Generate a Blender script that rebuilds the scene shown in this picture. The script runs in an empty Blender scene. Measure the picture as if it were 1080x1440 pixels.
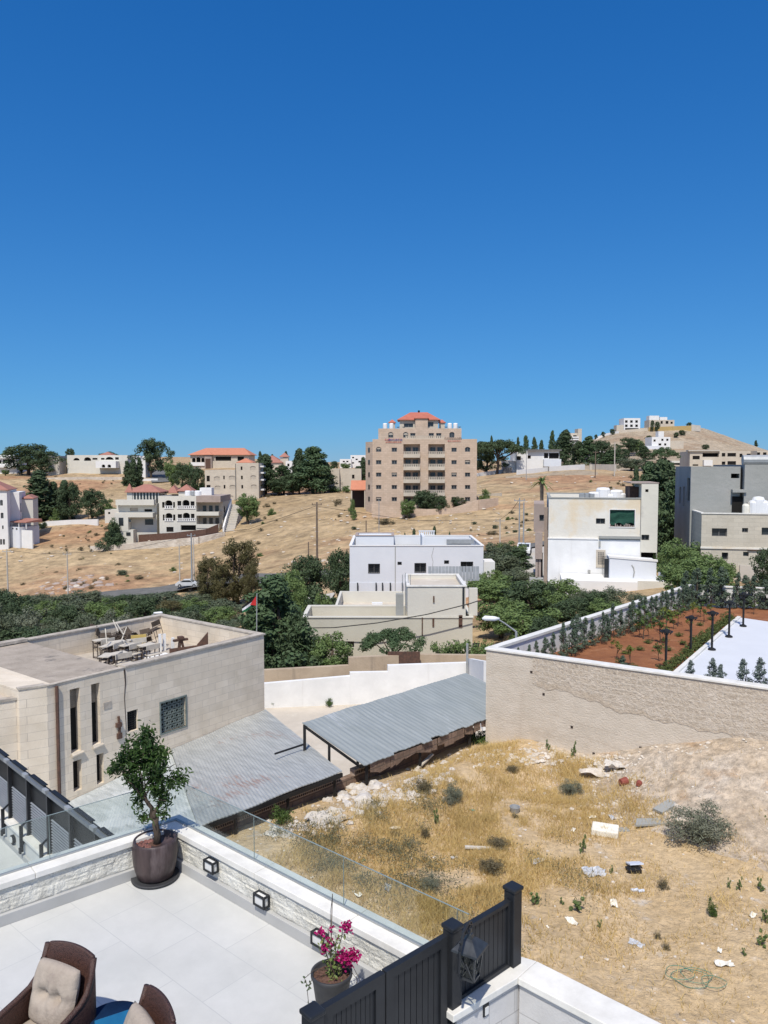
import bpy, math, random
import numpy as np
from mathutils import Vector, Matrix
R = math.radians
sc = bpy.context.scene
COL = sc.collection
# ---------------------------------------------------------------- camera, sky, sun, exposure
F = 1082.0; PITCH = math.atan(65/F)
cam_d = bpy.data.cameras.new('camera'); cam = bpy.data.objects.new('camera', cam_d); COL.objects.link(cam)
cam_d.sensor_fit = 'VERTICAL'; cam_d.sensor_height = 36; cam_d.sensor_width = 27; cam_d.lens = 36*F/1440
cam_d.clip_start = .1; cam_d.clip_end = 6000
cam.location = (0, 0, 0); cam.rotation_euler = (R(90)-PITCH, 0, 0)
sc.camera = cam
SUN_AZ, SUN_EL, QR = 11, 57, .004            # the way the light travels, from +Y towards +X; height above the horizon
w = bpy.data.worlds.new('World'); sc.world = w; w.use_nodes = True
nt = w.node_tree; nt.nodes.clear()
sky = nt.nodes.new('ShaderNodeTexSky'); sky.sky_type = 'NISHITA'; sky.sun_disc = False
sky.sun_elevation = R(SUN_EL); sky.sun_rotation = R(180+SUN_AZ)
sky.altitude = 300; sky.air_density = 1.0; sky.dust_density = 0.0; sky.ozone_density = 5.0
bg = nt.nodes.new('ShaderNodeBackground'); bg.inputs[1].default_value = .13
hs = nt.nodes.new('ShaderNodeHueSaturation'); hs.inputs['Saturation'].default_value = 1.3
wo = nt.nodes.new('ShaderNodeOutputWorld')
nt.links.new(sky.outputs[0], hs.inputs['Color'])             # the clear deep blue of the photograph: a soft shoulder keeps the horizon from washing out
dn = nt.nodes.new('ShaderNodeVectorMath'); dn.operation = 'MULTIPLY_ADD'; dn.inputs[1].default_value = (.13*5.5, .13*1.88, .13*1.37); dn.inputs[2].default_value = (1, 1, 1)
nm = nt.nodes.new('ShaderNodeVectorMath'); nm.operation = 'MULTIPLY'; nm.inputs[1].default_value = (.82, 1.166, 1.67)
dv = nt.nodes.new('ShaderNodeVectorMath'); dv.operation = 'DIVIDE'
nt.links.new(hs.outputs[0], dn.inputs[0]); nt.links.new(hs.outputs[0], nm.inputs[0]); nt.links.new(nm.outputs[0], dv.inputs[0]); nt.links.new(dn.outputs[0], dv.inputs[1]); q2 = nt.nodes.new('ShaderNodeVectorMath'); q2.operation = 'MULTIPLY'; nt.links.new(hs.outputs[0], q2.inputs[0]); nt.links.new(hs.outputs[0], q2.inputs[1])
q3 = nt.nodes.new('ShaderNodeVectorMath'); q3.operation = 'MULTIPLY_ADD'; q3.inputs[1].default_value = (QR*3, QR, QR); nt.links.new(q2.outputs[0], q3.inputs[0]); nt.links.new(dv.outputs[0], q3.inputs[2]); # added pale glow round the sun, behind the viewer, to whiten blue fill light
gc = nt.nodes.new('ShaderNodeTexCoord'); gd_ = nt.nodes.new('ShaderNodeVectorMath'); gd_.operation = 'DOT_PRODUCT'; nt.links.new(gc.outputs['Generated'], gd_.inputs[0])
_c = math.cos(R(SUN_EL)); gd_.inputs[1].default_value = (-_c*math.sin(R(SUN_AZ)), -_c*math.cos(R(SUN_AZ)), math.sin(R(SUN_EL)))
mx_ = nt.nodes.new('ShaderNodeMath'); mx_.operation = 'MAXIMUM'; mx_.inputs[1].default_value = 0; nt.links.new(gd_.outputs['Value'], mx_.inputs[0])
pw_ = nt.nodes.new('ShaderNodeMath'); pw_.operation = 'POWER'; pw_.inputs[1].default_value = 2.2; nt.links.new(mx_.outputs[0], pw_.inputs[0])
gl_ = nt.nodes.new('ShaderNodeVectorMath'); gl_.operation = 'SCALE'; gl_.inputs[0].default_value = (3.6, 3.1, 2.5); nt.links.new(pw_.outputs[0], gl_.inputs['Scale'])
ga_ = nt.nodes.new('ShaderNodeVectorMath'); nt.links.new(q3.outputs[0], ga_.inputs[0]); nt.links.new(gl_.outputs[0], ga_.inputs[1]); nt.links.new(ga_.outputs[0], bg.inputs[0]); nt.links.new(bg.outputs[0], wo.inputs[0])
sd = bpy.data.lights.new('sun', 'SUN'); sd.energy = 4.4; sd.angle = R(.53); sd.color = (1, .945, .85)
so = bpy.data.objects.new('sun', sd); COL.objects.link(so)
_h = math.cos(R(SUN_EL)); LD = Vector((_h*math.sin(R(SUN_AZ)), _h*math.cos(R(SUN_AZ)), -math.sin(R(SUN_EL))))
so.rotation_euler = LD.to_track_quat('-Z', 'Y').to_euler(); so.location = (-10, -20, 60)
sc.view_settings.view_transform = 'Standard'; sc.view_settings.look = 'None'
sc.view_settings.exposure = 0.0; sc.view_settings.gamma = 1

# ---------------------------------------------------------------- picture <-> place
ca, sa = math.cos(PITCH), math.sin(PITCH)
def ray(px, py):
    x = (px-540)/F; y = (720-py)/F
    return x, ca+y*sa, -sa+y*ca
def P(px, py, D):
    X, Y, Z = ray(px, py); s = D/Y; return Vector((X*s, D, Z*s))
def G(px, py, z):
    X, Y, Z = ray(px, py); s = z/Z; return Vector((X*s, Y*s, z))
def plane_hit(px, py, A, e):
    """where the line of sight meets the vertical plane through A along e: (run along e, height)"""
    X, Y, Z = ray(px, py)
    det = X*(-e[1])+Y*e[0]
    s = (A[0]*(-e[1])+A[1]*e[0])/det
    run = (X*s-A[0])*e[0]+(Y*s-A[1])*e[1]
    return run, Z*s
rng = random.Random(7); nrg = np.random.default_rng(7)

# ---------------------------------------------------------------- materials
MATS = {}
def nd(nt, t, **k):
    n = nt.nodes.new(t)
    for a, b in k.items():
        if a in n.bl_rna.properties: setattr(n, a, b)
        else: n.inputs[a].default_value = b
    return n
def rgb(c): return (c[0], c[1], c[2], 1)
def mk(name, c1, c2=None, scale=2., rough=.85, bump=0., bscale=None, c3=None, s3=.4, t3=.6, metal=0., spec=.3,
       detail=6, vec='Object', stretch=(1, 1, 1), brick=None, transl=0., speck=None, streak=None, lo=.35, hi=.65):
    """procedural material: two tones mixed by noise, a third in patches, streaks, courses of stone"""
    if name in MATS: return MATS[name]
    m = bpy.data.materials.new(name); m.use_nodes = True; t = m.node_tree; L = t.links
    b = t.nodes['Principled BSDF']; b.inputs['Roughness'].default_value = rough
    b.inputs['Metallic'].default_value = metal; b.inputs['Specular IOR Level'].default_value = spec
    tc = nd(t, 'ShaderNodeTexCoord')
    mp = nd(t, 'ShaderNodeMapping'); mp.inputs['Scale'].default_value = stretch
    L.new(tc.outputs[vec], mp.inputs[0])
    c2 = c2 or tuple(x*.86 for x in c1)
    n1 = nd(t, 'ShaderNodeTexNoise', Scale=scale, Detail=detail, Roughness=.6); L.new(mp.outputs[0], n1.inputs['Vector'])
    rp = nd(t, 'ShaderNodeMapRange'); rp.inputs[1].default_value = lo; rp.inputs[2].default_value = hi
    L.new(n1.outputs[0], rp.inputs[0])
    mx = nd(t, 'ShaderNodeMix', data_type='RGBA'); mx.inputs[6].default_value = rgb(c1); mx.inputs[7].default_value = rgb(c2)
    L.new(rp.outputs[0], mx.inputs[0]); out = mx.outputs[2]
    if c3:
        n3 = nd(t, 'ShaderNodeTexNoise', Scale=s3, Detail=5, Roughness=.65); L.new(mp.outputs[0], n3.inputs['Vector'])
        r3 = nd(t, 'ShaderNodeMapRange'); r3.inputs[1].default_value = t3; r3.inputs[2].default_value = t3+.12
        L.new(n3.outputs[0], r3.inputs[0])
        m3 = nd(t, 'ShaderNodeMix', data_type='RGBA'); m3.inputs[7].default_value = rgb(c3)
        L.new(r3.outputs[0], m3.inputs[0]); L.new(out, m3.inputs[6]); out = m3.outputs[2]
    if streak:                                 # (colour, horizontal scale, threshold, max mix): rain streaks down a wall
        mp2 = nd(t, 'ShaderNodeMapping'); mp2.inputs['Scale'].default_value = (streak[1], streak[1], streak[1]*.07)
        L.new(tc.outputs['Object'], mp2.inputs[0])
        n4 = nd(t, 'ShaderNodeTexNoise', Scale=1., Detail=7, Roughness=.7); L.new(mp2.outputs[0], n4.inputs['Vector'])
        r4 = nd(t, 'ShaderNodeMapRange'); r4.inputs[1].default_value = streak[2]; r4.inputs[2].default_value = streak[2]+.2
        r4.inputs[4].default_value = streak[3]
        L.new(n4.outputs[0], r4.inputs[0])
        m4 = nd(t, 'ShaderNodeMix', data_type='RGBA'); m4.inputs[7].default_value = rgb(streak[0])
        L.new(r4.outputs[0], m4.inputs[0]); L.new(out, m4.inputs[6]); out = m4.outputs[2]
    if speck:                                  # fine dark and light mottling (scale, strength)
        n6 = nd(t, 'ShaderNodeTexNoise', Scale=speck[0], Detail=8, Roughness=.75); L.new(tc.outputs[vec], n6.inputs['Vector'])
        r6 = nd(t, 'ShaderNodeMapRange'); r6.inputs[1].default_value = .36; r6.inputs[2].default_value = .64; r6.inputs[3].default_value = 1-speck[1]; r6.inputs[4].default_value = 1+speck[1]*.5
        L.new(n6.outputs[0], r6.inputs[0]); m6 = nd(t, 'ShaderNodeMix', data_type='RGBA', blend_type='MULTIPLY'); m6.inputs[0].default_value = 1
        L.new(out, m6.inputs[6]); L.new(r6.outputs[0], m6.inputs[7]); out = m6.outputs[2]
    if brick:                                  # (length, height, mortar, mortar colour, tint spread)
        sx = nd(t, 'ShaderNodeSeparateXYZ'); L.new(tc.outputs['Object'], sx.inputs[0])
        ad = nd(t, 'ShaderNodeMath', operation='ADD'); L.new(sx.outputs[0], ad.inputs[0]); L.new(sx.outputs[1], ad.inputs[1])
        cb = nd(t, 'ShaderNodeCombineXYZ'); L.new(ad.outputs[0], cb.inputs[0]); L.new(sx.outputs[2], cb.inputs[1])
        if len(brick) > 5:                     # flat paving
            cb2 = nd(t, 'ShaderNodeCombineXYZ'); L.new(sx.outputs[0], cb2.inputs[0]); L.new(sx.outputs[1], cb2.inputs[1]); cb = cb2
        bk = nd(t, 'ShaderNodeTexBrick'); bk.offset = brick[5] if len(brick) > 5 else .5
        L.new(cb.outputs[0], bk.inputs['Vector'])
        bk.inputs['Scale'].default_value = 1; bk.inputs['Brick Width'].default_value = brick[0]
        bk.inputs['Row Height'].default_value = brick[1]; bk.inputs['Mortar Size'].default_value = brick[2]
        bk.inputs['Mortar Smooth'].default_value = .3
        v = brick[4]
        bk.inputs['Color1'].default_value = (1+v, 1+v*.9, 1+v*.7, 1); bk.inputs['Color2'].default_value = (1-v, 1-v*1.1, 1-v*1.3, 1)
        mm = nd(t, 'ShaderNodeMix', data_type='RGBA', blend_type='MULTIPLY'); mm.inputs[0].default_value = 1
        L.new(out, mm.inputs[6]); L.new(bk.outputs[0], mm.inputs[7])
        bk.inputs['Mortar'].default_value = (1, 1, 1, 1)
        m5 = nd(t, 'ShaderNodeMix', data_type='RGBA'); m5.inputs[7].default_value = rgb(brick[3])
        L.new(bk.outputs['Fac'], m5.inputs[0]); L.new(mm.outputs[2], m5.inputs[6]); out = m5.outputs[2]
    L.new(out, b.inputs['Base Color'])
    if bump:
        nb = nd(t, 'ShaderNodeTexNoise', Scale=bscale or scale*4, Detail=6, Roughness=.65); L.new(mp.outputs[0], nb.inputs['Vector'])
        bp = nd(t, 'ShaderNodeBump', Strength=min(1, bump), Distance=.05 if not bscale else .6/bscale)
        L.new(nb.outputs[0], bp.inputs['Height']); L.new(bp.outputs[0], b.inputs['Normal'])
    if transl:
        tr = nd(t, 'ShaderNodeBsdfTranslucent'); L.new(out, tr.inputs[0])
        ms = nd(t, 'ShaderNodeMixShader'); ms.inputs[0].default_value = transl
        L.new(b.outputs[0], ms.inputs[1]); L.new(tr.outputs[0], ms.inputs[2])
        L.new(ms.outputs[0], t.nodes['Material Output'].inputs[0])
    MATS[name] = m; return m

def ribbed(name, c1, c2, pitch, depth, rough=.45, metal=.2, c3=None, s3=.5, t3=.62, axis=0, sheet=.9, cstreak=None):
    """corrugated sheet: the ribs are bump along one local axis, rust and dirt run with them"""
    if name in MATS: return MATS[name]
    m = bpy.data.materials.new(name); m.use_nodes = True; t = m.node_tree; L = t.links
    b = t.nodes['Principled BSDF']; b.inputs['Roughness'].default_value = rough; b.inputs['Metallic'].default_value = metal
    tc = nd(t, 'ShaderNodeTexCoord'); mp = nd(t, 'ShaderNodeMapping')
    s = [.18, .18, .18]; s[axis] = 1.5; mp.inputs['Scale'].default_value = s; L.new(tc.outputs['Object'], mp.inputs[0])
    n1 = nd(t, 'ShaderNodeTexNoise', Scale=5, Detail=6, Roughness=.65); L.new(mp.outputs[0], n1.inputs['Vector'])
    r1 = nd(t, 'ShaderNodeMapRange'); r1.inputs[1].default_value = .38; r1.inputs[2].default_value = .62; L.new(n1.outputs[0], r1.inputs[0])
    mx = nd(t, 'ShaderNodeMix', data_type='RGBA'); mx.inputs[6].default_value = rgb(c1); mx.inputs[7].default_value = rgb(c2)
    L.new(r1.outputs[0], mx.inputs[0]); out = mx.outputs[2]
    sp = nd(t, 'ShaderNodeSeparateXYZ'); L.new(tc.outputs['Object'], sp.inputs[0])
    if c3:
        n3 = nd(t, 'ShaderNodeTexNoise', Scale=s3, Detail=2); L.new(tc.outputs['Object'], n3.inputs['Vector'])
        n5 = nd(t, 'ShaderNodeTexNoise', Scale=9, Detail=6, Roughness=.75); L.new(mp.outputs[0], n5.inputs['Vector'])
        a1 = nd(t, 'ShaderNodeMath', operation='MULTIPLY_ADD'); a1.inputs[1].default_value = .75
        L.new(n3.outputs[0], a1.inputs[0]); 
        a2 = nd(t, 'ShaderNodeMath', operation='MULTIPLY'); a2.inputs[1].default_value = .6; L.new(n5.outputs[0], a2.inputs[0]); L.new(a2.outputs[0], a1.inputs[2])
        r3 = nd(t, 'ShaderNodeMapRange'); r3.inputs[1].default_value = t3+.06; r3.inputs[2].default_value = t3+.13; r3.inputs[4].default_value = .8
        L.new(a1.outputs[0], r3.inputs[0])
        m3 = nd(t, 'ShaderNodeMix', data_type='RGBA'); m3.inputs[7].default_value = rgb(c3)
        L.new(r3.outputs[0], m3.inputs[0]); L.new(out, m3.inputs[6]); out = m3.outputs[2]
    L.new(out, b.inputs['Base Color'])
    MATS[name] = m; return m

def glass_mat(name, tint, alpha, rough=.03):
    if name in MATS: return MATS[name]
    m = bpy.data.materials.new(name); m.use_nodes = True; t = m.node_tree; L = t.links; t.nodes.clear()
    tr = nd(t, 'ShaderNodeBsdfTransparent'); tr.inputs[0].default_value = rgb(tint)
    gl = nd(t, 'ShaderNodeBsdfGlossy', Roughness=rough); gl.inputs[0].default_value = (.9, .95, .95, 1)
    lw = nd(t, 'ShaderNodeLayerWeight'); pw = nd(t, 'ShaderNodeMath', operation='POWER'); pw.inputs[1].default_value = 4.5; L.new(lw.outputs['Facing'], pw.inputs[0])
    ad = nd(t, 'ShaderNodeMath', operation='MULTIPLY_ADD'); ad.inputs[1].default_value = .5; ad.inputs[2].default_value = alpha; L.new(pw.outputs[0], ad.inputs[0])
    ms = nd(t, 'ShaderNodeMixShader'); L.new(ad.outputs[0], ms.inputs[0]); L.new(tr.outputs[0], ms.inputs[1]); L.new(gl.outputs[0], ms.inputs[2])
    o = nd(t, 'ShaderNodeOutputMaterial'); L.new(ms.outputs[0], o.inputs[0])
    MATS[name] = m; return m

M = {}
M['plaster'] = mk('terrace_plaster', (.60, .60, .58), (.54, .54, .52), 3, .8, .12, 30)
M['cap'] = mk('white_stone_cap', (.78, .76, .71), (.66, .64, .585), 2.5, .5, .05, 20, speck=(6., .08))
M['splitstone'] = mk('split_face_stone', (.74, .73, .67), (.62, .60, .53), 5, .9, 1., 9, brick=None)
M['wallblock'] = mk('grey_block_cladding', (.58, .57, .56), (.52, .51, .50), 4, .85, .3, 40, brick=(.42, .21, .006, (.40, .39, .38), .02))
M['tile'] = mk('terrace_tile', (.56, .56, .54), (.52, .525, .505), 1.3, .38, .02, 30, brick=(.9, .6, .005, (.45, .455, .445), .02, .5), speck=(2.2, .06))
M['skirt'] = mk('skirting', (.44, .44, .43), (.40, .40, .39), 3, .6)
M['black'] = mk('anthracite_metal', (.028, .031, .036), (.022, .024, .028), 4, .42, .03, 60, metal=.3)
M['black2'] = mk('black_paint', (.012, .012, .013), (.018, .018, .018), 4, .5)
M['lampglass'] = mk('frosted_glass', (.72, .72, .70), (.66, .66, .64), 5, .25)
M['pot'] = mk('glazed_brown_pot', (.085, .06, .058), (.045, .032, .032), 9, .42, .1, 12, stretch=(1, 1, .25), c3=(.14, .11, .11), s3=2.5, t3=.58)
M['potgrey'] = mk('charcoal_pot', (.05, .051, .054), (.035, .036, .04), 12, .55, .1, 30)
M['soil'] = mk('potting_soil', (.07, .035, .025), (.13, .07, .05), 30, .95, .8, 40)
M['pebble'] = mk('red_pebble', (.26, .12, .10), (.16, .07, .06), 9, .8)
M['rattan'] = mk('brown_rattan', (.085, .034, .022), (.04, .017, .012), 60, .55, .9, 90, stretch=(1, 1, 2))
M['cushion'] = mk('beige_cushion', (.40, .34, .28), (.33, .275, .225), 7, .95, .35, 14, c3=(.29, .24, .20), s3=9, t3=.55)
M['blue'] = mk('blue_cloth', (.008, .028, .075), (.006, .022, .06), 8, .95, .2, 30, spec=.08)
M['blue2'] = mk('teal_blue_box', (.012, .13, .26), (.01, .10, .22), 8, .6)
M['bark'] = mk('bark', (.10, .075, .055), (.055, .042, .032), 8, .95, .8, 16, stretch=(1, 1, .3))
M['barkgrey'] = mk('grey_bark', (.20, .17, .14), (.11, .095, .08), 6, .95, .6, 12, stretch=(1, 1, .3))
M['leaf_pot'] = mk('citrus_leaf', (.07, .125, .028), (.028, .06, .016), 3.5, .45, transl=.25)
M['leaf_dark'] = mk('dark_conifer_leaf', (.045, .072, .034), (.072, .105, .045), .9, .7, transl=.1)
M['leaf_cyp'] = mk('cypress_leaf', (.055, .095, .042), (.085, .13, .056), 1.2, .7, transl=.12)
M['leaf_green'] = mk('broad_leaf', (.055, .10, .022), (.095, .145, .035), .8, .6, transl=.2)
M['leaf_mid'] = mk('mid_green_leaf', (.10, .155, .050), (.16, .225, .075), .7, .65, transl=.18)
M['leaf_olive'] = mk('olive_leaf', (.125, .145, .095), (.18, .20, .14), .6, .6, transl=.12)
M['leaf_olivedark'] = mk('dark_olive_leaf', (.082, .105, .060), (.13, .155, .092), .6, .6, transl=.12)
M['leaf_euc'] = mk('eucalyptus_leaf', (.085, .080, .030), (.14, .12, .05), .5, .6, transl=.15)
M['leaf_thuja'] = mk('thuja_leaf', (.075, .11, .070), (.12, .155, .105), 2., .65, transl=.12)
M['leaf_thujapale'] = mk('pale_thuja_leaf', (.11, .14, .12), (.17, .20, .17), 2., .65, transl=.12)
M['leaf_yellow'] = mk('yellow_green_leaf', (.16, .18, .03), (.10, .14, .03), 2., .6, transl=.2)
M['leaf_shrub'] = mk('dusty_shrub_leaf', (.14, .155, .105), (.20, .20, .145), 2.5, .8, transl=.1)
M['leaf_dryshrub'] = mk('dry_shrub_leaf', (.16, .13, .075), (.10, .09, .05), 2.5, .8, transl=.1)
M['leaf_hedge'] = mk('hedge_leaf', (.075, .105, .028), (.12, .14, .04), 2., .65, transl=.15)
M['petal'] = mk('magenta_petal', (.50, .018, .17), (.36, .012, .12), 9, .6, transl=.3)
M['straw'] = mk('dry_grass_blade', (.66, .50, .22), (.52, .38, .155), .35, .8, transl=.25, c3=(.36, .32, .16), s3=.16, t3=.60)
M['straw2'] = mk('grey_green_weed', (.19, .18, .105), (.13, .13, .075), .8, .8, transl=.2)
M['rust'] = mk('rust_metal', (.13, .07, .05), (.07, .045, .035), 6, .8, .3)
M['brownblock'] = mk('brown_block_wall', (.25, .175, .135), (.17, .12, .09), 3, .9, .5, 14, brick=(.42, .21, .016, (.12, .09, .07), .14))
M['hollow'] = mk('hollow_block', (.42, .33, .26), (.34, .26, .2), 5, .9, .3)
M['holedark'] = mk('hollow_block_hole', (.05, .035, .03), None, 5, .95)
M['mosque'] = mk('limestone_ashlar', (.70, .62, .51), (.61, .53, .42), 1.4, .85, .4, 20, c3=(.56, .49, .38), s3=1.1, t3=.6,
                 brick=(.62, .26, .006, (.46, .40, .33), .06), streak=((.27, .24, .21), 3.5, .60, .55))
M['mosquecap'] = mk('weathered_coping', (.50, .45, .38), (.33, .29, .245), 3, .9, .4, 14)
M['roofcon'] = mk('weathered_roof_concrete', (.40, .345, .285), (.31, .265, .215), 2, .95, .5, 10, c3=(.19, .17, .15), s3=1.3, t3=.57)
M['roofterr'] = mk('roof_terrace_screed', (.48, .43, .37), (.38, .34, .29), 2, .95, .3, 10, c3=(.28, .25, .22), s3=1.2, t3=.6)
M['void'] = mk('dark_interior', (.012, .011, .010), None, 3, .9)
M['shedroof'] = ribbed('old_corrugated_roof', (.43, .44, .425), (.32, .33, .32), .2, .02, .5, .1, c3=(.30, .19, .15), s3=.32, t3=.70, axis=0)
M['shedroof2'] = ribbed('pale_corrugated_roof', (.56, .59, .58), (.42, .45, .44), .2, .02, .45, .1, c3=(.66, .68, .67), s3=.8, t3=.66, axis=0)
M['newroof'] = ribbed('grey_blue_corrugated_roof', (.30, .325, .32), (.25, .275, .27), .25, .03, .55, .05, c3=(.42, .44, .45), s3=.35, t3=.72, axis=0)
M['whitewall'] = mk('white_wall_paint', (.78, .78, .77), (.72, .72, .71), 1.2, .8, .1, 12, streak=((.45, .42, .38), 1.6, .60, .45), speck=(.8, .05))
M['beigewall'] = mk('beige_render_wall', (.46, .37, .27), (.38, .30, .215), 1, .9, .3, 10, streak=((.22, .18, .14), 1.8, .55, .7))
M['retwall'] = mk('raw_render_wall', (.62, .55, .46), (.54, .475, .39), 1.6, .95, .6, 12, stretch=(1, 1, 1.6), c3=(.50, .43, .345), s3=.28, t3=.52, streak=((.40, .32, .24), 1.2, .62, .5))
M['brownstain'] = mk('brown_wall_stain', (.47, .39, .30), (.54, .465, .375), 3, .95, .8, 9)
M['retblock'] = mk('smeared_block_render', (.54, .47, .385), (.47, .40, .32), 4, .95, .9, 9, c3=(.60, .53, .45), s3=2.2, t3=.52, brick=(.42, .21, .03, (.56, .49, .405), .05))
M['redsoil'] = mk('red_garden_soil', (.30, .125, .055), (.23, .09, .04), 1.2, .95, 1., 5, c3=(.36, .17, .085), s3=.9, t3=.55)
M['slab'] = mk('pale_paving_slab', (.62, .635, .66), (.59, .605, .63), .8, .6)
M['yard'] = mk('yard_concrete', (.56, .50, .42), (.47, .42, .35), .8, .95, .3, 10, c3=(.62, .57, .49), s3=.4, t3=.55)
M['lot'] = mk('lot_earth', (.52, .375, .205), (.60, .455, .28), .7, .95, 1., 6, c3=(.58, .50, .40), s3=1.7, t3=.60, lo=.3, hi=.7, speck=(5., .25))
M['mound'] = mk('pale_dirt', (.50, .395, .28), (.59, .50, .395), .8, .95, 1., 5, c3=(.50, .35, .22), s3=.7, t3=.55, speck=(4., .42))
M['rubble'] = mk('rubble_stone', (.66, .60, .52), (.50, .44, .36), 2, .9, .5, 10)
M['rubblelite'] = mk('white_rubble', (.64, .60, .54), (.46, .41, .35), 3, .9, .5, 10)
M['hill'] = mk('dry_hillside', (.385, .275, .15), (.49, .365, .215), .045, .95, .8, .5, c3=(.40, .235, .13), s3=.025, t3=.50, lo=.35, hi=.65, detail=10, speck=(.30, .46), stretch=(.45, 1, 1))
M['hillpale'] = mk('pale_rocky_slope', (.46, .375, .27), (.37, .29, .195), .05, .95, .8, .5, c3=(.36, .26, .17), s3=.03, t3=.52, lo=.3, hi=.7, detail=10, speck=(.35, .38))
M['hillrock'] = mk('pale_hill_rock', (.62, .56, .48), (.46, .40, .33), .3, .95, .6, 1)
M['asphalt'] = mk('asphalt', (.16, .155, .145), (.12, .118, .11), .5, .9, .2, 6)
M['concrete'] = mk('pale_concrete', (.52, .48, .42), (.44, .41, .36), .5, .9, .2, 5)
M['apt'] = mk('apartment_stone', (.55, .43, .335), (.48, .37, .28), .5, .9, .3, 6, brick=(.9, .45, .02, (.40, .31, .23), .06))
M['cream'] = mk('cream_stone', (.56, .50, .41), (.50, .44, .36), .5, .9, .2, 6, brick=(.8, .4, .015, (.46, .41, .34), .04))
M['white'] = mk('white_render', (.74, .73, .71), (.69, .68, .66), .6, .85, .1, 6, streak=((.50, .47, .43), .8, .66, .35))
M['bluewhite'] = mk('bluish_white_render', (.66, .68, .71), (.62, .64, .675), .5, .85, .1, 6, streak=((.50, .52, .56), .9, .64, .3))
M['creamr'] = mk('cream_render', (.62, .60, .53), (.58, .555, .49), .5, .85, .15, 6, streak=((.45, .42, .36), .8, .64, .35))
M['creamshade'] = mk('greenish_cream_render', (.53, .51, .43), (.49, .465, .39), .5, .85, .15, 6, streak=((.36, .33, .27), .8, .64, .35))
M['stained'] = mk('stained_render', (.73, .70, .63), (.66, .63, .56), .4, .9, .2, 5, c3=(.68, .58, .43), s3=.30, t3=.50, streak=((.50, .47, .42), .9, .62, .4))
M['stainedgrey'] = mk('patchy_render', (.66, .63, .54), (.60, .57, .49), .4, .9, .2, 5, c3=(.42, .40, .36), s3=.35, t3=.63)
M['pinkcon'] = mk('pinkish_concrete', (.38, .31, .27), (.31, .25, .22), .5, .9, .2, 5)
M['greycon'] = mk('grey_cement_render', (.335, .335, .315), (.285, .29, .27), .35, .9, .2, 3, c3=(.37, .365, .345), s3=.22, t3=.52, streak=((.28, .28, .27), .5, .60, .5))
M['ashlar2'] = mk('pale_ashlar', (.54, .50, .42), (.49, .45, .37), .6, .9, .2, 5, brick=(.8, .32, .012, (.42, .385, .32), .05))
M['redroof'] = mk('red_roof_tile', (.46, .15, .10), (.38, .125, .085), .8, .8, .4, 4)
M['redroof2'] = mk('orange_roof_tile', (.54, .22, .135), (.46, .19, .115), .8, .8, .4, 4)
M['pinkroof'] = mk('faded_red_tile', (.37, .17, .13), (.31, .145, .11), .8, .8, .4, 4)
M['glass'] = mk('dark_window_glass', (.025, .030, .035), (.04, .045, .05), .7, .12, spec=.6)
M['shutter'] = mk('beige_shutter', (.46, .41, .34), (.42, .37, .30), 1, .7)
M['winframe'] = mk('window_frame', (.16, .155, .15), None, 1, .5)
M['tank'] = mk('white_tank', (.78, .78, .78), (.72, .72, .72), 1, .5)
M['greycloth'] = mk('green_shade_cloth', (.012, .055, .038), (.02, .075, .05), 1.2, .85, .4, 3)
M['brownfence'] = mk('brown_screen', (.13, .075, .055), (.10, .055, .04), 2, .8)
M['wood'] = mk('weathered_pole_wood', (.20, .15, .115), (.13, .10, .075), 3, .9)
M['steel'] = mk('galvanised_steel', (.42, .43, .43), (.34, .35, .35), 2, .5, metal=.4)
M['cable'] = mk('black_cable', (.02, .02, .02), None, 2, .6)
M['desk'] = mk('worn_desk_top', (.60, .55, .46), (.44, .40, .34), 4, .7)
M['deskyellow'] = mk('yellow_desk_panel', (.62, .45, .14), None, 4, .7)
M['deskmetal'] = mk('desk_steel', (.07, .06, .055), (.12, .09, .07), 6, .7)
M['foam'] = mk('dirty_foam', (.80, .77, .68), (.70, .66, .56), 5, .9, .3, 14)
M['carpaint'] = mk('pale_car_paint', (.60, .62, .63), None, 1, .3)
M['carwhite'] = mk('white_car_paint', (.75, .76, .76), None, 1, .3)
M['tyre'] = mk('tyre_rubber', (.02, .02, .02), None, 2, .9)
M['flagred'] = mk('flag_red', (.55, .03, .03), None, 2, .8); M['flaggreen'] = mk('flag_green', (.02, .12, .05), None, 2, .8)
M['flagblack'] = mk('flag_black', (.015, .015, .015), None, 2, .8); M['flagwhite'] = mk('flag_white', (.75, .75, .75), None, 2, .8)
M['hose'] = mk('green_hose', (.10, .24, .17), None, 2, .5)
M['plastic'] = mk('grey_plastic_sheet', (.42, .44, .48), (.58, .6, .63), 6, .5, .8, 12)
M['paper'] = mk('pale_blue_panel', (.62, .66, .74), (.55, .6, .7), 4, .6)
M['clay'] = mk('red_clay_pot', (.26, .07, .05), None, 4, .6)
M['signblue'] = mk('sign_blue', (.04, .07, .30), None, 2, .6); M['signred'] = mk('sign_red', (.42, .05, .06), None, 2, .6)
M['yellowwall'] = mk('ochre_wall', (.46, .33, .14), (.42, .30, .13), .2, .9)
M['glasspanel'] = glass_mat('balustrade_glass', (.90, .93, .92), .035)
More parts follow.
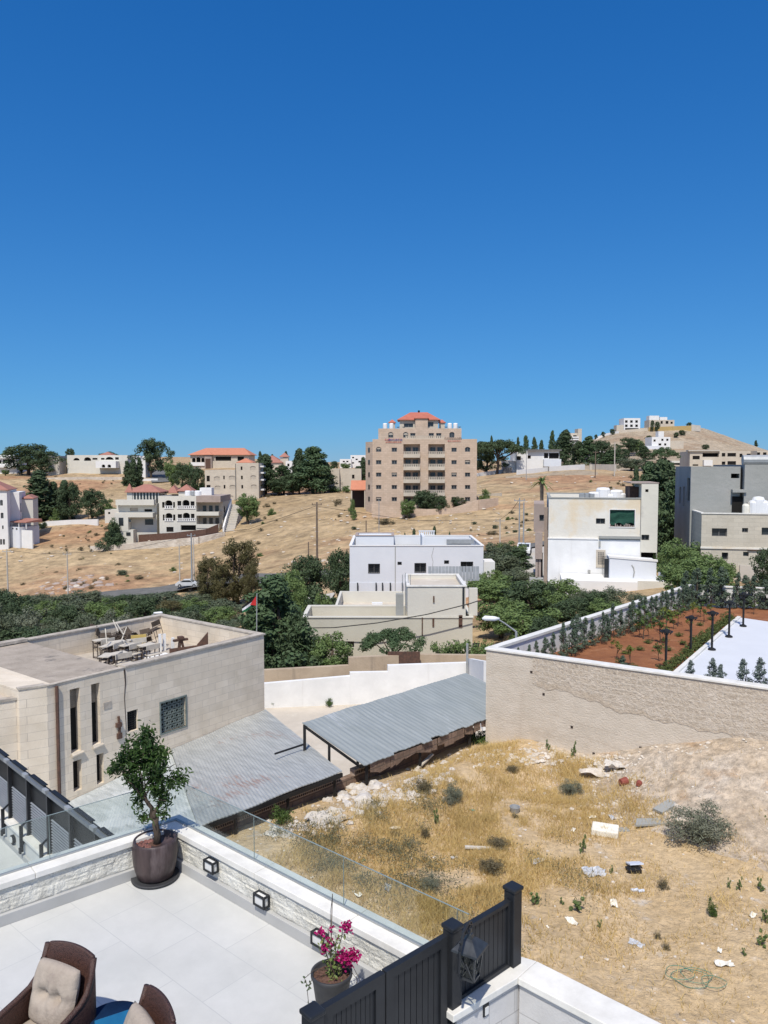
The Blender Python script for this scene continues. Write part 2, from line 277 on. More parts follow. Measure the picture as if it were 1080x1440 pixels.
# ---------------------------------------------------------------- mesh helpers
class MB:
    """collects shapes and links them as ONE mesh object"""
    def __init__(s): s.v = []; s.f = []; s.m = []; s.cur = 0
    def poly(s, pts, m=None):
        i = len(s.v); s.v += [tuple(p) for p in pts]; s.f.append(tuple(range(i, i+len(pts)))); s.m.append(s.cur if m is None else m)
    def box(s, x0, y0, z0, x1, y1, z1, m=None):
        i = len(s.v); s.v += [(x0, y0, z0), (x1, y0, z0), (x1, y1, z0), (x0, y1, z0), (x0, y0, z1), (x1, y0, z1), (x1, y1, z1), (x0, y1, z1)]
        for f in ((3, 2, 1, 0), (4, 5, 6, 7), (0, 1, 5, 4), (1, 2, 6, 5), (2, 3, 7, 6), (3, 0, 4, 7)):
            s.f.append(tuple(i+k for k in f)); s.m.append(s.cur if m is None else m)
        return s
    def prism(s, poly, z0, z1, m=None):
        """poly: xy outline; z1 may be a list of heights, one per corner"""
        n = len(poly); i = len(s.v); zt = z1 if isinstance(z1, (list, tuple)) else [z1]*n; zb = z0 if isinstance(z0, (list, tuple)) else [z0]*n
        s.v += [(p[0], p[1], zb[k]) for k, p in enumerate(poly)]+[(p[0], p[1], zt[k]) for k, p in enumerate(poly)]
        s.f.append(tuple(range(i+n-1, i-1, -1))); s.f.append(tuple(range(i+n, i+2*n)))
        for k in range(n): s.f.append((i+k, i+(k+1) % n, i+n+(k+1) % n, i+n+k))
        s.m += [s.cur if m is None else m]*(n+2); return s
    def bar(s, a, b, w, h=None, up=(0, 0, 1), m=None):
        a = Vector(a); b = Vector(b); d = (b-a).normalized(); up = Vector(up)
        if abs(d.dot(up)) > .98: up = Vector((0, 1, 0))
        r = d.cross(up).normalized(); u = r.cross(d); h = h or w; i = len(s.v)
        for p in (a, b):
            for q in ((-1, -1), (1, -1), (1, 1), (-1, 1)): s.v.append(tuple(p+r*q[0]*w/2+u*q[1]*h/2))
        for f in ((3, 2, 1, 0), (4, 5, 6, 7), (0, 1, 5, 4), (1, 2, 6, 5), (2, 3, 7, 6), (3, 0, 4, 7)):
            s.f.append(tuple(i+k for k in f)); s.m.append(s.cur if m is None else m)
        return s
    def tube(s, pts, rad, n=8, m=None, cap=True):
        pts = [Vector(p) for p in pts]; rad = rad if isinstance(rad, (list, tuple)) else [rad]*len(pts); i0 = len(s.v); ref = None
        for k, p in enumerate(pts):
            d = (pts[min(k+1, len(pts)-1)]-pts[max(k-1, 0)]).normalized()
            if ref is None: ref = d.cross(Vector((.13, .9, .4))).normalized()
            r = (ref-d*ref.dot(d)).normalized(); ref = r; u = d.cross(r)
            for j in range(n):
                a = 2*math.pi*j/n; s.v.append(tuple(p+(r*math.cos(a)+u*math.sin(a))*rad[k]))
        for k in range(len(pts)-1):
            for j in range(n):
                a = i0+k*n+j; b = i0+k*n+(j+1) % n
                s.f.append((a, b, b+n, a+n)); s.m.append(s.cur if m is None else m)
        if cap:
            s.f.append(tuple(i0+j for j in range(n-1, -1, -1))); s.f.append(tuple(i0+(len(pts)-1)*n+j for j in range(n))); s.m += [s.cur if m is None else m]*2
        return s
    def lathe(s, prof, c=(0, 0, 0), n=24, m=None):
        i0 = len(s.v)
        for r, z in prof:
            for j in range(n):
                a = 2*math.pi*j/n; s.v.append((c[0]+r*math.cos(a), c[1]+r*math.sin(a), c[2]+z))
        for k in range(len(prof)-1):
            for j in range(n):
                a = i0+k*n+j; b = i0+k*n+(j+1) % n
                s.f.append((a, b, b+n, a+n)); s.m.append(s.cur if m is None else m)
        if prof[0][0] > 1e-4: s.f.append(tuple(i0+j for j in range(n-1, -1, -1))); s.m.append(s.cur if m is None else m)
        if prof[-1][0] > 1e-4: s.f.append(tuple(i0+(len(prof)-1)*n+j for j in range(n))); s.m.append(s.cur if m is None else m)
        return s
    def rock(s, c, r, sq=.7, m=None, n=None):
        n = n or 7; i0 = len(s.v); rr = rng
        for k in range(3):
            for j in range(n):
                a = 2*math.pi*(j+rr.random()*.5)/n; q = (.9, 1., .55)[k]*r*(.75+.45*rr.random())
                s.v.append((c[0]+q*math.cos(a), c[1]+q*math.sin(a), c[2]+r*sq*(-.3, .25, .8)[k]*(.8+.4*rr.random())))
        for k in range(2):
            for j in range(n):
                a = i0+k*n+j; b = i0+k*n+(j+1) % n; s.f.append((a, b, b+n, a+n)); s.m.append(s.cur if m is None else m)
        s.f.append(tuple(i0+2*n+j for j in range(n))); s.m.append(s.cur if m is None else m)
        return s
    def build(s, name, mats, parent=None, smooth=False, bevel=0., loc=None, rz=0.):
        me = bpy.data.meshes.new(name); me.from_pydata(s.v, [], s.f)
        mats = mats if isinstance(mats, (list, tuple)) else [mats]
        for x in mats: me.materials.append(x)
        if len(mats) > 1: me.polygons.foreach_set('material_index', s.m)
        if smooth: me.polygons.foreach_set('use_smooth', [True]*len(s.f))
        me.update()
        o = bpy.data.objects.new(name, me); COL.objects.link(o)
        if parent: o.parent = parent
        if loc is not None: o.location = loc
        o.rotation_euler.z = rz
        if bevel:
            b = o.modifiers.new('bevel', 'BEVEL'); b.width = bevel; b.segments = 2; b.limit_method = 'ANGLE'
        return o
def tag(o, label=None, cat=None, group=None, kind=None):
    if label: o['label'] = label
    if cat: o['category'] = cat
    if group: o['group'] = group
    if kind: o['kind'] = kind
    return o
def thing(name, label, cat, loc=(0, 0, 0), rz=0., group=None):
    o = bpy.data.objects.new(name, None); COL.objects.link(o); o.location = loc; o.rotation_euler.z = rz
    o.empty_display_size = .3
    return tag(o, label, cat, group)
def struct(o, label=None): o['kind'] = 'structure'; return tag(o, label)
def kids(o): return [c for c in ALLKIDS.get(o.name, [])]
def copy_tree(root, loc, rz=0., scale=1., label=None, group=None, name=None):
    """copy of a thing with its parts and sub-parts; mesh data shared"""
    def cp(o, par):
        c = o.copy(); COL.objects.link(c); c.parent = par
        for ch in [x for x in list(o.children)]: cp(ch, c)
        return c
    c = cp(root, None); c.location = loc; c.rotation_euler.z = rz
    c.scale = (scale,)*3 if isinstance(scale, (int, float)) else scale
    return tag(c, label, None, group)

def soup(name, V, mats, parent=None, mi=None, tri=False):
    """mesh from an (n,4,3) or (n,3,3) array of separate faces (leaves, blades)"""
    n, k = V.shape[0], V.shape[1]
    me = bpy.data.meshes.new(name); me.vertices.add(n*k); me.vertices.foreach_set('co', V.reshape(-1).astype(np.float32))
    me.loops.add(n*k); me.loops.foreach_set('vertex_index', np.arange(n*k, dtype=np.int32))
    me.polygons.add(n); me.polygons.foreach_set('loop_start', np.arange(0, n*k, k, dtype=np.int32))
    mats = mats if isinstance(mats, (list, tuple)) else [mats]
    for x in mats: me.materials.append(x)
    if mi is not None: me.polygons.foreach_set('material_index', mi.astype(np.int32))
    me.update(calc_edges=True); me.validate()
    o = bpy.data.objects.new(name, me); COL.objects.link(o)
    if parent: o.parent = parent
    return o
def unit(a): return a/np.maximum(1e-6, np.linalg.norm(a, axis=-1, keepdims=True))
def leaves(C, N, L, W, g):
    """diamond leaves at centres C, roughly facing N"""
    n = len(C); N = unit(N+g.normal(0, .55, (n, 3))); T = unit(np.cross(N, g.normal(0, 1, (n, 3)))); B = np.cross(N, T)
    L = (L*g.uniform(.6, 1.3, (n, 1))); W = (W*g.uniform(.7, 1.2, (n, 1)))
    return np.stack([C-T*L, C+B*W*.9-T*L*.1, C+T*L, C-B*W*.9+T*L*.1], 1)
def clump_cloud(cl, per, L, W, g, shell=.55):
    """cl: list of (centre, radius (3,)); leaves packed through each clump, thicker towards its shell"""
    Cs, Ns = [], []
    for c, r in cl:
        c = np.array(c); r = np.array(r)*np.ones(3); d = unit(g.normal(0, 1, (per, 3))); q = (shell+(1-shell)*g.random((per, 1))**.7)*g.uniform(.75, 1.12, (per, 1))
        Cs.append(c+d*r*q); Ns.append(d+np.array([0, 0, .35]))
    return leaves(np.concatenate(Cs), np.concatenate(Ns), L, W, g)

# ---------------------------------------------------------------- plants
PROTO = {}
def crown_clumps(kind, g):
    """a unit-height plant (height 1, z 0..1); returns clumps"""
    cl = []
    if kind == 'round':
        for i in range(52):
            d = unit(g.normal(0, 1, 3)); q = g.uniform(.3, 1)**.6; r = g.uniform(.07, .14)
            cl.append(((d[0]*.38*q, d[1]*.38*q, .52+d[2]*.38*q), (r*1.15, r*1.15, r*.9)))
    elif kind == 'bush':
        for i in range(40):
            d = unit(g.normal(0, 1, 3)); d[2] = abs(d[2]); q = g.uniform(.2, 1); r = g.uniform(.10, .18)
            cl.append(((d[0]*.5*q, d[1]*.5*q, .16+d[2]*.62*q+g.uniform(-.06, .1)), (r*1.1, r*1.1, r*.95)))
    elif kind == 'cypress':
        for i in range(46):
            z = (i+.5)/46; w = .145*min(1, (z+.05)/.16)*(1-z)**.55*1.25
            a = g.uniform(0, 6.28); q = g.uniform(.1, .9)*w
            cl.append(((math.cos(a)*q, math.sin(a)*q, .06+z*.90), (.055+w*.30, .055+w*.30, .075)))
    elif kind == 'conifer':
        for i in range(110):
            z = g.uniform(0, 1)**.9; w = .34*(1-z)**.7*(.8+.3*math.sin(z*40))+.02
            a = g.uniform(0, 6.28); q = g.uniform(.35, 1)*w
            cl.append(((math.cos(a)*q, math.sin(a)*q, .10+z*.86-q*.12), (.055+w*.2, .055+w*.2, .045+w*.08)))
    elif kind == 'pine':
        for i in range(64):
            a = g.uniform(0, 6.28); q = g.uniform(0, .5)**.8; z = g.uniform(0, 1); w = math.sin(min(1, z*.75+.25)*3.0)
            cl.append(((math.cos(a)*q*w, math.sin(a)*q*w, .22+z*.72), (g.uniform(.08, .14), g.uniform(.08, .14), .075)))
    elif kind == 'umbrella':
        for i in range(56):
            a = g.uniform(0, 6.28); q = .62*g.random()**.5
            cl.append(((math.cos(a)*q, math.sin(a)*q, .62+.26*(1-(q/.65)**2)+g.uniform(-.09, .05)), (.12, .12, .07)))
    elif kind == 'euc':
        for i in range(80):
            a = g.uniform(0, 6.28); z = g.random(); w = .12+.26*math.sin(z*2.9); q = g.uniform(.2, 1)*w
            cl.append(((math.cos(a)*q, math.sin(a)*q, .14+z*.78), (g.uniform(.06, .1), g.uniform(.06, .1), .08)))
    elif kind == 'thuja':
        for i in range(30):
            z = (i+.5)/30; w = .15*(1-z)**.7*g.uniform(.6, 1.2)+.015; a = g.uniform(0, 6.28)
            cl.append(((math.cos(a)*w*.8, math.sin(a)*w*.8, .06+z*.9), (.03+w*.35, .03+w*.35, .06)))
    elif kind == 'sapling':
        for i in range(9):
            a = g.uniform(0, 6.28); q = g.uniform(.02, .26); cl.append(((math.cos(a)*q, math.sin(a)*q, g.uniform(.4, .95)), (.09, .09, .07)))
    elif kind == 'stemplant':
        for i in range(9):
            a = g.uniform(0, 6.28); q = g.uniform(.05, .3); z = g.uniform(.1, .85); cl.append(((math.cos(a)*q, math.sin(a)*q, z), (.10, .10, .12)))
    elif kind == 'figspread':
        for i in range(30):
            a = g.uniform(0, 6.28); q = g.uniform(.1, 1); z = g.random()
            cl.append(((math.cos(a)*q*.72, math.sin(a)*q*.72, .30+.55*z*(1-.45*q)), (.12, .12, .075)))
    return cl
TR = {'round': .045, 'cypress': .02, 'conifer': .022, 'pine': .03, 'umbrella': .035, 'euc': .03, 'thuja': .012, 'sapling': .012, 'figspread': .03}
def make_plant(kind, leaf, n, ll, lw, seed, bark='bark', name='tree', branches=6):
    """prototype of unit height: root Empty with crown, trunk; hidden away as the first instance is moved into place"""
    g = np.random.default_rng(seed); rr = random.Random(seed)
    t = bpy.data.objects.new(name, None); COL.objects.link(t); t.empty_display_size = .1
    cl = crown_clumps(kind, g)
    soup('crown', clump_cloud(cl, max(4, n//len(cl)), ll, lw, g), M[leaf], t)
    if kind in TR:
        r = TR[kind]; tb = MB(); top = {'round': .62, 'pine': .8, 'umbrella': .7, 'euc': .8, 'figspread': .55}.get(kind, .92)
        x = y = 0; pts = []
        for i in range(6):
            z = top*i/5; pts.append((x, y, z-.03)); x += rr.uniform(-.02, .02); y += rr.uniform(-.02, .02)
        tb.tube(pts, [r*(1.15-.9*i/5) for i in range(6)], 7)
        for i in range(branches):
            c, _ = cl[rr.randrange(len(cl))]; z0 = min(c[2]*.75, top)*rr.uniform(.55, .9)
            tb.tube([(0, 0, z0), (c[0]*.5, c[1]*.5, (z0+c[2])/2+.01), tuple(c)], [r*.55, r*.36, r*.12], 5)
        tb.build('trunk', M[bark], t)
    elif kind in ('stemplant', 'bush'):
        tb = MB()
        for i in range(6):
            c, _ = cl[rr.randrange(len(cl))]; tb.tube([(0, 0, -.03), (c[0]*.4, c[1]*.4, c[2]*.6), tuple(c)], [.014, .010, .004], 4)
        tb.build('stems', M[bark], t)
    return t
def plant(key, args, loc, h, wide=1., rz=None, label='', cat='tree', group=None, name='tree'):
    """place a plant: the first of a kind is the prototype itself, later ones are copies"""
    if key not in PROTO:
        t = make_plant(*args, name=name); PROTO[key] = t
        def ren(o): pass
    else:
        t0 = PROTO[key]; t = copy_tree(t0, (0, 0, 0)); 
        if 'group' in t: del t['group']
    t.name = name
    t.location = loc; t.scale = (h*wide, h*wide, h); t.rotation_euler.z = rng.uniform(0, 6.28) if rz is None else rz
    tag(t, label, cat, group); return t

# ---------------------------------------------------------------- ground of the valley and the hills
# (pixel column, pixel row, distance) of the ground, read off the photograph along each line of sight
CT = []
def cz(D, *pairs):
    for px, z in pairs: CT.append(((px-540), 300*math.log(D), z/D))
def cp(D, *pairs):
    for px, py in pairs:
        p = P(px, py, D); CT.append((p.x/p.y*F, 300*math.log(D), p.z/p.y))
for D in (10, 18, 30): cz(D, (-700, -12.5), (100, -12.5), (540, -12.5), (1000, -12.5), (1800, -12.5))
cz(40, (-600, -13.3), (100, -13.3), (400, -13), (540, -12.6), (800, -11.5), (1000, -9.5), (1700, -8.6))
cz(55, (-600, -17), (0, -16), (300, -15), (540, -13.3), (750, -12), (880, -10.2), (1200, -9), (1700, -9))
cz(72, (-600, -21), (0, -19), (300, -17.5), (540, -14.5), (750, -11), (860, -10.6), (1000, -9.6), (1300, -9), (1700, -9))
cz(100, (-600, -25), (0, -23), (250, -21.5), (450, -17.2), (600, -15), (750, -11.8), (900, -9), (1100, -8.5), (1700, -8))
cz(122, (-600, -27), (0, -24.6), (250, -23.4), (440, -17.4), (600, -14.6), (745, -12.3), (950, -8.5), (1300, -8), (1700, -8))
cp(150, (-600, 870), (-150, 858), (0, 852), (100, 834), (250, 828), (330, 805), (440, 782), (560, 765), (700, 752), (760, 745), (900, 722), (1080, 715), (1600, 715))
cp(195, (-600, 790), (0, 775), (60, 772), (160, 765), (230, 762), (310, 747), (420, 728), (500, 713), (600, 714), (680, 703), (760, 697), (850, 690), (950, 684), (1080, 682), (1600, 682))
cp(240, (-600, 745), (-100, 740), (50, 735), (100, 726), (200, 712), (350, 703), (480, 697), (600, 692), (700, 674), (800, 666), (950, 664), (1080, 664), (1600, 664))
cp(300, (-600, 700), (0, 700), (100, 702), (200, 694), (300, 688), (400, 684), (500, 678), (600, 672), (700, 663), (800, 660), (950, 657), (1080, 656), (1600, 656))
cp(350, (-600, 676), (0, 674), (100, 669), (180, 669), (240, 672), (330, 664), (450, 669), (600, 665), (750, 658), (850, 653), (950, 651), (1080, 652), (1600, 656))
cp(430, (-600, 658), (0, 658), (130, 657), (235, 661), (450, 657), (600, 657), (750, 653), (850, 645), (950, 642), (1080, 645), (1600, 655))
cp(500, (-600, 653), (0, 653), (130, 652), (235, 657), (450, 653), (600, 653), (750, 647), (820, 636), (845, 627), (880, 625), (930, 622), (960, 622), (1000, 625), (1060, 638), (1200, 650), (1600, 652))
cp(560, (-600, 651), (0, 651), (235, 652), (450, 651), (600, 651), (750, 645), (800, 634), (830, 622), (855, 612), (880, 608), (930, 604), (960, 602), (985, 605), (1020, 615), (1060, 629), (1110, 642), (1200, 650), (1600, 652))
cp(600, (450, 650), (750, 644), (800, 632), (830, 619), (860, 608), (890, 603), (930, 600), (960, 598), (985, 602), (1020, 612), (1060, 627), (1110, 641), (1200, 650))
cp(700, (-600, 650), (0, 650), (450, 650), (750, 650), (850, 638), (950, 628), (1050, 640), (1200, 652), (1600, 652))
cp(1100, (-600, 651), (0, 651), (450, 651), (750, 652), (950, 650), (1200, 652), (1600, 652))
cp(2600, (-600, 651), (0, 651), (450, 651), (750, 651), (950, 651), (1200, 651), (1600, 651))
_A = np.array(CT); _X = _A[:, :2]*np.array([1, 1.6]); _t = _A[:, 2]
def _phi(r): return r
_n = len(_X); _K = _phi(np.linalg.norm(_X[:, None]-_X[None], axis=2))+np.eye(_n)*-2.0
_Pm = np.c_[np.ones(_n), _X/500]; _S = np.block([[_K, _Pm], [_Pm.T, np.zeros((3, 3))]])
_w = np.linalg.solve(_S, np.r_[_t, np.zeros(3)])
def gz(x, y):
    """height of the valley ground"""
    x = np.atleast_1d(np.asarray(x, float)); y = np.atleast_1d(np.asarray(y, float)); yy = np.maximum(y, 8)
    q = np.stack([x/yy*F, 480*np.log(yy)], 1); o = np.zeros(len(q))
    for i in range(0, len(q), 4000):
        d = np.linalg.norm(q[i:i+4000, None]-_X[None], axis=2)
        o[i:i+4000] = _phi(d)@_w[:_n]+np.c_[np.ones(len(d)), q[i:i+4000]/500]@_w[_n:]
    return o*yy
def g1(x, y): return float(gz(x, y)[0])
def at(px, D):
    """ground point at distance D under pixel column px"""
    x = (px-540)/F*D
    for _ in range(2):
        z = g1(x, D); x = (px-540)/F*(D*ca-z*sa)
    return Vector((x, D, z))
def hpx(D, dpy): return dpy/F*D
def row_of(p): return 720-F*((p.y*sa+p.z*ca)/(p.y*ca-p.z*sa))
def dfor(px, py, D0, lo=.72, hi=1.35):
    """distance near D0 at which the ground shows at pixel row py"""
    best = (1e9, D0)
    for k in range(33):
        D = D0*(lo+(hi-lo)*k/32); e_ = abs(row_of(at(px, D))-py)+abs(D/D0-1)*2.5
        if e_ < best[0]: best = (e_, D)
    return best[1]
us = np.linspace(-1150, 1150, 250); ls = np.concatenate([np.linspace(math.log(10), math.log(90), 36)[:-1], np.linspace(math.log(90), math.log(700), 190), np.linspace(math.log(730), math.log(2600), 24)])
UU, LL = np.meshgrid(us, ls); Yg = np.exp(LL); Xg = UU/F*Yg; Zg = gz(Xg.ravel(), Yg.ravel()).reshape(Yg.shape)
def vnoise(x, y, seed=3, oct=4, base=1.):
    """smooth value noise for ground relief"""
    out = np.zeros_like(x); amp = 1.; fr = base
    for o in range(oct):
        xi = np.floor(x*fr).astype(int); yi = np.floor(y*fr).astype(int); fx = x*fr-xi; fy = y*fr-yi
        fx = fx*fx*(3-2*fx); fy = fy*fy*(3-2*fy)
        def h(a, b): return ((np.sin(a*127.1+b*311.7+seed*17.3)*43758.5453) % 1)
        out += amp*((h(xi, yi)*(1-fx)+h(xi+1, yi)*fx)*(1-fy)+(h(xi, yi+1)*(1-fx)+h(xi+1, yi+1)*fx)*fy-.5); amp *= .5; fr *= 2
    return out
Zg = Zg+np.clip((Yg-110)/60, 0, 1)*np.clip((1500-Yg)/900, 0, 1)*vnoise(Xg, Yg, 3, 5, 1/22.)*1.2*np.clip(Yg/300, .5, 1.)
nr, nc = Yg.shape
me = bpy.data.meshes.new('hillside'); verts = np.stack([Xg, Yg, Zg], 2).reshape(-1, 3)
fs = [(r*nc+c, r*nc+c+1, (r+1)*nc+c+1, (r+1)*nc+c) for r in range(nr-1) for c in range(nc-1)]
me.from_pydata(verts.tolist(), [], fs); me.materials.append(M['hill']); me.materials.append(M['hillpale']); me.polygons.foreach_set('use_smooth', [True]*len(fs))
_c = verts[np.array(fs)].mean(1); _u = _c[:, 0]/_c[:, 1]*F+540; _nz = vnoise(_c[:, 0], _c[:, 1], 8, 3, 1/30.)
me.polygons.foreach_set('material_index', ((_c[:, 1]+_nz*60 > 265) & (_u+_nz*80 > 745)).astype(np.int32)); me.update()
o = bpy.data.objects.new('hillside', me); COL.objects.link(o); struct(o, 'dry straw coloured hillside rising beyond the valley')

def ribbon(name, pts, width, mat, lift, label=None):
    """a road laid over the ground along points (px, D)"""
    mb = MB(); W = [at(px, D) for px, D in pts]; Q = []
    for a, b in zip(W[:-1], W[1:]):
        n = max(2, int((b-a).length/4)); Q += [a+(b-a)*k/n for k in range(n)]
    Q.append(W[-1]); rows = []
    for i, p in enumerate(Q):
        d = (Q[min(i+1, len(Q)-1)]-Q[max(i-1, 0)]); d.z = 0; d.normalize(); s = Vector((-d.y, d.x, 0))
        zc = g1(p.x, p.y)
        rows.append([(p+s*q*width/2).to_tuple()[:2]+(max(zc-.3, g1(*(p+s*q*width/2).to_tuple()[:2]))+lift,) for q in (-1, -.33, .33, 1)])
    for a, b in zip(rows[:-1], rows[1:]):
        for k in range(3): mb.poly([a[k], a[k+1], b[k+1], b[k]])
    return struct(mb.build(name, mat), label)
ROAD = [(-60, 139), (60, 140), (150, 144), (260, 148), (330, 140), (400, 124), (440, 119), (500, 117), (560, 115), (640, 113), (700, 112), (745, 112), (800, 112), (860, 113)]
ribbon('valley_road', ROAD, 7, M['asphalt'], .45, 'grey asphalt road crossing the foot of the hill')
ribbon('driveway', [(755, 108), (752, 96), (752, 84), (757, 72), (768, 62)], 5, M['concrete'], .3, 'pale concrete lane beside the stained building')
ribbon('valley_lane', [(445, 100), (430, 90), (424, 80), (430, 68)], 5, M['concrete'], .3, 'pale lane between the dark trees')
ribbon('hill_street', [(232, 330), (229, 350), (226, 375), (226, 410)], 11, M['asphalt'], .35, 'grey street running straight up over the ridge')
# ---------------------------------------------------------------- buildings
class Bld:
    """a building in its own frame: x along the front from its left end, y inward, z up from its base"""
    def __init__(s, name, label, pl, pr, z0, cat='building', group=None):
        def pt(px, D):
            x = (px-540)/F*(D*ca-z0*sa); return Vector((x, D, z0))
        s.A = pt(*pl); s.B = pt(*pr); s.e = (s.B-s.A).normalized(); s.w = (s.B-s.A).length; s.z0 = z0
        s.rz = math.atan2(s.e.y, s.e.x); s.n = Vector((-s.e.y, s.e.x, 0))
        s.root = thing(name, label, cat, s.A, s.rz, group)
    def hit(s, px, py, y=0.):
        A = s.A+s.n*y; r, z = plane_hit(px, py, A, s.e); return r, z-s.z0
    def rect(s, x0, y0, x1, y1, y=0.):
        """pixel rectangle on the plane y metres behind the front -> (x, z, w, h)"""
        a = s.hit((x0+x1)/2-abs(x1-x0)/2, (y0+y1)/2, y)[0]; b = s.hit((x0+x1)/2+abs(x1-x0)/2, (y0+y1)/2, y)[0]
        t = s.hit((x0+x1)/2, y0, y)[1]; q = s.hit((x0+x1)/2, y1, y)[1]
        return (a, q, b-a, t-q)
    def vol(s, x0, y0, x1, y1, z0, z1, mat, holes=None, par=0., name='wall', roofmat=None, rev=.25, th=.22, capmat=None):
        holes = holes or {}; mb = MB()
        fc = {'f': ((x0, y0), (1, 0), (0, 1), x1-x0), 'r': ((x1, y0), (0, 1), (-1, 0), y1-y0),
              'b': ((x1, y1), (-1, 0), (0, -1), x1-x0), 'l': ((x0, y1), (0, -1), (1, 0), y1-y0)}
        for k, (o, d, n, W) in fc.items():
            hs = []
            for h in holes.get(k, []):
                a, b, c, e = h[:4]; a2 = max(.02, a); c2 = min(W-.02, a+c)-a2; b2 = max(z0+.02, b); e2 = min(z1-.02, b+e)-b2
                if c2 > .05 and e2 > .05: hs.append((a2, b2, c2, e2)+tuple(h[4:]))
            xs = sorted(set([0, W]+[h[0] for h in hs]+[h[0]+h[2] for h in hs])); zs = sorted(set([z0, z1]+[h[1] for h in hs]+[h[1]+h[3] for h in hs]))
            pt = lambda u, z, q=0.: (o[0]+d[0]*u+n[0]*q, o[1]+d[1]*u+n[1]*q, z)
            for i in range(len(xs)-1):
                for j in range(len(zs)-1):
                    cx = (xs[i]+xs[i+1])/2; cz_ = (zs[j]+zs[j+1])/2
                    if any(h[0] < cx < h[0]+h[2] and h[1] < cz_ < h[1]+h[3] for h in hs): continue
                    mb.poly([pt(xs[i], zs[j]), pt(xs[i+1], zs[j]), pt(xs[i+1], zs[j+1]), pt(xs[i], zs[j+1])])
            for h in hs:
                a, b, c, e = h[:4]; opt = h[4] if len(h) > 4 else {}; q = opt.get('deep', rev)
                for u0, v0, u1, v1 in ((a, b, a+c, b), (a+c, b, a+c, b+e), (a+c, b+e, a, b+e), (a, b+e, a, b)):
                    mb.poly([pt(u0, v0), pt(u1, v1), pt(u1, v1, q), pt(u0, v0, q)])
                s._fill(pt, a, b, c, e, q, opt, mat)
        if par:
            for k, (o, d, n, W) in fc.items():
                pt = lambda u, z, q=0.: (o[0]+d[0]*u+n[0]*q, o[1]+d[1]*u+n[1]*q, z)
                mb.poly([pt(0, z1), pt(W, z1), pt(W-th, z1, th), pt(th, z1, th)])
                mb.poly([pt(th, z1, th), pt(W-th, z1, th), pt(W-th, z1-par, th), pt(th, z1-par, th)])
            o = mb.build(name, mat, s.root)
            r = MB(); r.poly([(x0+th, y0+th, z1-par), (x1-th, y0+th, z1-par), (x1-th, y1-th, z1-par), (x0+th, y1-th, z1-par)])
            r.build('roof', roofmat or mat, s.root)
        else:
            mb.poly([(x0, y0, z1), (x1, y0, z1), (x1, y1, z1), (x0, y1, z1)]); o = mb.build(name, mat, s.root)
        if capmat:
            c = MB(); t = .06
            c.box(x0-t, y0-t, z1+.003, x1+t, y0+th+.02, z1+.09); c.box(x0-t, y1-th-.02, z1+.003, x1+t, y1+t, z1+.09)
            c.box(x0-t, y0+th+.02, z1+.003, x0+th+.02, y1-th-.02, z1+.09); c.box(x1-th-.02, y0+th+.02, z1+.003, x1+t, y1-th-.02, z1+.09)
            c.build('coping', capmat, s.root)
        return o
    def _fill(s, pt, a, b, c, e, q, opt, mat):
        k = opt.get('k', 'win')
        if k == 'none': return
        pm = {'win': M['glass'], 'void': M['void'], 'shutter': M['shutter'], 'wall': mat}.get(k) or M[k]
        mb = MB(); mb.poly([pt(a, b, q), pt(a+c, b, q), pt(a+c, b+e, q), pt(a, b+e, q)])
        if opt.get('arch'):
            w = MB(); r = c/2; cy = b+e-r*opt.get('rise', 1.); N = 10
            for side in (0, 1):
                pts = [pt(a+c/2, b+e, -.012), pt(a+(c if side else 0), b+e, -.012), pt(a+(c if side else 0), cy, -.012)]
                arc = [(a+c/2+(1 if side else -1)*r*math.cos(t*math.pi/2/N), cy+r*opt.get('rise', 1.)*math.sin(t*math.pi/2/N)) for t in range(N+1)]
                w.poly(pts[:1]+pts[1:]+[pt(u, z, -.012) for u, z in arc[1:-1]])
            w.build('arch', mat, s.root)
        if k == 'win':
            f = MB(); t = opt.get('ft', .06)
            def fb(u0, z0, u1, z1): 
                P0 = pt(u0, z0, q-.06); P1 = pt(u1, z1, q-.008)
                f.box(min(P0[0], P1[0]), min(P0[1], P1[1]), z0, max(P0[0], P1[0]), max(P0[1], P1[1]), z1)
            fb(a, b, a+c, b+t); fb(a, b+e-t, a+c, b+e); fb(a, b+t, a+t, b+e-t); fb(a+c-t, b+t, a+c, b+e-t)
            if opt.get('mull', 1): fb(a+c/2-t/2, b+t, a+c/2+t/2, b+e-t)
            fo = f.build('window', opt.get('fm') or M['winframe'], s.root); mb.build('pane', pm, fo)
            if opt.get('half'):                   # roller shutter drawn down part of the way
                h = MB(); h.poly([pt(a+t, b+e*(1-opt['half']), q-.07), pt(a+c-t, b+e*(1-opt['half']), q-.07), pt(a+c-t, b+e-t, q-.07), pt(a+t, b+e-t, q-.07)])
                h.build('shutter', M['shutter'], fo)
            if opt.get('sill', 0):
                h = MB(); P0 = pt(a-.1, 0, -.09); P1 = pt(a+c+.1, 0, -.003)
                h.box(min(P0[0], P1[0]), min(P0[1], P1[1]), b-.1, max(P0[0], P1[0]), max(P0[1], P1[1]), b-.01); h.build('sill', M['cap'], fo)
        else:
            mb.build(opt.get('name', {'void': 'opening', 'shutter': 'shutter', 'wall': 'niche'}.get(k, 'panel')), pm, s.root)
    def add(s, name, fn, mat, parent=None, **k):
        mb = MB(); fn(mb); return mb.build(name, mat, parent or s.root, **k)
    def box(s, name, x0, y0, z0, x1, y1, z1, mat, parent=None, **k):
        return MB().box(x0, y0, z0, x1, y1, z1).build(name, mat, parent or s.root, **k)
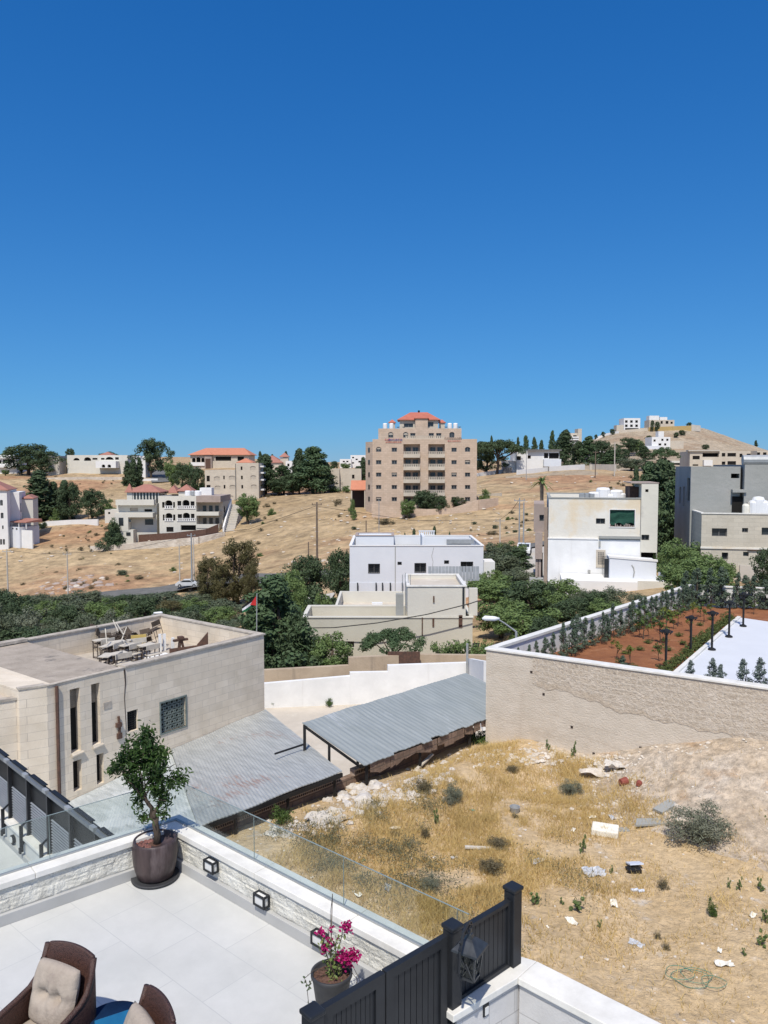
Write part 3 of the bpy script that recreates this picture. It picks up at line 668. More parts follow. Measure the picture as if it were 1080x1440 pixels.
    def hip(s, name, x0, y0, x1, y1, z, rise, mat, over=.4, ridge=None, thick=.15):
        mb = MB(); x0 -= over; y0 -= over; x1 += over; y1 += over; w = min(x1-x0, y1-y0)/2
        if ridge is None: ridge = (x0+w, x1-w) if x1-x0 >= y1-y0 else None
        if ridge: a = (ridge[0], (y0+y1)/2, z+rise); b = (ridge[1], (y0+y1)/2, z+rise)
        else: a = ((x0+x1)/2, y0+w, z+rise); b = ((x0+x1)/2, y1-w, z+rise)
        c = [(x0, y0, z), (x1, y0, z), (x1, y1, z), (x0, y1, z)]
        if ridge: mb.poly([c[0], c[1], b, a]); mb.poly([c[1], c[2], b]); mb.poly([c[2], c[3], a, b]); mb.poly([c[3], c[0], a])
        else: mb.poly([c[0], c[1], a]); mb.poly([c[1], c[2], b, a]); mb.poly([c[2], c[3], b]); mb.poly([c[3], c[0], a, b])
        mb.box(x0, y0, z-thick, x1, y1, z-.002)
        return mb.build(name, mat, s.root)
    def balustrade(s, name, x0, x1, y, z, h, mat, n, parent=None):
        mb = MB(); mb.box(x0, y, z, x1, y+.12, z+.12); mb.box(x0, y-.02, z+h-.12, x1, y+.14, z+h)
        for i in range(n):
            x = x0+(i+.5)*(x1-x0)/n; q = (x1-x0)/n*.28; mb.box(x-q, y+.01, z+.12, x+q, y+.11, z+h-.12)
        return mb.build(name, mat, parent or s.root)
    def tank(s, x, y, z, r=.55, h=1.3, mat=None, horiz=False):
        mb = MB()
        if horiz: mb.tube([(x-h/2, y, z+r), (x+h/2, y, z+r)], r, 12)
        else: mb.lathe([(r, 0), (r, h*.85), (r*.8, h*.97), (r*.25, h), (.001, h)], (x, y, z), 12)
        return mb.build('water_tank', mat or M['tank'], s.root, smooth=False)
rep = lambda hs, **o: [tuple(h)+(o,) for h in hs]

# ---------------------------------------------------------------- the waste lot, the yard, the garden behind the retaining wall
U45 = Vector((.7071, .7071, 0)); V45 = Vector((.7071, -.7071, 0))
W0 = G(480, 1090, -9.45)                                   # a point on the block wall that bounds the lot
R0 = Vector((3.62, 26.9, 0)); R1 = Vector((11.22, 22.0, 0)); RE = (R1-R0).normalized()
GA = Vector((15.84, 40.5, 0))
def sm(x): x = np.clip(x, 0, 1); return x*x*(3-2*x)
def lot_z(x, y):
    x = np.asarray(x, float); y = np.asarray(y, float)
    z = -9.62+1.6*sm((x-6.6)/5.0)*sm((y-16.)/6.5)+.3*sm((x-5.5)/2.5)*sm((y-20)/3.)*sm((11-x)/3)
    z = z+.28*vnoise(x, y, 5, 4, .35)+.05*vnoise(x, y, 9, 3, 1.9)
    t = (x-W0.x)*V45.x+(y-W0.y)*V45.y
    z = z-.35*sm(1-t/2.2)+.25*sm(1-abs(t-2.6)/2.)*sm((y-18)/3.)
    return z
def lz(x, y): return float(lot_z(x, y))
us = np.arange(-26, 16, .22); vs = np.arange(-.1, 40, .22); A_, B_ = np.meshgrid(us, vs)
X_ = W0.x+A_*U45.x+B_*V45.x; Y_ = W0.y+A_*U45.y+B_*V45.y; Z_ = lot_z(X_, Y_)
nr, nc = X_.shape; me = bpy.data.meshes.new('lot_ground')
me.from_pydata(np.stack([X_, Y_, Z_], 2).reshape(-1, 3).tolist(), [], [(r*nc+c, r*nc+c+1, (r+1)*nc+c+1, (r+1)*nc+c) for r in range(nr-1) for c in range(nc-1)])
me.materials.append(M['lot']); me.materials.append(M['mound']); me.polygons.foreach_set('use_smooth', [True]*len(me.polygons))
_fx = X_[:-1, :-1].ravel(); _fy = Y_[:-1, :-1].ravel(); _m = (_fx-6.3)*.9+(_fy-20.2)*1.1+vnoise(_fx, _fy, 4, 4, .6)*2.2; me.polygons.foreach_set('material_index', ((_m > 0) & (_fx > 5)).astype(np.int32)); me.update()
o = bpy.data.objects.new('lot_ground', me); COL.objects.link(o); struct(o, 'bare ochre earth of the vacant lot')
YZ = -12.0
yd = MB(); a = W0-U45*16-V45*.1; yd.poly([(-24, 8, YZ), (-2, 10, YZ), (12, 26, YZ), (6, 41, YZ), (-14, 41, YZ), (-24, 30, YZ)])
struct(yd.build('yard_ground', M['yard']), 'pale concrete yard below the corrugated sheds')

# block wall between the lot and the yard
wl = thing('block_wall', 'brown block wall along the low side of the vacant lot', 'wall', (W0.x, W0.y, -12), R(45))
mb = MB(); mb.box(-14, 0, 0, 6.6, .2, 12-9.62); mb.build('wall', M['brownblock'], wl)
mb = MB(); mb.cur = 0
mb.box(-4.6, -.06, 2.381, -.1, .14, 2.60); mb.cur = 1
for i in range(64):
    for j in range(2): mb.box(-4.57+i*.07, -.075, 2.41+j*.09, -4.53+i*.07, -.058, 2.47+j*.09)
mb.build('hollow_block_course', [M['hollow'], M['holedark']], wl)
mb = MB(); mb.cur = 0; mb.box(.5, -.05, 2.381, 6.2, .16, 2.58); mb.cur = 1
for i in range(76): mb.box(.54+i*.074, -.065, 2.43, .58+i*.074, -.048, 2.52)
mb.build('hollow_block_course', [M['hollow'], M['holedark']], wl)

# left shed: old corrugated roof against the stone building
BA = G(66, 965, -6.7); BB = G(371, 893, -6.7); be = (BB-BA).normalized(); bn = Vector((-be.y, be.x, 0)); BL = (BB-BA).length
def shed_roof(name, c, mat, nu, nv, parent, amp=.02, pitch=.2, thick=.03, waves=None, jag=0.):
    """c: four corners (eave start, eave end, ridge end, ridge start); real corrugations across the eave"""
    mb = MB(); c = [Vector(p) for p in c]; L = (c[1]-c[0]).length; n = nu; rows = []
    for j in range(nv+1):
        v = j/nv; row = []
        for i in range(n+1):
            u = i/n; p = (c[0]*(1-u)+c[1]*u)*(1-v)+(c[3]*(1-u)+c[2]*u)*v
            w = .5+.5*math.cos(2*math.pi*i/4.); zz = amp*w+(vn1(p.x*.8, p.y*.8)*.05)
            if j == 0 and jag: p = p-(c[3]-c[0]).normalized()*jag*vn1((i//9)*3.3, 1.7)
            row.append((p.x, p.y, p.z+zz))
        rows.append(row)
    for a, b in zip(rows[:-1], rows[1:]):
        for k in range(n): mb.poly([a[k], a[k+1], b[k+1], b[k]])
    o = mb.build(name, mat, parent)
    s = o.modifiers.new('thickness', 'SOLIDIFY'); s.thickness = thick; s.offset = -1
    return o
def vn1(x, y): return float(vnoise(np.array([x]), np.array([y]), 11, 3, 1.)[0])
sh = thing('lean_to_shed', 'old corrugated metal lean-to roof with rust stains beside the stone building', 'shed', (0, 0, 0))
E0 = W0-U45*9.0+Vector((0, 0, 0)); E1 = G(481, 1085, -9.12)
E0 = Vector((E1.x, E1.y, 0))-U45*11.2; Em = Vector((E1.x, E1.y, 0))-U45*4.9
def onb(px, py):                                           # point of the stone building's long wall seen at this pixel
    r, z = plane_hit(px, py, BA, be); p = BA+be*r-bn*.02; return Vector((p.x, p.y, z))
T1 = onb(373, 997); Tm = onb(240, 1054); T0 = onb(92, 1130)
e0 = Vector((E0.x, E0.y, -9.55)); em = Vector((Em.x, Em.y, -9.14)); e1 = Vector((E1.x, E1.y, -9.12))
o1 = shed_roof('roof_sheets', [em, e1, T1, Tm], M['shedroof'], 176, 26, sh, .012)
Tm2 = Tm-Vector((0, 0, .1)); em2 = em-Vector((0, 0, .06))
o2 = shed_roof('roof_sheets', [e0, em2, Tm2, T0], M['shedroof2'], 200, 26, sh, .012)
def own_axes(o, org, ang):
    m_ = Matrix.Translation(org) @ Matrix.Rotation(ang, 4, 'Z'); o.data.transform(m_.inverted()); o.matrix_world = m_
for o in (o1, o2): own_axes(o, E1, R(45-8))                  # rust runs down the sheets, so give them the roof's own axes
mb = MB(); mb.bar(e0-Vector((0, 0, .1)), em-Vector((0, 0, .1)), .07, .12); mb.bar(em-Vector((0, 0, .1)), e1-Vector((0, 0, .1)), .07, .12)
mb.build('eave_beam', M['black2'], sh)
for k in range(6):
    p = e1-U45*(.2+k*1.75)+bn*.1; q = MB(); q.box(p.x-.04, p.y-.04, -12, p.x+.04, p.y+.04, p.z-.16); q.build('post', M['black2'], sh)
# concrete base wall of blocks seen under the eave
mb = MB(); mb.box(-9, .22, 2.38, -.12, .30, 2.72); o = mb.build('wall', M['brownblock'], wl)

# right shed: newer grey blue roof standing on posts over the yard
sr = thing('carport_shed', 'open shed with grey blue corrugated roof on thin dark posts', 'shed', (0, 0, 0))
c0 = G(512, 1076, -9.0); c1 = c0+U45*8.6; d1 = G(655, 947, -8.41); d0 = G(425, 1016, -8.41)
c0.z = -9.0; c1.z = -9.0
own_axes(shed_roof('roof_sheets', [c0, c1, d1+U45*.02, d0], M['newroof'], 176, 14, sr, .014, jag=.22), c0, R(45))
for f, dz in ((0, 0), (.28, 0), (.56, 0), (.86, 0)):
    p = d0+(d1-d0)*f+V45*.12; mb = MB(); mb.box(p.x-.045, p.y-.045, -12, p.x+.045, p.y+.045, p.z-.05); mb.build('post', M['black2'], sr)
for f in (.02, .3, .6, .85):
    p = c0+(c1-c0)*f-V45*.15+U45*.08; mb = MB(); mb.box(p.x-.045, p.y-.045, -12, p.x+.045, p.y+.045, p.z-.05); mb.build('post', M['black2'], sr)
mb = MB(); q = c0-V45*1.6; mb.box(q.x-.04, q.y-.04, -12, q.x+.04, q.y+.04, -8.8)
mb.build('post', M['black2'], sr)
mb = MB(); mb.bar(d0+V45*.1-Vector((0, 0, .1)), d1+V45*.1-Vector((0, 0, .1)), .06, .08); mb.bar(c0-V45*.15-Vector((0, 0, .1)), c1-V45*.15-Vector((0, 0, .1)), .06, .08)
mb.bar(d0+V45*.1-Vector((0, 0, .1)), c0-V45*.15-Vector((0, 0, .1)), .05, .07)
mb.bar(d0+V45*.1-Vector((0, 0, .7)), d0+V45*.1-U45*1.2-Vector((0, 0, .7)), .04, .05); mb.build('frame_beam', M['black2'], sr)
# ragged rusty sheets hanging under its lot-side eave
mb = MB()
x = .3
while x < 6.3:
    w_ = rng.uniform(.25, .7); p = c0+U45*x-V45*.06; q = p+U45*w_
    mb.poly([(p.x, p.y, -9.06), (q.x, q.y, -9.06), (q.x+.01, q.y+.01, -9.36+rng.uniform(-.1, .12)), (p.x+.01, p.y, -9.36+rng.uniform(-.1, .12))]); x += w_*rng.uniform(.9, 1.2)
o = mb.build('rusty_side_sheet', M['brownblock'], sr); s = o.modifiers.new('thickness', 'SOLIDIFY'); s.thickness = .015

# retaining wall with white coping, and the garden behind it
RL = 17.
rw = thing('retaining_wall', 'tall raw grey rendered retaining wall with white coping behind the lot', 'wall', (R0.x, R0.y, -12), math.atan2(RE.y, RE.x))
mb = MB(); H = 12-6.5; mb.box(0, 0, 0, RL, .28, H)
mb.build('wall', M['retwall'], rw)
mb = MB()                                                  # the rough band of smeared blocks stands 12 mm proud of the lower cast wall
n = 40; top = H-.02
for i in range(n):
    a = 1.75+i*(RL-1.75)/n; b = 1.75+(i+1)*(RL-1.75)/n; lo_ = lambda u: H-.98-.055*(u-1.75)-.22*max(0, min(1, (u-3.3)/1.2))+.05*math.sin(u*5)+.04*math.sin(u*13)
    mb.poly([(a, -.008, lo_(a)), (b, -.008, lo_(b)), (b, -.008, top), (a, -.008, top)]); mb.poly([(a, -.008, lo_(a)), (b, -.008, lo_(b)), (b, .01, lo_(b)), (a, .01, lo_(a))])
mb.poly([(1.75, -.008, lo_(1.75)), (1.75, -.008, top), (1.75, .01, top), (1.75, .01, lo_(1.75))])
mb.build('block_band', M['retblock'], rw)
mb = MB()
for i in range(90):
    a = 1.9+i*(RL-1.9)/90; b = a+(RL-1.9)/90; wd_ = lambda u: (.03+.16*max(0, .5+.5*math.sin(u*.9-1.2)+.25*math.sin(u*3.7)))*(1 if u < 12 else .5)
    mb.poly([(a, -.012, lo_(a)-.02), (b, -.012, lo_(b)-.02), (b, -.012, lo_(b)+wd_(b)), (a, -.012, lo_(a)+wd_(a))])
mb.build('mortar_stain', M['brownstain'], rw)
mb = MB()
for u0, u1, z_ in ((0, 2.2, 4.62), (.2, 1.9, 3.9), (2.3, 6.5, 3.62), (3, 9, 3.1), (0, 3.2, 3.2)):
    mb.tube([(u0+(u1-u0)*k/7, .002, z_-.07*k*(u1-u0)/4+.02*math.sin(k*2.3)) for k in range(8)], .007, 4)
mb.build('wall_crack', M['brownstain'], rw)
mb = MB(); mb.box(-.04, -.05, H, RL, .32, H+.07); mb.build('coping', M['cap'], rw, bevel=.01)
mb = MB()
for u, z in ((2.15, 4.25), (3.15, 3.3), (5.4, 3.05), (3.9, 2.55), (8.3, 3.1), (1.7, 4.95)): mb.box(u-.04, -.012, z-.04, u+.04, .02, z+.04)
mb.build('tie_hole', M['holedark'], rw)
# side wall and far wall of the garden
sw = thing('garden_side_wall', 'long white garden wall with pale coping behind the conifer row', 'wall', (R0.x+.32, R0.y+.14, -12), math.atan2(GA.y-R0.y-.14, GA.x-R0.x-.32))
SL = (GA-R0).length; mb = MB(); mb.box(0, -.0, 0, SL, .2, H-.05); mb.build('wall', M['whitewall'], sw)
mb = MB(); mb.box(-.1, -.05, H-.048, SL+.05, .25, H+.05); mb.build('coping', M['cap'], sw)
GB = G(1110, 828, -6.4)+Vector((4., -1.3, 0)); g0 = G(963, 823, -6.4); gd = (GB-g0); gd.z = 0
fw = thing('garden_end_wall', 'white wall closing the far end of the red soil garden', 'wall', (g0.x, g0.y, -12), math.atan2(gd.y, gd.x))
mb = MB(); mb.box(0, 0, 0, gd.length, .2, H+.05); mb.build('wall', M['whitewall'], fw)
mb = MB(); mb.box(-.05, -.05, H+.052, gd.length, .25, H+.12); mb.build('coping', M['cap'], fw)
SZ = -7.42
def inl(v, o=0.): return v
q0 = R0+Vector((.25, .35, 0)); q1 = GA+Vector((.1, -.1, 0)); q2 = GB+Vector((0, 0, 0)); q3 = R0+RE*RL+Vector((.1, .35, 0))
gs = MB(); N = 70; rows = []
for j in range(N+1):
    v = j/N; a = q0*(1-v)+q1*v; b = q3*(1-v)+q2*v; row = []
    for i in range(N+1):
        u = i/N; p = a*(1-u)+b*u; row.append((p.x, p.y, SZ+.07*vn1(p.x*.9, p.y*.9)))
    rows.append(row)
for a, b in zip(rows[:-1], rows[1:]):
    for k in range(N): gs.poly([a[k], a[k+1], b[k+1], b[k]])
struct(gs.build('garden_soil', M['redsoil'], smooth=True), 'freshly dug red soil of the terraced garden')
s0 = G(942, 958, -7.3); s1 = G(1042, 869, -7.3); sdv = (s1-s0).normalized(); sn = Vector((sdv.y, -sdv.x, 0)); s0 = s0-sdv*1.6
mb = MB(); mb.prism([(p.x, p.y) for p in (s0, s0+sn*14, s1+sn*13-sdv*3.2, s1)], SZ-.3, -7.28)
struct(mb.build('garden_paving', M['slab'], bevel=.01), 'pale blue-white paved area beside the garden bed')
mb = MB(); mb.bar(s0-sn*.08+Vector((0, 0, .0)), s1-sn*.08, .16, .16); struct(mb.build('paving_kerb', M['cap']), 'white kerb between red soil and paving')

# ---------------------------------------------------------------- white wall, beige wall beyond the yard
def run_wall(name, label, pts, thick, mat, group=None, capm=None, capw=.04, capt=.06, zb=None):
    """pts: (xy, top z) along the wall; base well below"""
    if isinstance(pts[0][0], (int, float)):    # (column, top row, distance, height in rows): stand it on the ground
        pts = [pz(a_, b_, dfor(a_, b_+d_, c_)) for a_, b_, c_, d_ in pts]
    P0 = Vector(pts[0][0]).to_3d(); t = thing(name, label, 'wall', (P0.x, P0.y, 0), 0, group); mb = MB(); cb = MB()
    for (a, za), (b, zb_) in zip(pts[:-1], pts[1:]):
        a = Vector(a).to_3d()-P0; b = Vector(b).to_3d()-P0; a.z = b.z = 0
        if (b-a).length < .02: continue
        d = (b-a).normalized(); n = Vector((-d.y, d.x, 0))*thick/2; base = zb if zb is not None else min(za, zb_)-4
        mb.prism([(a-n)[:2], (b-n)[:2], (b+n)[:2], (a+n)[:2]], base, [za, zb_, zb_, za])
        if capm:
            n = n*(1+2*capw/thick); cb.prism([(a-n)[:2], (b-n)[:2], (b+n)[:2], (a+n)[:2]], [za+.003, zb_+.003, zb_+.003, za+.003], [za+capt, zb_+capt, zb_+capt, za+capt])
    mb.build('wall', mat, t)
    if capm: cb.build('coping', capm, t)
    return t
def pz(px, py, D): p = P(px, py, D); return ((p.x, p.y), p.z)
run_wall('white_yard_wall', 'bright white stepped wall closing the far side of the yard', [pz(366, 961, 37.6), pz(492, 950, 38.2), (pz(492, 950, 38.2)[0], pz(492, 945, 38.2)[1]), pz(545, 944, 38.5)], .25, M['whitewall'], zb=-13)
run_wall('white_yard_wall', 'taller white wall section with flaking paint behind the grey blue roof', [pz(545, 935, 38.5), pz(662, 931, 39)], .25, M['whitewall'], zb=-13)
run_wall('white_yard_wall', 'short patchy white wall angled beside the retaining wall', [pz(662, 926, 39), pz(684, 930, 34)], .25, M['whitewall'], zb=-13)
run_wall('beige_wall', 'stained beige wall under the tall dark conifer', [pz(365, 942, 41), pz(490, 935, 42), (pz(490, 935, 42)[0], pz(490, 924, 42)[1]), pz(560, 921, 42.5)], .3, M['beigewall'], zb=-14)
run_wall('beige_wall', 'patchy beige wall under the climbing hedge', [pz(560, 919, 43), pz(684, 921, 43)], .3, M['beigewall'], zb=-14)
o = MB().box(-.9, 0, 0, .9, .08, 1.5).build('rusty_gate', M['rust'], loc=P(568, 934, 42.4)-Vector((0, 0, .8))); tag(o, 'rusty orange metal gate leaf between the beige walls', 'gate')
# small dry plants on the wall foot
# ---------------------------------------------------------------- the stone building with desks on its roof
b = thing('stone_building', 'weathered limestone block building with school desks on its roof', 'building', (BA.x, BA.y, -13), math.atan2(be.y, be.x))
B1 = Bld.__new__(Bld); B1.A = Vector((BA.x, BA.y, -13)); B1.e = be; B1.n = bn; B1.z0 = -13; B1.root = b; B1.rz = 0; B1.w = BL
ZT = 13-6.7; DD = 6.6
def h1(x0, y0, x1, y1): return B1.rect(x0, y0, x1, y1)
slots = [h1(99, 968, 113, 1058), h1(103, 1069, 115, 1112), h1(129, 961, 141, 1047), h1(136, 1060, 146, 1102)]
XS = B1.hit(175, 936)[0]
B1.vol(0, 0, BL, DD, 0, ZT, M['mosque'], {'f': [s+({'k': 'void', 'deep': .26},) for s in slots]+[h1(179, 999, 194, 1028)+({'k': 'void', 'deep': .2},), h1(226, 984, 261, 1026)+({'k': 'void', 'deep': .3},)],
       }, name='wall')
# raised slab (left) and sunken terrace (right) built on top: parapets
ZF = ZT; 
def par(mb, x0, y0, x1, y1, h): mb.box(x0, y0, ZT+.004, x1, y1, ZT+h)
mb = MB(); PH = .0
bpy.data.objects.remove([o for o in b.children if o.name.startswith('wall')][0])
for nm in []: pass
# outer walls again, open on top where the roof terrace is sunk
def walls():
    s = B1; hs = {'f': [q+({'k': 'none', 'deep': .26},) for q in slots]+[h1(179, 999, 194, 1028)+({'k': 'none', 'deep': .2},), h1(226, 984, 261, 1026)+({'k': 'none', 'deep': .3},)]}
    s.vol(0, 0, BL, DD, 0, ZT, M['mosque'], hs, par=.95, th=.22, roofmat=M['roofterr'])
walls()
mb = MB(); mb.box(.22, .22, ZT-.95, XS, DD-.22, ZT-.03)
mb.build('roof_slab', M['roofcon'], b)
mb = MB(); c_ = .05; z0_, z1_ = ZT+.003, ZT+.07
mb.box(XS, -c_, z0_, BL+c_, .26, z1_); mb.box(BL-.24, .26, z0_, BL+c_, DD-.26, z1_); mb.box(XS, DD-.26, z0_, BL+c_, DD+c_, z1_)
mb.box(-.02, -.03, z0_, XS, .1, ZT+.03); mb.box(-.02, DD-.3, z0_, XS-.01, DD+.03, ZT+.12)
mb.build('coping', M['mosquecap'], b, bevel=.01)
for q in (slots[0], slots[2]):                              # sloping sills under the tall slots
    x, z, w_, h_ = q; mb = MB(); mb.prism([(x, -.10), (x+w_+.06, -.10), (x+w_+.06, -.004), (x, -.004)], [z-.1, z-.06, z-.08, z-.12], [z-.06, z-.02, z-.0, z-.0]); mb.build('sill', M['cream'], b)
def bars(name, q, nx, nz, t, mat, y=.1):
    x, z, w_, h_ = q; mb = MB()
    for i in range(nx+1): mb.box(x+w_*i/nx-t/2, y, z, x+w_*i/nx+t/2, y+t, z+h_)
    for j in range(nz+1): mb.box(x, y+.002, z+h_*j/nz-t/2, x+w_, y+t+.002, z+h_*j/nz+t/2)
    return mb
q = h1(179, 999, 194, 1028); bars('g', q, 5, 9, .02, None).build('window_grille', M['black2'], b)
q = h1(226, 984, 261, 1026); x, z, w_, h_ = q                # lattice of interlaced stars
mb = MB(); t = .028
nx, nz = 5, 6
for i in range(nx):
    for j in range(nz):
        cx, cz_ = x+w_*(i+.5)/nx, z+h_*(j+.5)/nz; r = w_/nx*.55
        for k in range(6):
            a0 = math.pi/3*k; a1 = math.pi/3*(k+2)
            mb.bar((cx+r*math.sin(a0), .08, cz_+r*math.cos(a0)), (cx+r*math.sin(a1), .08, cz_+r*math.cos(a1)), t, t, up=(0, 1, 0))
for u0, v0, u1, v1 in ((x-.05, z-.05, x+w_+.05, z), (x-.05, z+h_, x+w_+.05, z+h_+.05), (x-.05, z, x, z+h_), (x+w_, z, x+w_+.05, z+h_)): mb.box(u0, -.03, v0, u1, .06, v1)
mb.build('star_lattice', mk('lattice_metal', (.20, .23, .21), (.12, .15, .14), 6, .6), b)
mb = MB(); mb.tube([(.28, -.06, ZT-.05), (.28, -.06, 0)], .055, 8); mb.build('drainpipe', M['rust'], b)
mb = MB(); p = B1.hit(166, 1030); mb.tube([(p[0], -.05, p[1]+.55), (p[0]+.03, -.06, p[1]+.2), (p[0]+.02, -.05, p[1]-.1)], .045, 6); mb.box(p[0]-.1, -.12, p[1]+.2, p[0]+.08, -.01, p[1]+.34); mb.box(p[0]-.06, -.1, p[1]-.2, p[0]+.1, -.01, p[1]-.02)
mb.build('wall_fitting', M['rust'], b)
mb = MB(); p = B1.hit(151, 992); mb.box(p[0]-.14, -.02, p[1]-.1, p[0]+.14, .01, p[1]+.12); mb.build('wall_plate', M['mosquecap'], b)
mb = MB(); p = B1.hit(175, 950)[0]                           # dark crack at the junction of slab and terrace
mb.tube([(p, -.005, ZT-.05), (p+.03, -.005, ZT-.5), (p-.02, -.005, ZT-1.0), (p+.02, -.005, ZT-1.9), (p, -.005, ZT-3)], [.03, .02, .012, .012, .006], 4); mb.build('wall_crack', M['holedark'], b)
# angled end face and low left wing
mb = MB(); mb.prism([(0, .001), (-.72, .30), (-.95, DD), (0, DD)][::-1], 0, ZT-.004); mb.build('end_bay', M['mosque'], b)
mb = MB(); mb.prism([(0, -.02), (-.75, .28), (-.70, .5), (0, .25)][::-1], ZT-.003, ZT+.05); mb.build('coping', M['mosquecap'], b)
mb = MB(); mb.prism([(-.70, .42), (-5.5, 2.1), (-5.5, 7), (-.9, 7)][::-1], 0, ZT-.32); mb.build('side_wing', M['mosque'], b)
mb = MB(); mb.prism([(-.70, .38), (-5.5, 2.06), (-5.45, 2.35), (-.72, .66)][::-1], ZT-.318, ZT-.25); mb.build('coping', M['mosquecap'], b)

# school desks dumped on the roof terrace
def make_desk(seat=True):
    t = thing('school_desk', '', 'desk')
    mb = MB(); mb.box(-.32, -.2, .70, .32, .2, .73); mb.build('desk_top', M['desk'], t)
    mb = MB(); t_ = .03
    for sx in (-.28, .28):
        mb.bar((sx, .16, 0), (sx, .16, .7), t_); mb.bar((sx, -.16, 0), (sx, -.16, .7), t_); mb.bar((sx, -.16, .06), (sx, .16, .06), t_); mb.bar((sx, -.45, .06), (sx, -.16, .06), t_)
        if seat: mb.bar((sx, -.45, 0), (sx, -.45, .78), t_)
    mb.bar((-.28, .16, .4), (.28, .16, .4), t_); mb.box(-.28, -.15, .58, .28, .15, .60); mb.build('frame', M['deskmetal'], t)
    if seat: mb = MB(); mb.box(-.3, -.62, .42, .3, -.34, .45); mb.box(-.3, -.47, .62, .3, -.44, .82); mb.build('seat', M['desk'], t)
    return t
ang = math.atan2(be.y, be.x); Rm = Matrix.Rotation(ang, 3, 'Z')
FZ = -6.7-.95+.004
def onroof(px, py, z=FZ+.7): return G(px, py, z)
dk = make_desk(True); first = True
spots = [(143, 900, .9, 'rear left school desk under the tangle of chairs'), (164, 903, .75, 'school desk with pale top in the second row left'), (153, 908, 1.3, 'school desk leaning into the pile at its left edge'),
         (179, 907, 1.05, 'school desk with pale grey top amid the pile'), (191, 900, .6, 'school desk beside the yellow panel'), (166, 919, .8, 'front school desk with clean white top'),
         (205, 907, .9, 'rightmost school desk of the pile, half turned away'), (150, 922, 1.5, 'low school desk at the front left corner of the pile')]
for i, (px, py, rz, lb) in enumerate(spots):
    p = onroof(px, py); loc = (p.x, p.y, FZ)
    if first: t = dk; t.location = loc; t.rotation_euler.z = rz; tag(t, lb, 'desk', 'school desks dumped on the stone building roof'); first = False
    else: t = copy_tree(dk, loc, rz, 1., lb, 'school desks dumped on the stone building roof')
    t.rotation_euler.x = rng.uniform(-.08, .08)
p = onroof(195, 903, FZ+.5); t = tag(MB().box(-.3, -.02, -.3, .3, .02, .3).build('desk_panel', M['deskyellow'], loc=p, rz=.5), 'yellow panel standing among the roof desks', 'panel')
p = onroof(172, 926, FZ+.1); t = tag(MB().box(-.45, -.3, 0, .45, .3, .03).build('loose_board', M['desk'], loc=(p.x, p.y, FZ+.05), rz=.4), 'pale board lying flat in front of the roof desks', 'board')
def make_chairframe():
    t = thing('chair_frame', '', 'chair'); mb = MB()
    for sx in (-.2, .2):
        mb.tube([(sx, .2, .85), (sx, .22, .45), (sx, .25, 0)], .013, 5); mb.tube([(sx, .2, .45), (sx, -.2, .45), (sx, -.22, 0)], .013, 5)
    for y, z in ((.2, .85), (.2, .6), (-.2, .45), (.22, .2)): mb.bar((-.2, y, z), (.2, y, z), .02)
    mb.build('frame', M['deskmetal'], t)
    mb = MB(); mb.box(-.2, -.2, .455, .2, .2, .475); mb.box(-.2, .19, .65, .2, .215, .85); mb.build('seat', M['bark'], t); return t
cf = make_chairframe(); c0_ = onroof(178, 893, FZ+.6)
wd = ['topmost', 'second', 'third', 'fourth', 'fifth', 'sixth', 'seventh', 'eighth', 'ninth', 'tenth']
for i in range(18):
    loc = (c0_.x+rng.uniform(-1.2, 1.3), c0_.y+rng.uniform(-.7, .7), FZ+.05+abs(math.sin(i*2.1))*.35)
    t = cf if i == 0 else copy_tree(cf, loc); t.location = loc; t.rotation_euler = (rng.uniform(-1.6, 1.6), rng.uniform(-.9, .9), rng.uniform(0, 6))
    tag(t, 'broken metal school chair thrown on the tangled heap at the back of the roof', 'chair', 'broken chairs heaped on the roof')
for i, (a, bq) in enumerate((((159, 872), (166, 888)), ((148, 884), (150, 905)), ((178, 882), (171, 900)), ((163, 875), (174, 893)))):
    A0 = P(*a, 29.5); B0 = P(*bq, 29.2); B0.z = max(B0.z, FZ); o = MB().bar(A0, B0, .035, .02).build('wooden_plank', M['desk']); tag(o, ['short pale plank poking out of the chair heap', 'thin upright plank at the left of the chair heap', 'long plank leaning right over the chair heap', 'plank leaning steeply against the chair heap'][i], 'plank', 'planks in the chair heap')
for i, (px, py, hh, lb) in enumerate(((225, 905, .75, 'white plastic post standing alone by the desks'), (231, 903, .7, 'second white post beside the fallen white boards'), (243, 905, .6, 'grey post left of the broken machine'))):
    p = onroof(px, py, FZ+.35); o = MB().box(-.06, -.03, 0, .06, .03, hh).build('upright_post', M['whitewall'], loc=(p.x, p.y, FZ), rz=.5); tag(o, lb, 'post', 'upright posts on the roof')
p = onroof(222, 924, FZ); o = MB().box(-.5, -.3, 0, .5, .3, .05).build('fallen_board', M['whitewall'], loc=(p.x, p.y, FZ), rz=.8); tag(o, 'white boards lying flat on the roof behind the parapet', 'board')
p = onroof(254, 908, FZ+.3); mb = MB(); mb.box(-.3, -.08, .5, .3, .08, .58); mb.bar((-.1, 0, 0), (-.02, 0, .5), .1); mb.bar((.15, 0, 0), (.05, 0, .5), .08); mb.box(-.1, -.12, .58, .12, .12, .68)
tag(mb.build('broken_workbench', M['rust'], loc=(p.x, p.y, FZ), rz=.6), 'dark broken workbench near the right corner of the roof terrace', 'bench')
p = onroof(265, 913, FZ+.15); mb = MB(); mb.prism([(-.75, 0), (.8, 0), (.8, .06), (-.75, .06)], 0, [.22, .3, .3, .22]); mb.prism([(.35, .02), (.8, .02), (.8, .08), (.35, .08)], .28, [.3, .8, .8, .3])
tag(mb.build('dark_tarp', M['rust'], loc=(p.x, p.y, FZ), rz=.35), 'dark folded sheet pointing up behind the roof parapet', 'sheet')

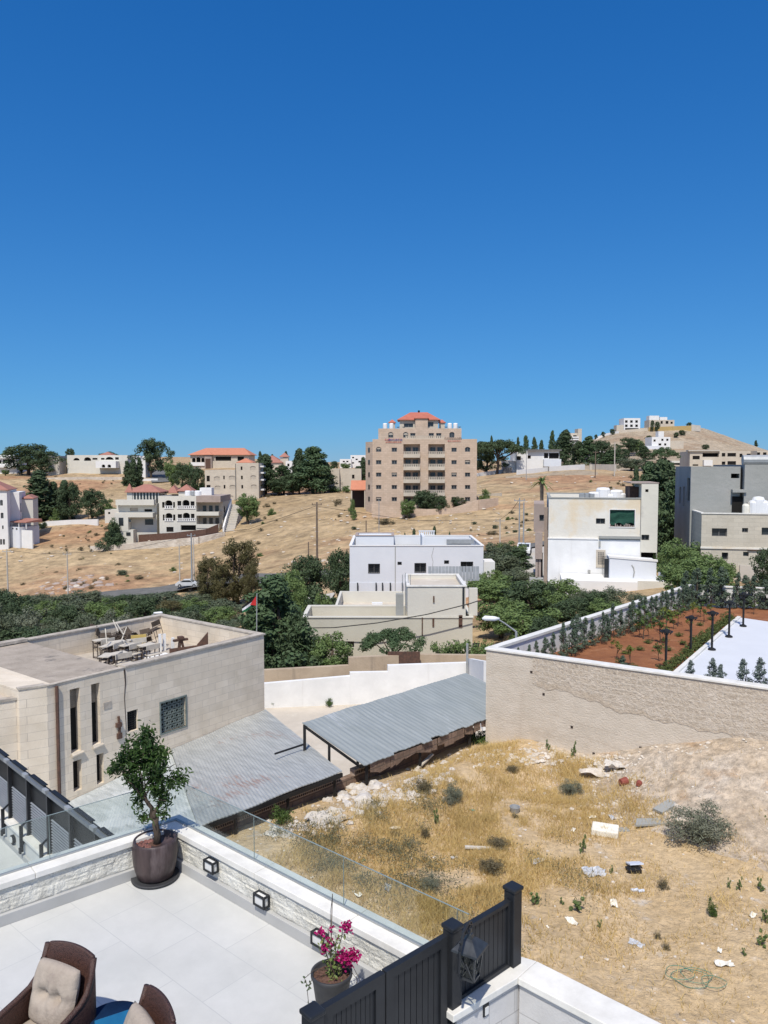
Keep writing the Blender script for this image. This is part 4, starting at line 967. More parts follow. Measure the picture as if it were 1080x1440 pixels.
# ---------------------------------------------------------------- cream house (flat roofs, below) and white house behind it
c = Bld('cream_house', 'low cream flat-roofed house with stepped roof terrace', (426, 50), (664, 50), -14)
ztop = c.hit(540, 869)[1]
sw_ = c.rect(488, 902, 498, 911)
xL = c.hit(476, 830, 6)[0]
hb = .9
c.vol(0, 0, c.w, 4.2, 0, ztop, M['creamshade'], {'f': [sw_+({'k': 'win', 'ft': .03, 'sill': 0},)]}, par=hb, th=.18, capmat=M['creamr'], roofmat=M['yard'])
xa = c.hit(475, 835, 8)[0]; xb = c.hit(570, 835, 4.2)[0]
c.vol(xa, 4.2, c.w-.3, 11, 0, ztop-.02, M['creamr'], {}, par=hb, th=.18, name='rear_wall', roofmat=M['yard'])
# parapets seen from above are hollow only where the terrace shows; partition and raised block
xr0 = c.hit(573, 840, .02)[0]; xr1 = c.hit(655, 840, .02)[0]; zt2 = c.hit(612, 825, .05)[1]
c.vol(xr0, .02+.0, xr1, 5.5, ztop+.1, zt2, M['creamr'], {'f': []}, par=.25, th=.15, name='upper_wall', roofmat=M['yard'], capmat=M['cap'])
c.box('narrow_pier', xr1+.25, .3, ztop+.1, c.w+.35, .6, zt2-.15, M['creamr'])
c.box('narrow_pier', xr0-.75, .3, ztop+.1, xr0-.25, .9, zt2-.55, M['greycon'])
c.add('corrugated_sheet', lambda m: [m.bar((xr1-2.0+i*.25, 6.0, zt2-.5), (xr1-2.0+i*.25, 6.1, zt2+.55), .22, .05) for i in range(15)], M['steel'])
c.box('air_conditioner', xa+2.6, 7.2, ztop-hb, xa+3.4, 7.6, ztop-hb+.6, M['tank'])
c.box('air_conditioner', c.hit(493, 864, 4)[0], 4.4, ztop-hb, c.hit(493, 864, 4)[0]+.6, 4.8, ztop-hb+.55, M['tank'])
for px, py0, py1 in ((493, 902, 911),): pass
for px, y0, y1, wv in ((609, 869, 881, .08), (646, 865, 882, .2), (610, 838, 847, .05), (594, 868, 896, .03)):
    x_, z_, w2, h2 = c.rect(px-1, y0, px+1, y1); c.box('wall_fixture', x_, -.06, z_, x_+wv+.04, -.003, z_+h2, M['rust'])
x_, z_, w2, h2 = c.rect(648, 824, 651, 855); c.box('dark_gap', x_+.1, -.03, z_, x_+.1+w2, .018, z_+h2, M['glass'])
for px, h2 in ((566, 1.1), (570, 1.3), (574, 1.), (577, 1.1)): 
    x_ = c.hit(px, 825, 1)[0]; c.add('aerial_pole', lambda m: m.tube([(x_, 1., ztop), (x_, 1., zt2+h2*.6)], .025, 5), M['steel'])
cb = MB(); cb.tube([P(430, 883, 49.5), P(470, 882.5, 49.3), P(530, 876, 49), P(600, 864, 49), P(660, 849, 49), P(672, 845, 49)], .035, 5)
tag(cb.build('overhead_cable', M['cable']), 'thick black cable sagging across the front of the cream house', 'cable')

h = Bld('white_house', 'wide white two-part house with parapets and four front windows', (492, 74), (679, 74), -15.6)
zt = h.hit(585, 768)[1]
HW = [h.rect(518, 793, 534, 806), h.rect(583, 792, 599, 805), h.rect(648, 790, 665, 804)]; HS = [h.rect(559, 790, 565, 795), h.rect(624.5, 788, 631.5, 793.5)]
h.vol(0, 0, h.w, 11, 0, zt, M['bluewhite'], {'f': [q+({'ft': .07},) for q in HW]+[q+({'ft': .05, 'sill': 0, 'mull': 0},) for q in HS]}, par=.95, th=.2, roofmat=M['greycon'], capmat=M['white'])
for q in HW: 
    bars('g', q, 5, 4, .03, None, -.03).build('window_grille', M['black2'], h.root)
xp = h.hit(555, 768)[0]; zb_ = h.hit(520, 753, 9)[1]
h.vol(0.3, 7.2, xp, 10.8, zt-.9, zb_+.1, M['bluewhite'], {}, par=.4, name='roof_room_wall', capmat=M['pinkcon'])
h.box('drain_strip', xp+.02, -.05, .2, xp+.09, -.003, zt, M['greycon'])
x3 = h.hit(603, 760, 5)[0]; x4 = h.hit(655, 760, 5)[0]
h.box('roof_parapet', xp+3.2, 4.8, zt-.9, x4+.5, 5.0, zt+.35, M['bluewhite']); h.box('roof_parapet', xp+2.9, 4.8, zt-.9, xp+3.15, 9, zt+.5, M['bluewhite'])
h.balustrade('roof_balustrade', xp+2.8, xp+4.6, 10.9, zt, .6, M['bluewhite'], 8)
h.box('solar_panel', x3+1.8, 4.3, zt-.2, x3+4.6, 4.7, zt+.22, M['steel'])
h.box('base_band', -.02, -.04, 0, h.w+.02, -.004, h.hit(585, 819)[1], M['bluewhite'])
h.box('side_annex', h.w, .5, 0, h.w+1.2, 3, h.hit(680, 791)[1], M['white'])
for px in (502, 528, 537, 548, 565):
    x_ = h.hit(px, 824, -.3)[0]; z_ = h.hit(px, 826, -.3)[1]; h.box('pipe_stub', x_, -.3, z_-1.5, x_+.12, -.15, z_+.45, M['glass'])
h.add('wall_crack', lambda m: m.tube([(h.hit(610, 770)[0], -.004, h.hit(610, 770)[1]), (h.hit(607, 782)[0], -.004, h.hit(607, 782)[1]), (h.hit(609, 790)[0], -.004, h.hit(609, 790)[1]), (h.hit(607, 805)[0], -.004, h.hit(607, 805)[1])], .02, 4), M['greycon'])

# ---------------------------------------------------------------- stained white building, right of centre
s = Bld('stained_building', 'patchy cream and white building with green shade cloth over its window', (770, 68), (898, 66.5), -12)
zt = s.hit(830, 701)[1]; D_ = 12
q1 = s.rect(857.5, 717, 892.5, 741); q2 = s.rect(838, 729, 851, 737); zw = s.hit(830, 758.5)[1]
s.vol(0, 0, s.w, D_, 0, zt, M['stained'], {'f': [q1+({'k': 'void', 'deep': .3},), q2+({'ft': .05},)]}, par=.45, th=.2, roofmat=M['greycon'], capmat=M['greycon'])
x_, z_, w2, h2 = q1
def cloth(m):
    n, k = 18, 10
    for i in range(n):
        for j in range(k):
            f = lambda a, b_: (x_+.03+(w2-.06)*a/n, .12+.025*math.sin(a*.5+b_*.7)+.03*math.sin(b_*.9+a*.2), z_+h2-(h2*.82+.12*math.sin(a*.7))*b_/k-.02)
            m.poly([f(i, j), f(i+1, j), f(i+1, j+1), f(i, j+1)])
s.add('shade_cloth', cloth, M['greycloth'], smooth=True)
s.add('window_frame', lambda m: [m.box(x_-.06, -.05, z_-.06, x_+w2+.06, -.003, z_), m.box(x_-.06, -.05, z_+h2, x_+w2+.06, -.003, z_+h2+.06), m.box(x_-.06, -.05, z_, x_, -.003, z_+h2), m.box(x_+w2, -.05, z_, x_+w2+.06, -.003, z_+h2)], M['white'])
s.add('torn_bricks', lambda m: [m.box(x_+w2*i/14., -.03, z_+.02, x_+w2*i/14.+.08, .05, z_+rng.uniform(.05, .3)) for i in range(14)], M['pinkcon'])
s.box('white_lower_wall', -.02, -.14, -2, s.w+.1, -.004, zw, M['whitewall'])
x5, z5, w5, h5 = s.rect(770, 757, 841, 760); s.box('ledge', -.05, -.2, zw+.003, x5+w5, -.003, zw+.1, M['white'])
s.box('ledge', s.hit(842, 757)[0], -.3, zw+.0+.12, s.w+.12, -.003, zw+.34, M['greycon'])
q = s.rect(840, 775, 849, 793); s.box('louvre_surround', q[0]-.12, -.2, q[1]-.3, q[0]+q[2]+.12, -.143, q[1]+q[3]+.12, M['cream'])
s.add('louvre_vent', lambda m: [m.box(q[0]+.05+i*.13, -.23, q[1]+j*.16, q[0]+.13+i*.13, -.203, q[1]+j*.16+.1) for i in range(4) for j in range(7)], M['winframe'])
p = s.hit(843, 764); s.box('wall_fixture', p[0]-.08, -.24, p[1]-.3, p[0]+.08, -.143, p[1]+.2, M['greycon'])
p = s.hit(828, 803); s.box('wall_fixture', p[0]-.1, -.24, p[1]-.15, p[0]+.12, -.143, p[1]+.12, M['greycon'])
# tower
xt1 = s.hit(925, 730, -.3)[0]; tz = s.hit(910, 680, -.3)[1]
tw = [s.rect(835+72.5, 688, 835+77, 692, -.3), s.rect(902, 752, 913, 760, -.3), s.rect(901, 777, 924, 791, -.3)]
s.vol(s.w+.02, -.3, xt1, 5, 0, tz, M['stainedgrey'], {'f': [(tw[0][0]-s.w-.02,)+tw[0][1:]+({'k': 'void'},), (tw[1][0]-s.w-.02,)+tw[1][1:]+({'ft': .05},), (tw[2][0]-s.w-.02,)+tw[2][1:]+({'k': 'void', 'deep': 1.},)]}, name='tower_wall', par=.0)
s.box('tower_roof', s.w-.85, -.33, tz+.003, xt1+.05, 5.1, tz+.09, M['pinkcon'])
s.box('stair_head', s.w-.75, 1.4, zt-.3, s.w, 5, tz-.35, M['rust'])
for px, r_, hh in ((836, .55, .9), (848, .62, 1.3), (858, .5, .7), (867, .58, 1.1), (872, .5, .8)): s.tank(s.hit(px, 697, 3)[0], 3., zt-.4, r_, hh)
for px in (815, 822, 828): s.box('solar_panel', s.hit(px, 697, 2)[0], 2, zt-.3, s.hit(px, 697, 2)[0]+.5, 2.8, zt+.35, M['steel'])
# pinkish left annex on stilts
xl = s.hit(750.5, 740, 1.5)[0]; z1 = s.hit(760, 709, 1.5)[1]; z2 = s.hit(760, 748, 1.5)[1]; z3 = s.hit(760, 786, 1.0)[1]
q = s.rect(758.5, 724, 765, 733, 1.5)
s.vol(xl, 1.5, -.35, 9, z2, z1, M['pinkcon'], {'f': [(q[0]-xl,)+q[1:]+({'ft': .05, 'mull': 0},)]}, name='annex_wall')
s.box('annex_lower_wall', xl+.15, .9, z3, -.5, 9, z2-.003, M['pinkcon'])
for xx in (xl+.2, -.9): s.box('annex_post', xx, 1.1, -1.5, xx+.3, 1.4, z3-.003, M['pinkcon'])
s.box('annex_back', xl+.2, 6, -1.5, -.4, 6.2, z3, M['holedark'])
s.box('joint_gap', -.34, 1.9, -1, -.03, 2.2, z1-.3, M['pinkcon'])
# white front annex with sloping roof line
xa0 = s.hit(857, 800, -3)[0]; xa1 = s.hit(923, 800, -3)[0]; za = s.hit(860, 784.5, -3)[1]; zc = s.hit(922, 790, -3)[1]; zb0 = s.hit(890, 813.5, -3)[1]
s.add('front_annex', lambda m: m.prism([(xa0, -3), (xa1, -3), (xa1, -.31), (xa0, -.31)], -2, [za, zc, zc, za]), M['bluewhite'])
s.add('front_annex_coping', lambda m: m.prism([(xa0-.05, -3.06), (xa1+.1, -3.06), (xa1+.1, -2.7), (xa0-.05, -2.7)], [za+.003, zc+.003, zc+.003, za+.003], [za+.16, zc+.16, zc+.16, za+.16]), M['white'])
s.box('annex_door', xa0-.36, -2.4, zb0-.2, xa0-.01, -.35, za-.15, M['glass'])
s.box('front_platform', s.hit(790, 812, -4.6)[0], -4.6, -3, s.hit(944, 822, -4.6)[0], -.3, zb0-.08, M['white'])
xe = s.hit(944, 822, -4.6)[0]
s.add('low_wall', lambda m: m.prism([(xa1+.15, -3.1), (xe, -4.65), (xe+.18, -4.5), (xa1+.33, -2.95)], zb0-.08, [zc-.8, zb0+.02, zb0+.02, zc-.8]), M['white'])
s.box('low_wall', xe-2.6, -4.62, -3, xe+.1, -4.5, zb0+.04, M['creamr'])
s.add('sloping_wall', lambda m: m.prism([(-.02, -.3), (.12, -.3), (1.3, -4.5), (1.1, -4.5)], -3, [1.9, 1.9, .6, .6]), M['white'])
p = s.hit(888, 803, -3); s.add('paint_mark', lambda m: m.tube([(p[0], -3.01, p[1]+.5), (p[0]+.15, -3.02, p[1]+.3), (p[0]+.22, -3.02, p[1]-.1), (p[0]+.15, -3.02, p[1]-.5)], .05, 4), M['greycon'])
tag(MB().box(0, 0, 0, 1.2, 1.0, .8).build('concrete_bin', M['greycon'], loc=s.A+s.e*-1.6+s.n*-.5+Vector((0, 0, 1.2)), rz=s.rz), 'grey box standing at the foot of the stained building', 'bin')

# ---------------------------------------------------------------- grey unfinished building at the right edge
g = Bld('grey_building', 'unfinished grey cement building above a pale stone ground floor', (984, 62), (1150, 60.2), -10.6)
yo = 4.0
gz0 = g.hit(1030, 723, 0)[1]
q = [g.rect(1001, 743, 1022.5, 754.5), g.rect(1043.5, 742.5, 1052, 749), g.rect(1071, 742, 1094, 753)]; q_ = [g.rect(1015, 777, 1024, 787), g.rect(1045, 776, 1053, 782.5)]
g.vol(0, 0, g.w, 6.5, -1.5, gz0, M['ashlar2'], {'f': [x+({'half': .0, 'ft': .06},) for x in q]+[x+({'ft': .05, 'mull': 0},) for x in q_], }, par=.5, capmat=M['cap'], roofmat=M['greycon'])
g.box('string_course', -.05, -.09, g.hit(1030, 772)[1], g.w, -.003, g.hit(1030, 769.5)[1], M['stained']); g.add('conduit', lambda m: m.tube([(3.5, -.1, g.hit(1040, 773)[1]), (g.w, -.1, g.hit(1040, 773)[1])], .05, 6), M['rust'])
g.box('rear_low_wall', g.hit(1040, 800, -.5)[0], -.6, -3, g.w, -.4, g.hit(1060, 795, -.5)[1], M['concrete'])
ux0 = g.hit(971, 690, yo)[0]; uz = g.hit(1010, 656, yo)[1]; um = g.hit(1041, 690, yo)[0]
qa = g.rect(1028, 666, 1040, 672.5, yo); qb = g.rect(1029, 698, 1045, 720, yo)
sh_ = lambda r: (r[0]-ux0,)+tuple(r[1:])
g.vol(ux0, yo, um-.02, yo+8, -3, uz, M['greycon'], {'f': [sh_(qa)+({'k': 'void', 'deep': 1},)], 'l': [(2.4, uz-3.4, .9, 1.5, {'k': 'void'}), (4.4, uz-3.6, .8, 1.8, {'k': 'void'}), (6.3, uz-3.0, 1.3, 2., {'k': 'void', 'deep': .15})]}, name='upper_wall', par=.3, roofmat=M['greycon'])
ux1 = g.hit(1044, 690, yo-.4)[0]
g.vol(ux1+.12, yo-.5, g.w+2, yo+12, gz0-3, uz+.15, M['greycon'], {}, name='upper_wall', par=.3, roofmat=M['greycon'])
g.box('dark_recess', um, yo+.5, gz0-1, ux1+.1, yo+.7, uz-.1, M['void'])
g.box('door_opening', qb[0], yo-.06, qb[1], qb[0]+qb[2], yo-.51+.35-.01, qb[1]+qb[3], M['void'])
g.box('door_canopy', qb[0]-.1, yo-.7, qb[1]+qb[3]+.35, qb[0]+qb[2]+.1, yo-.01, qb[1]+qb[3]+.6, M['greycon'])
for px, r_, hh in ((1049, .3, 1.0), (1060, .42, 1.3), (1066, .5, 1.6), (1073, .42, 1.3), (1079, .4, 1.1)): g.tank(g.hit(px, 721, 2.2)[0], 2.2, gz0-.45, r_, hh+.2, M['foam'] if px == 1049 else None)
g.box('pallet', g.hit(1051, 720, 2)[0], 2., gz0-.4, g.hit(1057, 720, 2)[0], 2.4, gz0+.9, M['concrete'])
g.tank(g.hit(1072, 652, 6)[0], 6., uz+.1, .45, 3.2, M['steel'], horiz=True); g.tank(g.hit(1058, 653, 6)[0], 6.4, uz-.1, .35, .9)

# ---------------------------------------------------------------- the pink stone apartment block
D0 = 188; z0 = P(590, 716, D0).z
a = Bld('apartment_block', 'seven storey pink stone apartment block with red hipped roof', (524, D0), (670, D0-1), z0-4)
Y = lambda py, d=0: a.hit(590, py, d)[1]
rows = [632.5, 650, 667.5, 685, 702]; fh = []
half = [.0, .45, .3, .5, 0]
for i, py in enumerate(rows):
    for px in (532.5, 554.5, 638.5, 657.5):
        r = a.rect(px-3.7, py-2.9, px+3.7, py+2.9); o_ = {'ft': .12, 'mull': 1}
        if i == 0 and px in (532.5, 657.5): o_.update(arch=1, rise=.7); r = a.rect(px-3.7, py-4, px+3.7, py+2.9)
        if (i*3+int(px)) % 4 == 0: o_['half'] = .45
        fh.append(r+(o_,))
bays = [(567.3, 590.7), (602.3, 625.5)]; lev = [(624.5, 641), (642, 658.5), (660.5, 676.5), (678, 695), (696.5, 713)]
for (bx0, bx1) in bays:
    for (yt, yb) in lev:
        r = a.rect(bx0, yt, bx1, yb); fh.append(r+({'k': 'wall', 'deep': 1.5},))
zt = Y(617.5)
a.vol(0, 0, a.w, 16, 0, zt, M['apt'], {'f': fh}, par=.9, roofmat=M['greycon'], th=.3)
for (bx0, bx1) in bays:
    for li, (yt, yb) in enumerate(lev):
        x_, z_, w2, h2 = a.rect(bx0, yt, bx1, yb)
        bw = MB(); bw.box(x_+.02, -.9, z_-.45, x_+w2-.02, -.003, z_+.3)
        bo = bw.build('balcony', M['cream'], a.root)
        a.balustrade('balustrade', x_+.02, x_+w2-.02, -.88, z_+.302, .75, M['cream'], 9, bo)
        for k_, f_ in enumerate((.12, .56)):
            wv = w2*.32; dw = MB(); dw.box(x_+w2*f_, 1.40, z_+.25, x_+w2*f_+wv, 1.46, z_+2.1); fo = dw.build('balcony_door', M['winframe'], a.root)
            dw = MB(); 
            for kk in (0, 1): dw.box(x_+w2*f_+.08+kk*wv*.5, 1.36, z_+.3, x_+w2*f_+wv*.5-.05+kk*wv*.5, 1.39, z_+2.0)
            dw.build('pane', M['glass'], fo)
# angled left side, stepped back
a.add('side_wall', lambda m: m.prism([(0, .005), (-1.9, 3.2), (-1.9, 16), (0, 16)][::-1], 0, zt-.6), M['apt'])
for i, py in enumerate(rows[:5]):
    zz = Y(py); a.add('side_window', lambda m: m.bar((-.75, 1.15, zz), (-1.2, 1.9, zz), .06, 1.1), M['glass'])
# top storey set back
t0 = a.hit(532, 605, 2.5)[0]; t1 = a.hit(649, 605, 2.5)[0]; tz = a.hit(590, 602.5, 2.5)[1]
tw = []
for px, k in ((549.5, 'arch'), (570.5, 'arch'), (580.5, 0), (606.5, 0), (617, 0), (635.5, 'arch')):
    r = a.rect(px-3.6, 609-(1.5 if k else 0), px+3.6, 615.5, 2.5); o_ = {'ft': .12}
    if k: o_.update(arch=1, rise=.8)
    if px < 575: o_['half'] = .5
    tw.append((r[0]-t0,)+tuple(r[1:])+(o_,))
a.vol(t0, 2.5, t1, 14, zt-.9, tz, M['apt'], {'f': tw}, name='top_storey_wall', par=.7, th=.25, roofmat=M['greycon'])
a.balustrade('roof_railing', a.hit(570, 616)[0], a.hit(625, 616)[0], .1, zt+.01, .8, M['cream'], 20)
p0 = a.hit(562, 600, 5)[0]; p1 = a.hit(616, 600, 5)[0]; pz_ = a.hit(590, 591, 5)[1]
pw = [a.rect(568, 595.5, 581, 601, 5), a.rect(601, 593.5, 609.5, 600, 5)]
a.vol(p0, 5, p1, 12, tz-.7, pz_, M['cream'], {'f': [(r[0]-p0,)+tuple(r[1:])+({'ft': .1},) for r in pw]}, name='penthouse_wall')
a.hip('red_roof', p0, 5, p1, 12, pz_+.16, a.hit(590, 580.5, 8)[1]-pz_, M['redroof'], over=.6, ridge=(a.hit(577, 582, 8)[0], a.hit(601, 582, 8)[0]))
pc0 = a.hit(584, 600, 4)[0]; pc1 = a.hit(601.5, 600, 4)[0]
a.box('stair_bay', pc0, 3.9, tz-.7, pc1, 5-.01, pz_+.35, M['apt']); a.hip('bay_roof', pc0, 3.9, pc1, 6.5, pz_+.5, .8, M['redroof'], over=.3)
a.add('chimney', lambda m: m.tube([(a.hit(589, 585, 8)[0], 8.6, pz_+1.5), (a.hit(589, 585, 8)[0], 8.6, a.hit(589, 577, 8)[1])], .25, 8), M['black2'])
for px in (541.5, 550.5, 632.5, 640.5): a.tank(a.hit(px, 600, 4)[0], 4.2, tz-.1, .55, 1.5)
for px in (551.5, 621.5):
    xx = a.hit(px, 596, 7)[0]; a.box('roof_turret', xx-.7, 6.4, tz-.7, xx+.7, 7.8, a.hit(px, 594.5, 7)[1], M['cream']); a.hip('turret_roof', xx-.7, 6.4, xx+.7, 7.8, a.hit(px, 594.3, 7)[1]+.02, .8, M['redroof'], over=.25)
for px in (560, 568, 627, 646): xx = a.hit(px, 600, 4)[0]; a.add('satellite_dish', lambda m: m.lathe([(.05, 0), (.35, .12), (.42, .25)], (xx, 3.4, tz+.2), 10), M['steel'])
# two roof-edge signs, as far as they can be read: lines of small letters
def letters(m, x0, x1, z, h_, n, seed, y=-.12):
    r = random.Random(seed); x = x0
    while x < x1-.1:
        w_ = r.uniform(.12, .34); k = r.random()
        m.box(x, y-.04, z, x+w_, y, z+h_*.22)
        if k < .6: m.box(x, y-.04, z+h_*.22, x+.08, y, z+h_*r.uniform(.6, 1))
        if k > .35: m.box(x+w_-.08, y-.04, z+h_*.22, x+w_, y, z+h_*r.uniform(.5, .9))
        x += w_+r.uniform(.04, .14)
sx0, sx1 = a.hit(541, 620)[0], a.hit(566.5, 620)[0]; sg = MB(); sg.cur = 0; letters(sg, sx0+.9, sx1, Y(619.3), .45, 20, 4); sg.cur = 1; letters(sg, sx0, sx0+.9, Y(619.0), .6, 4, 5); letters(sg, sx0+.2, sx1-.3, Y(622.3), .4, 20, 6); letters(sg, sx0+.9, sx1, Y(617.6), .2, 10, 9)
sg.build('rooftop_sign', [M['signblue'], M['signred']], a.root)
sx0, sx1 = a.hit(625, 618)[0], a.hit(650, 616)[0]; sg = MB(); letters(sg, sx0, sx1, Y(617.2), .5, 20, 14); sg.cur = 1; letters(sg, sx0+.8, sx1-.3, Y(620.8), .35, 20, 16)
sg.build('rooftop_sign', [M['rust'], M['signred']], a.root)
# parapet/terrace wall in front
run_wall('apartment_front_wall', 'low beige wall with pink planters along the apartment block', [pz(523, 708, 184), pz(545, 713, 183), pz(566, 714, 182), pz(600, 716, 181), pz(634, 715, 181), pz(672, 703, 182), pz(700, 700, 186)], .4, M['apt'])
a2 = Bld('red_porch', 'open porch with orange tiled roof beside the apartment block', (493, 194), (514.5, 194), g1(-8, 194)-1, 'porch')
zr = a2.hit(503, 688)[1]; zr2 = a2.hit(503, 675.5, 3.5)[1]
a2.add('roof', lambda m: m.prism([(0, 0), (a2.w, 0), (a2.w, 3.6), (0, 3.6)], [zr-.25, zr-.25, zr2-.25, zr2-.25], [zr, zr, zr2, zr2]), M['redroof2'])
for x_ in (.1, a2.w-.4): a2.box('post', x_, .1, 0, x_+.3, .4, zr-.26, M['cream'])
a2.box('back_wall', 0, 3.4, 0, a2.w, 3.6, zr2-.5, M['holedark'])
# ---------------------------------------------------------------- houses on the slopes and on the skyline
def house(name, label, x0, x1, D, ytop, mat, wins=(), D2=None, base=None, depth=10, par=.6, roofmat=None, cat='house', group=None, k='win', ft=.1, arch=None, low=3, sill=0, half=0):
    if base:
        Dn = dfor((x0+x1)/2, base, D); D2 = Dn+(D2-D) if D2 else None; D = Dn
    zb = min(at(x0, D).z, at(x1, D2 or D).z)-low
    q = Bld(name, label, (x0, D), (x1, D2 or D), zb, cat, group)
    xm = (x0+x1)/2; hs = []
    for w_ in wins:
        o_ = {'ft': ft, 'sill': sill, 'k': k}
        if len(w_) > 4: o_.update(w_[4])
        hs.append(q.rect(*w_[:4])+(o_,))
    q.ht = q.hit(xm, ytop)[1]
    q.vol(0, 0, q.w, depth, 0, q.ht, mat, {'f': hs}, par=par, roofmat=roofmat or M['concrete'])
    return q
V = {'k': 'void'}; A1 = {'arch': 1, 'rise': .7}; AV = {'arch': 1, 'rise': .8, 'k': 'void', 'deep': 1.2}; AS = {'arch': 1, 'rise': .45, 'k': 'shutter', 'deep': .15}
# the three storey villa on the left slope
v = house('balcony_villa', 'cream three storey villa with arched verandas and corner balconies', 225, 277, 196, 697.5, M['creamr'],
          [(228, 706, 231.5, 714, V), (232, 703.5, 242.5, 715, AV), (243.5, 706, 246, 714, V), (249.5, 704.5, 255, 715, V), (256.5, 703, 266.5, 715, AV), (268, 705, 273.5, 714, V),
           (229, 723.5, 231.5, 732, V), (232.5, 721.5, 242.5, 733, AV), (243.5, 723.5, 246.5, 732, V), (250, 723, 256, 733, V), (257, 721, 267, 733, AV), (268.5, 722.5, 273.5, 732, V),
           (234, 741, 244, 748, V), (254, 738.5, 275.5, 746, {'k': 'void', 'deep': 1.})], depth=13, cat='villa', low=4)
for py in (713.5, 731): 
    for xa_, xb_ in ((231, 244), (249, 275)): q = v.rect(xa_, py-1, xb_, py+2); v.balustrade('balustrade', q[0], q[0]+q[2], -.15, q[1], .8, M['white'], int(q[2]*2))
e = Vector((v.B-v.A)).normalized(); sh1 = M['creamr']
vx = v.w; v.box('side_wall', vx+.02, 3., 0, vx+6.2, 12.9, v.ht-1.6, M['cream'])
for zt_, zb2 in ((v.ht-3.6, v.ht-5.0), (v.ht-6.8, v.ht-8.2)):
    v.box('balcony', vx+.02, -.05, zb2, vx+5.7, .15, zt_-.4, M['creamr']); v.box('balcony', vx+5.5, .16, zb2, vx+5.7, 3., zt_-.4, M['cream']); v.box('balcony_floor', vx+.02, .16, zb2, vx+5.49, 2.99, zb2+.2, M['cream'])
v.box('roof_slab', vx+.02, -.05, v.ht-1.6+.002, vx+6.2, 13, v.ht, M['pinkcon']); v.box('ground_wall', vx+.02, .1, 0, vx+5.6, 2.99, v.ht-8.21, M['creamr'])
for xx in (1., 2.6, 4.2): 
    for zz in (v.ht-5.0+.2, v.ht-8.2+.2): v.box('balcony_door', vx+xx, 2.9, zz, vx+xx+.9, 2.97, zz+2.2, M['glass'])
for xx in (.8, 2.8, 4.3): v.box('ground_window', vx+xx, .03, v.ht-11, vx+xx+1.0, .08, v.ht-9.2, M['glass'])
for xx, zz in ((6.25, v.ht-4.5), (6.25, v.ht-7.7)): v.box('side_window', vx+6.2, 4.2, zz, xx, 5.4, zz+1.6, M['glass'])
for xx, r_ in ((vx*.62, .8), (vx*.75, .6), (vx*.9, .9)): v.tank(xx, 6, v.ht-.1, r_, 1.3, M['steel'] if r_ < .8 else None)
v.box('roof_room', vx*.95, 6, v.ht, vx+2.6, 9, v.ht+1.9, M['white'])
v2 = house('terrace_villa', 'white split-level villa with long balconies and a red tiled glazed top floor', 166, 222, 198, 708, M['creamr'], [(183, 714, 194, 719, {'k': 'shutter'}), (203, 716, 214, 719.5, V)], depth=12, cat='villa', low=9)
q = v2.rect(165.5, 702.5, 219, 710); v2.box('balcony_parapet', q[0], -1.6, q[1], q[0]+q[2], -.01, q[1]+q[3], M['creamr'])
q = v2.rect(166, 720.5, 219, 726.5); v2.box('balcony_parapet', q[0], -2.6, q[1], q[0]+q[2], -.01, q[1]+q[3], M['creamr'])
q = v2.rect(166, 726.5, 197, 746); v2.box('lower_wall', q[0], -2.6, q[1], q[0]+q[2]-2.2, -.01, q[1]+q[3]-.003, M['creamr'])
q = v2.rect(174.5, 744, 192, 759); v2.box('basement_wall', q[0], -2.55, q[1]-2, q[0]+q[2], -.02, q[1]+q[3], M['creamr'])
for r_, nm in (((167, 728, 173.5, 739), 'M'), ((181, 730, 184, 734), 'M'), ((177.5, 748.5, 183.5, 753), 'M')):
    q = v2.rect(*r_, -2.65); v2.box('window', q[0], -2.68, q[1], q[0]+q[2], -2.61, q[1]+q[3], M['glass'])
q = v2.rect(204, 730, 215.5, 738); v2.box('window', q[0], -.06, q[1], q[0]+q[2], -.002, q[1]+q[3], M['glass'])
z_ = v2.hit(200, 692.5, 2)[1]; xg0 = v2.hit(178.5, 700, 2)[0]; xg1 = v2.hit(224, 700, 2)[0]
v2.box('top_floor_wall', xg0, 2, v2.ht-.5, xg0+1.4, 9, z_, M['creamr'])
v2.box('glazed_wall', xg0+1.42, 2.2, v2.ht-.5, xg1, 9, z_, M['glass'])
for i in range(9): xx = xg0+1.5+i*(xg1-xg0-1.6)/8.3; v2.box('window_post', xx, 2.05, v2.ht-.5, xx+.3, 2.19, z_, M['creamr'])
v2.hip('red_roof', xg0, 2, xg1, 9, z_+.17, 1.9, M['pinkroof'], over=.5)
xt = v2.hit(184, 690, 2)[0]; v2.hip('red_turret', xg0-.3, 1.8, xg0+1.4, 3.4, z_+.2, 2.1, M['pinkroof'], over=.1)
xh = v2.hit(251, 692, 9)[0]; v2.box('rear_room', xh, 9, 0, v2.hit(269, 692, 9)[0], 13, v2.hit(260, 691.5, 9)[1], M['creamr']); v2.hip('rear_roof', xh, 9, v2.hit(269, 692, 9)[0], 13, v2.hit(260, 691, 9)[1]+.17, 1.7, M['pinkroof'])
v2.hip('rear_roof', v2.hit(237, 692, 9)[0], 9, xh-.6, 13, v2.hit(260, 693.5, 9)[1]+.17, 1.9, M['pinkroof'])
run_wall('villa_fence', 'dark brown slatted screen fence below the villa', [(195, 752, 184, 9), (245, 749, 184, 10), (290, 744, 185, 10), (307, 737, 187, 11)], .2, M['brownfence'])
run_wall('stone_terrace_wall', 'low grey rubble wall under the brown screen fence', [(128, 768, 178, 6), (160, 766, 179, 7), (225, 760, 180, 7), (280, 755, 181, 7), (316, 748, 184, 5)], .8, M['hillrock'])
t = thing('outdoor_stair', 'white wall of an outdoor stair beside the villa', 'stair', (0, 0, 0)); mb = MB()
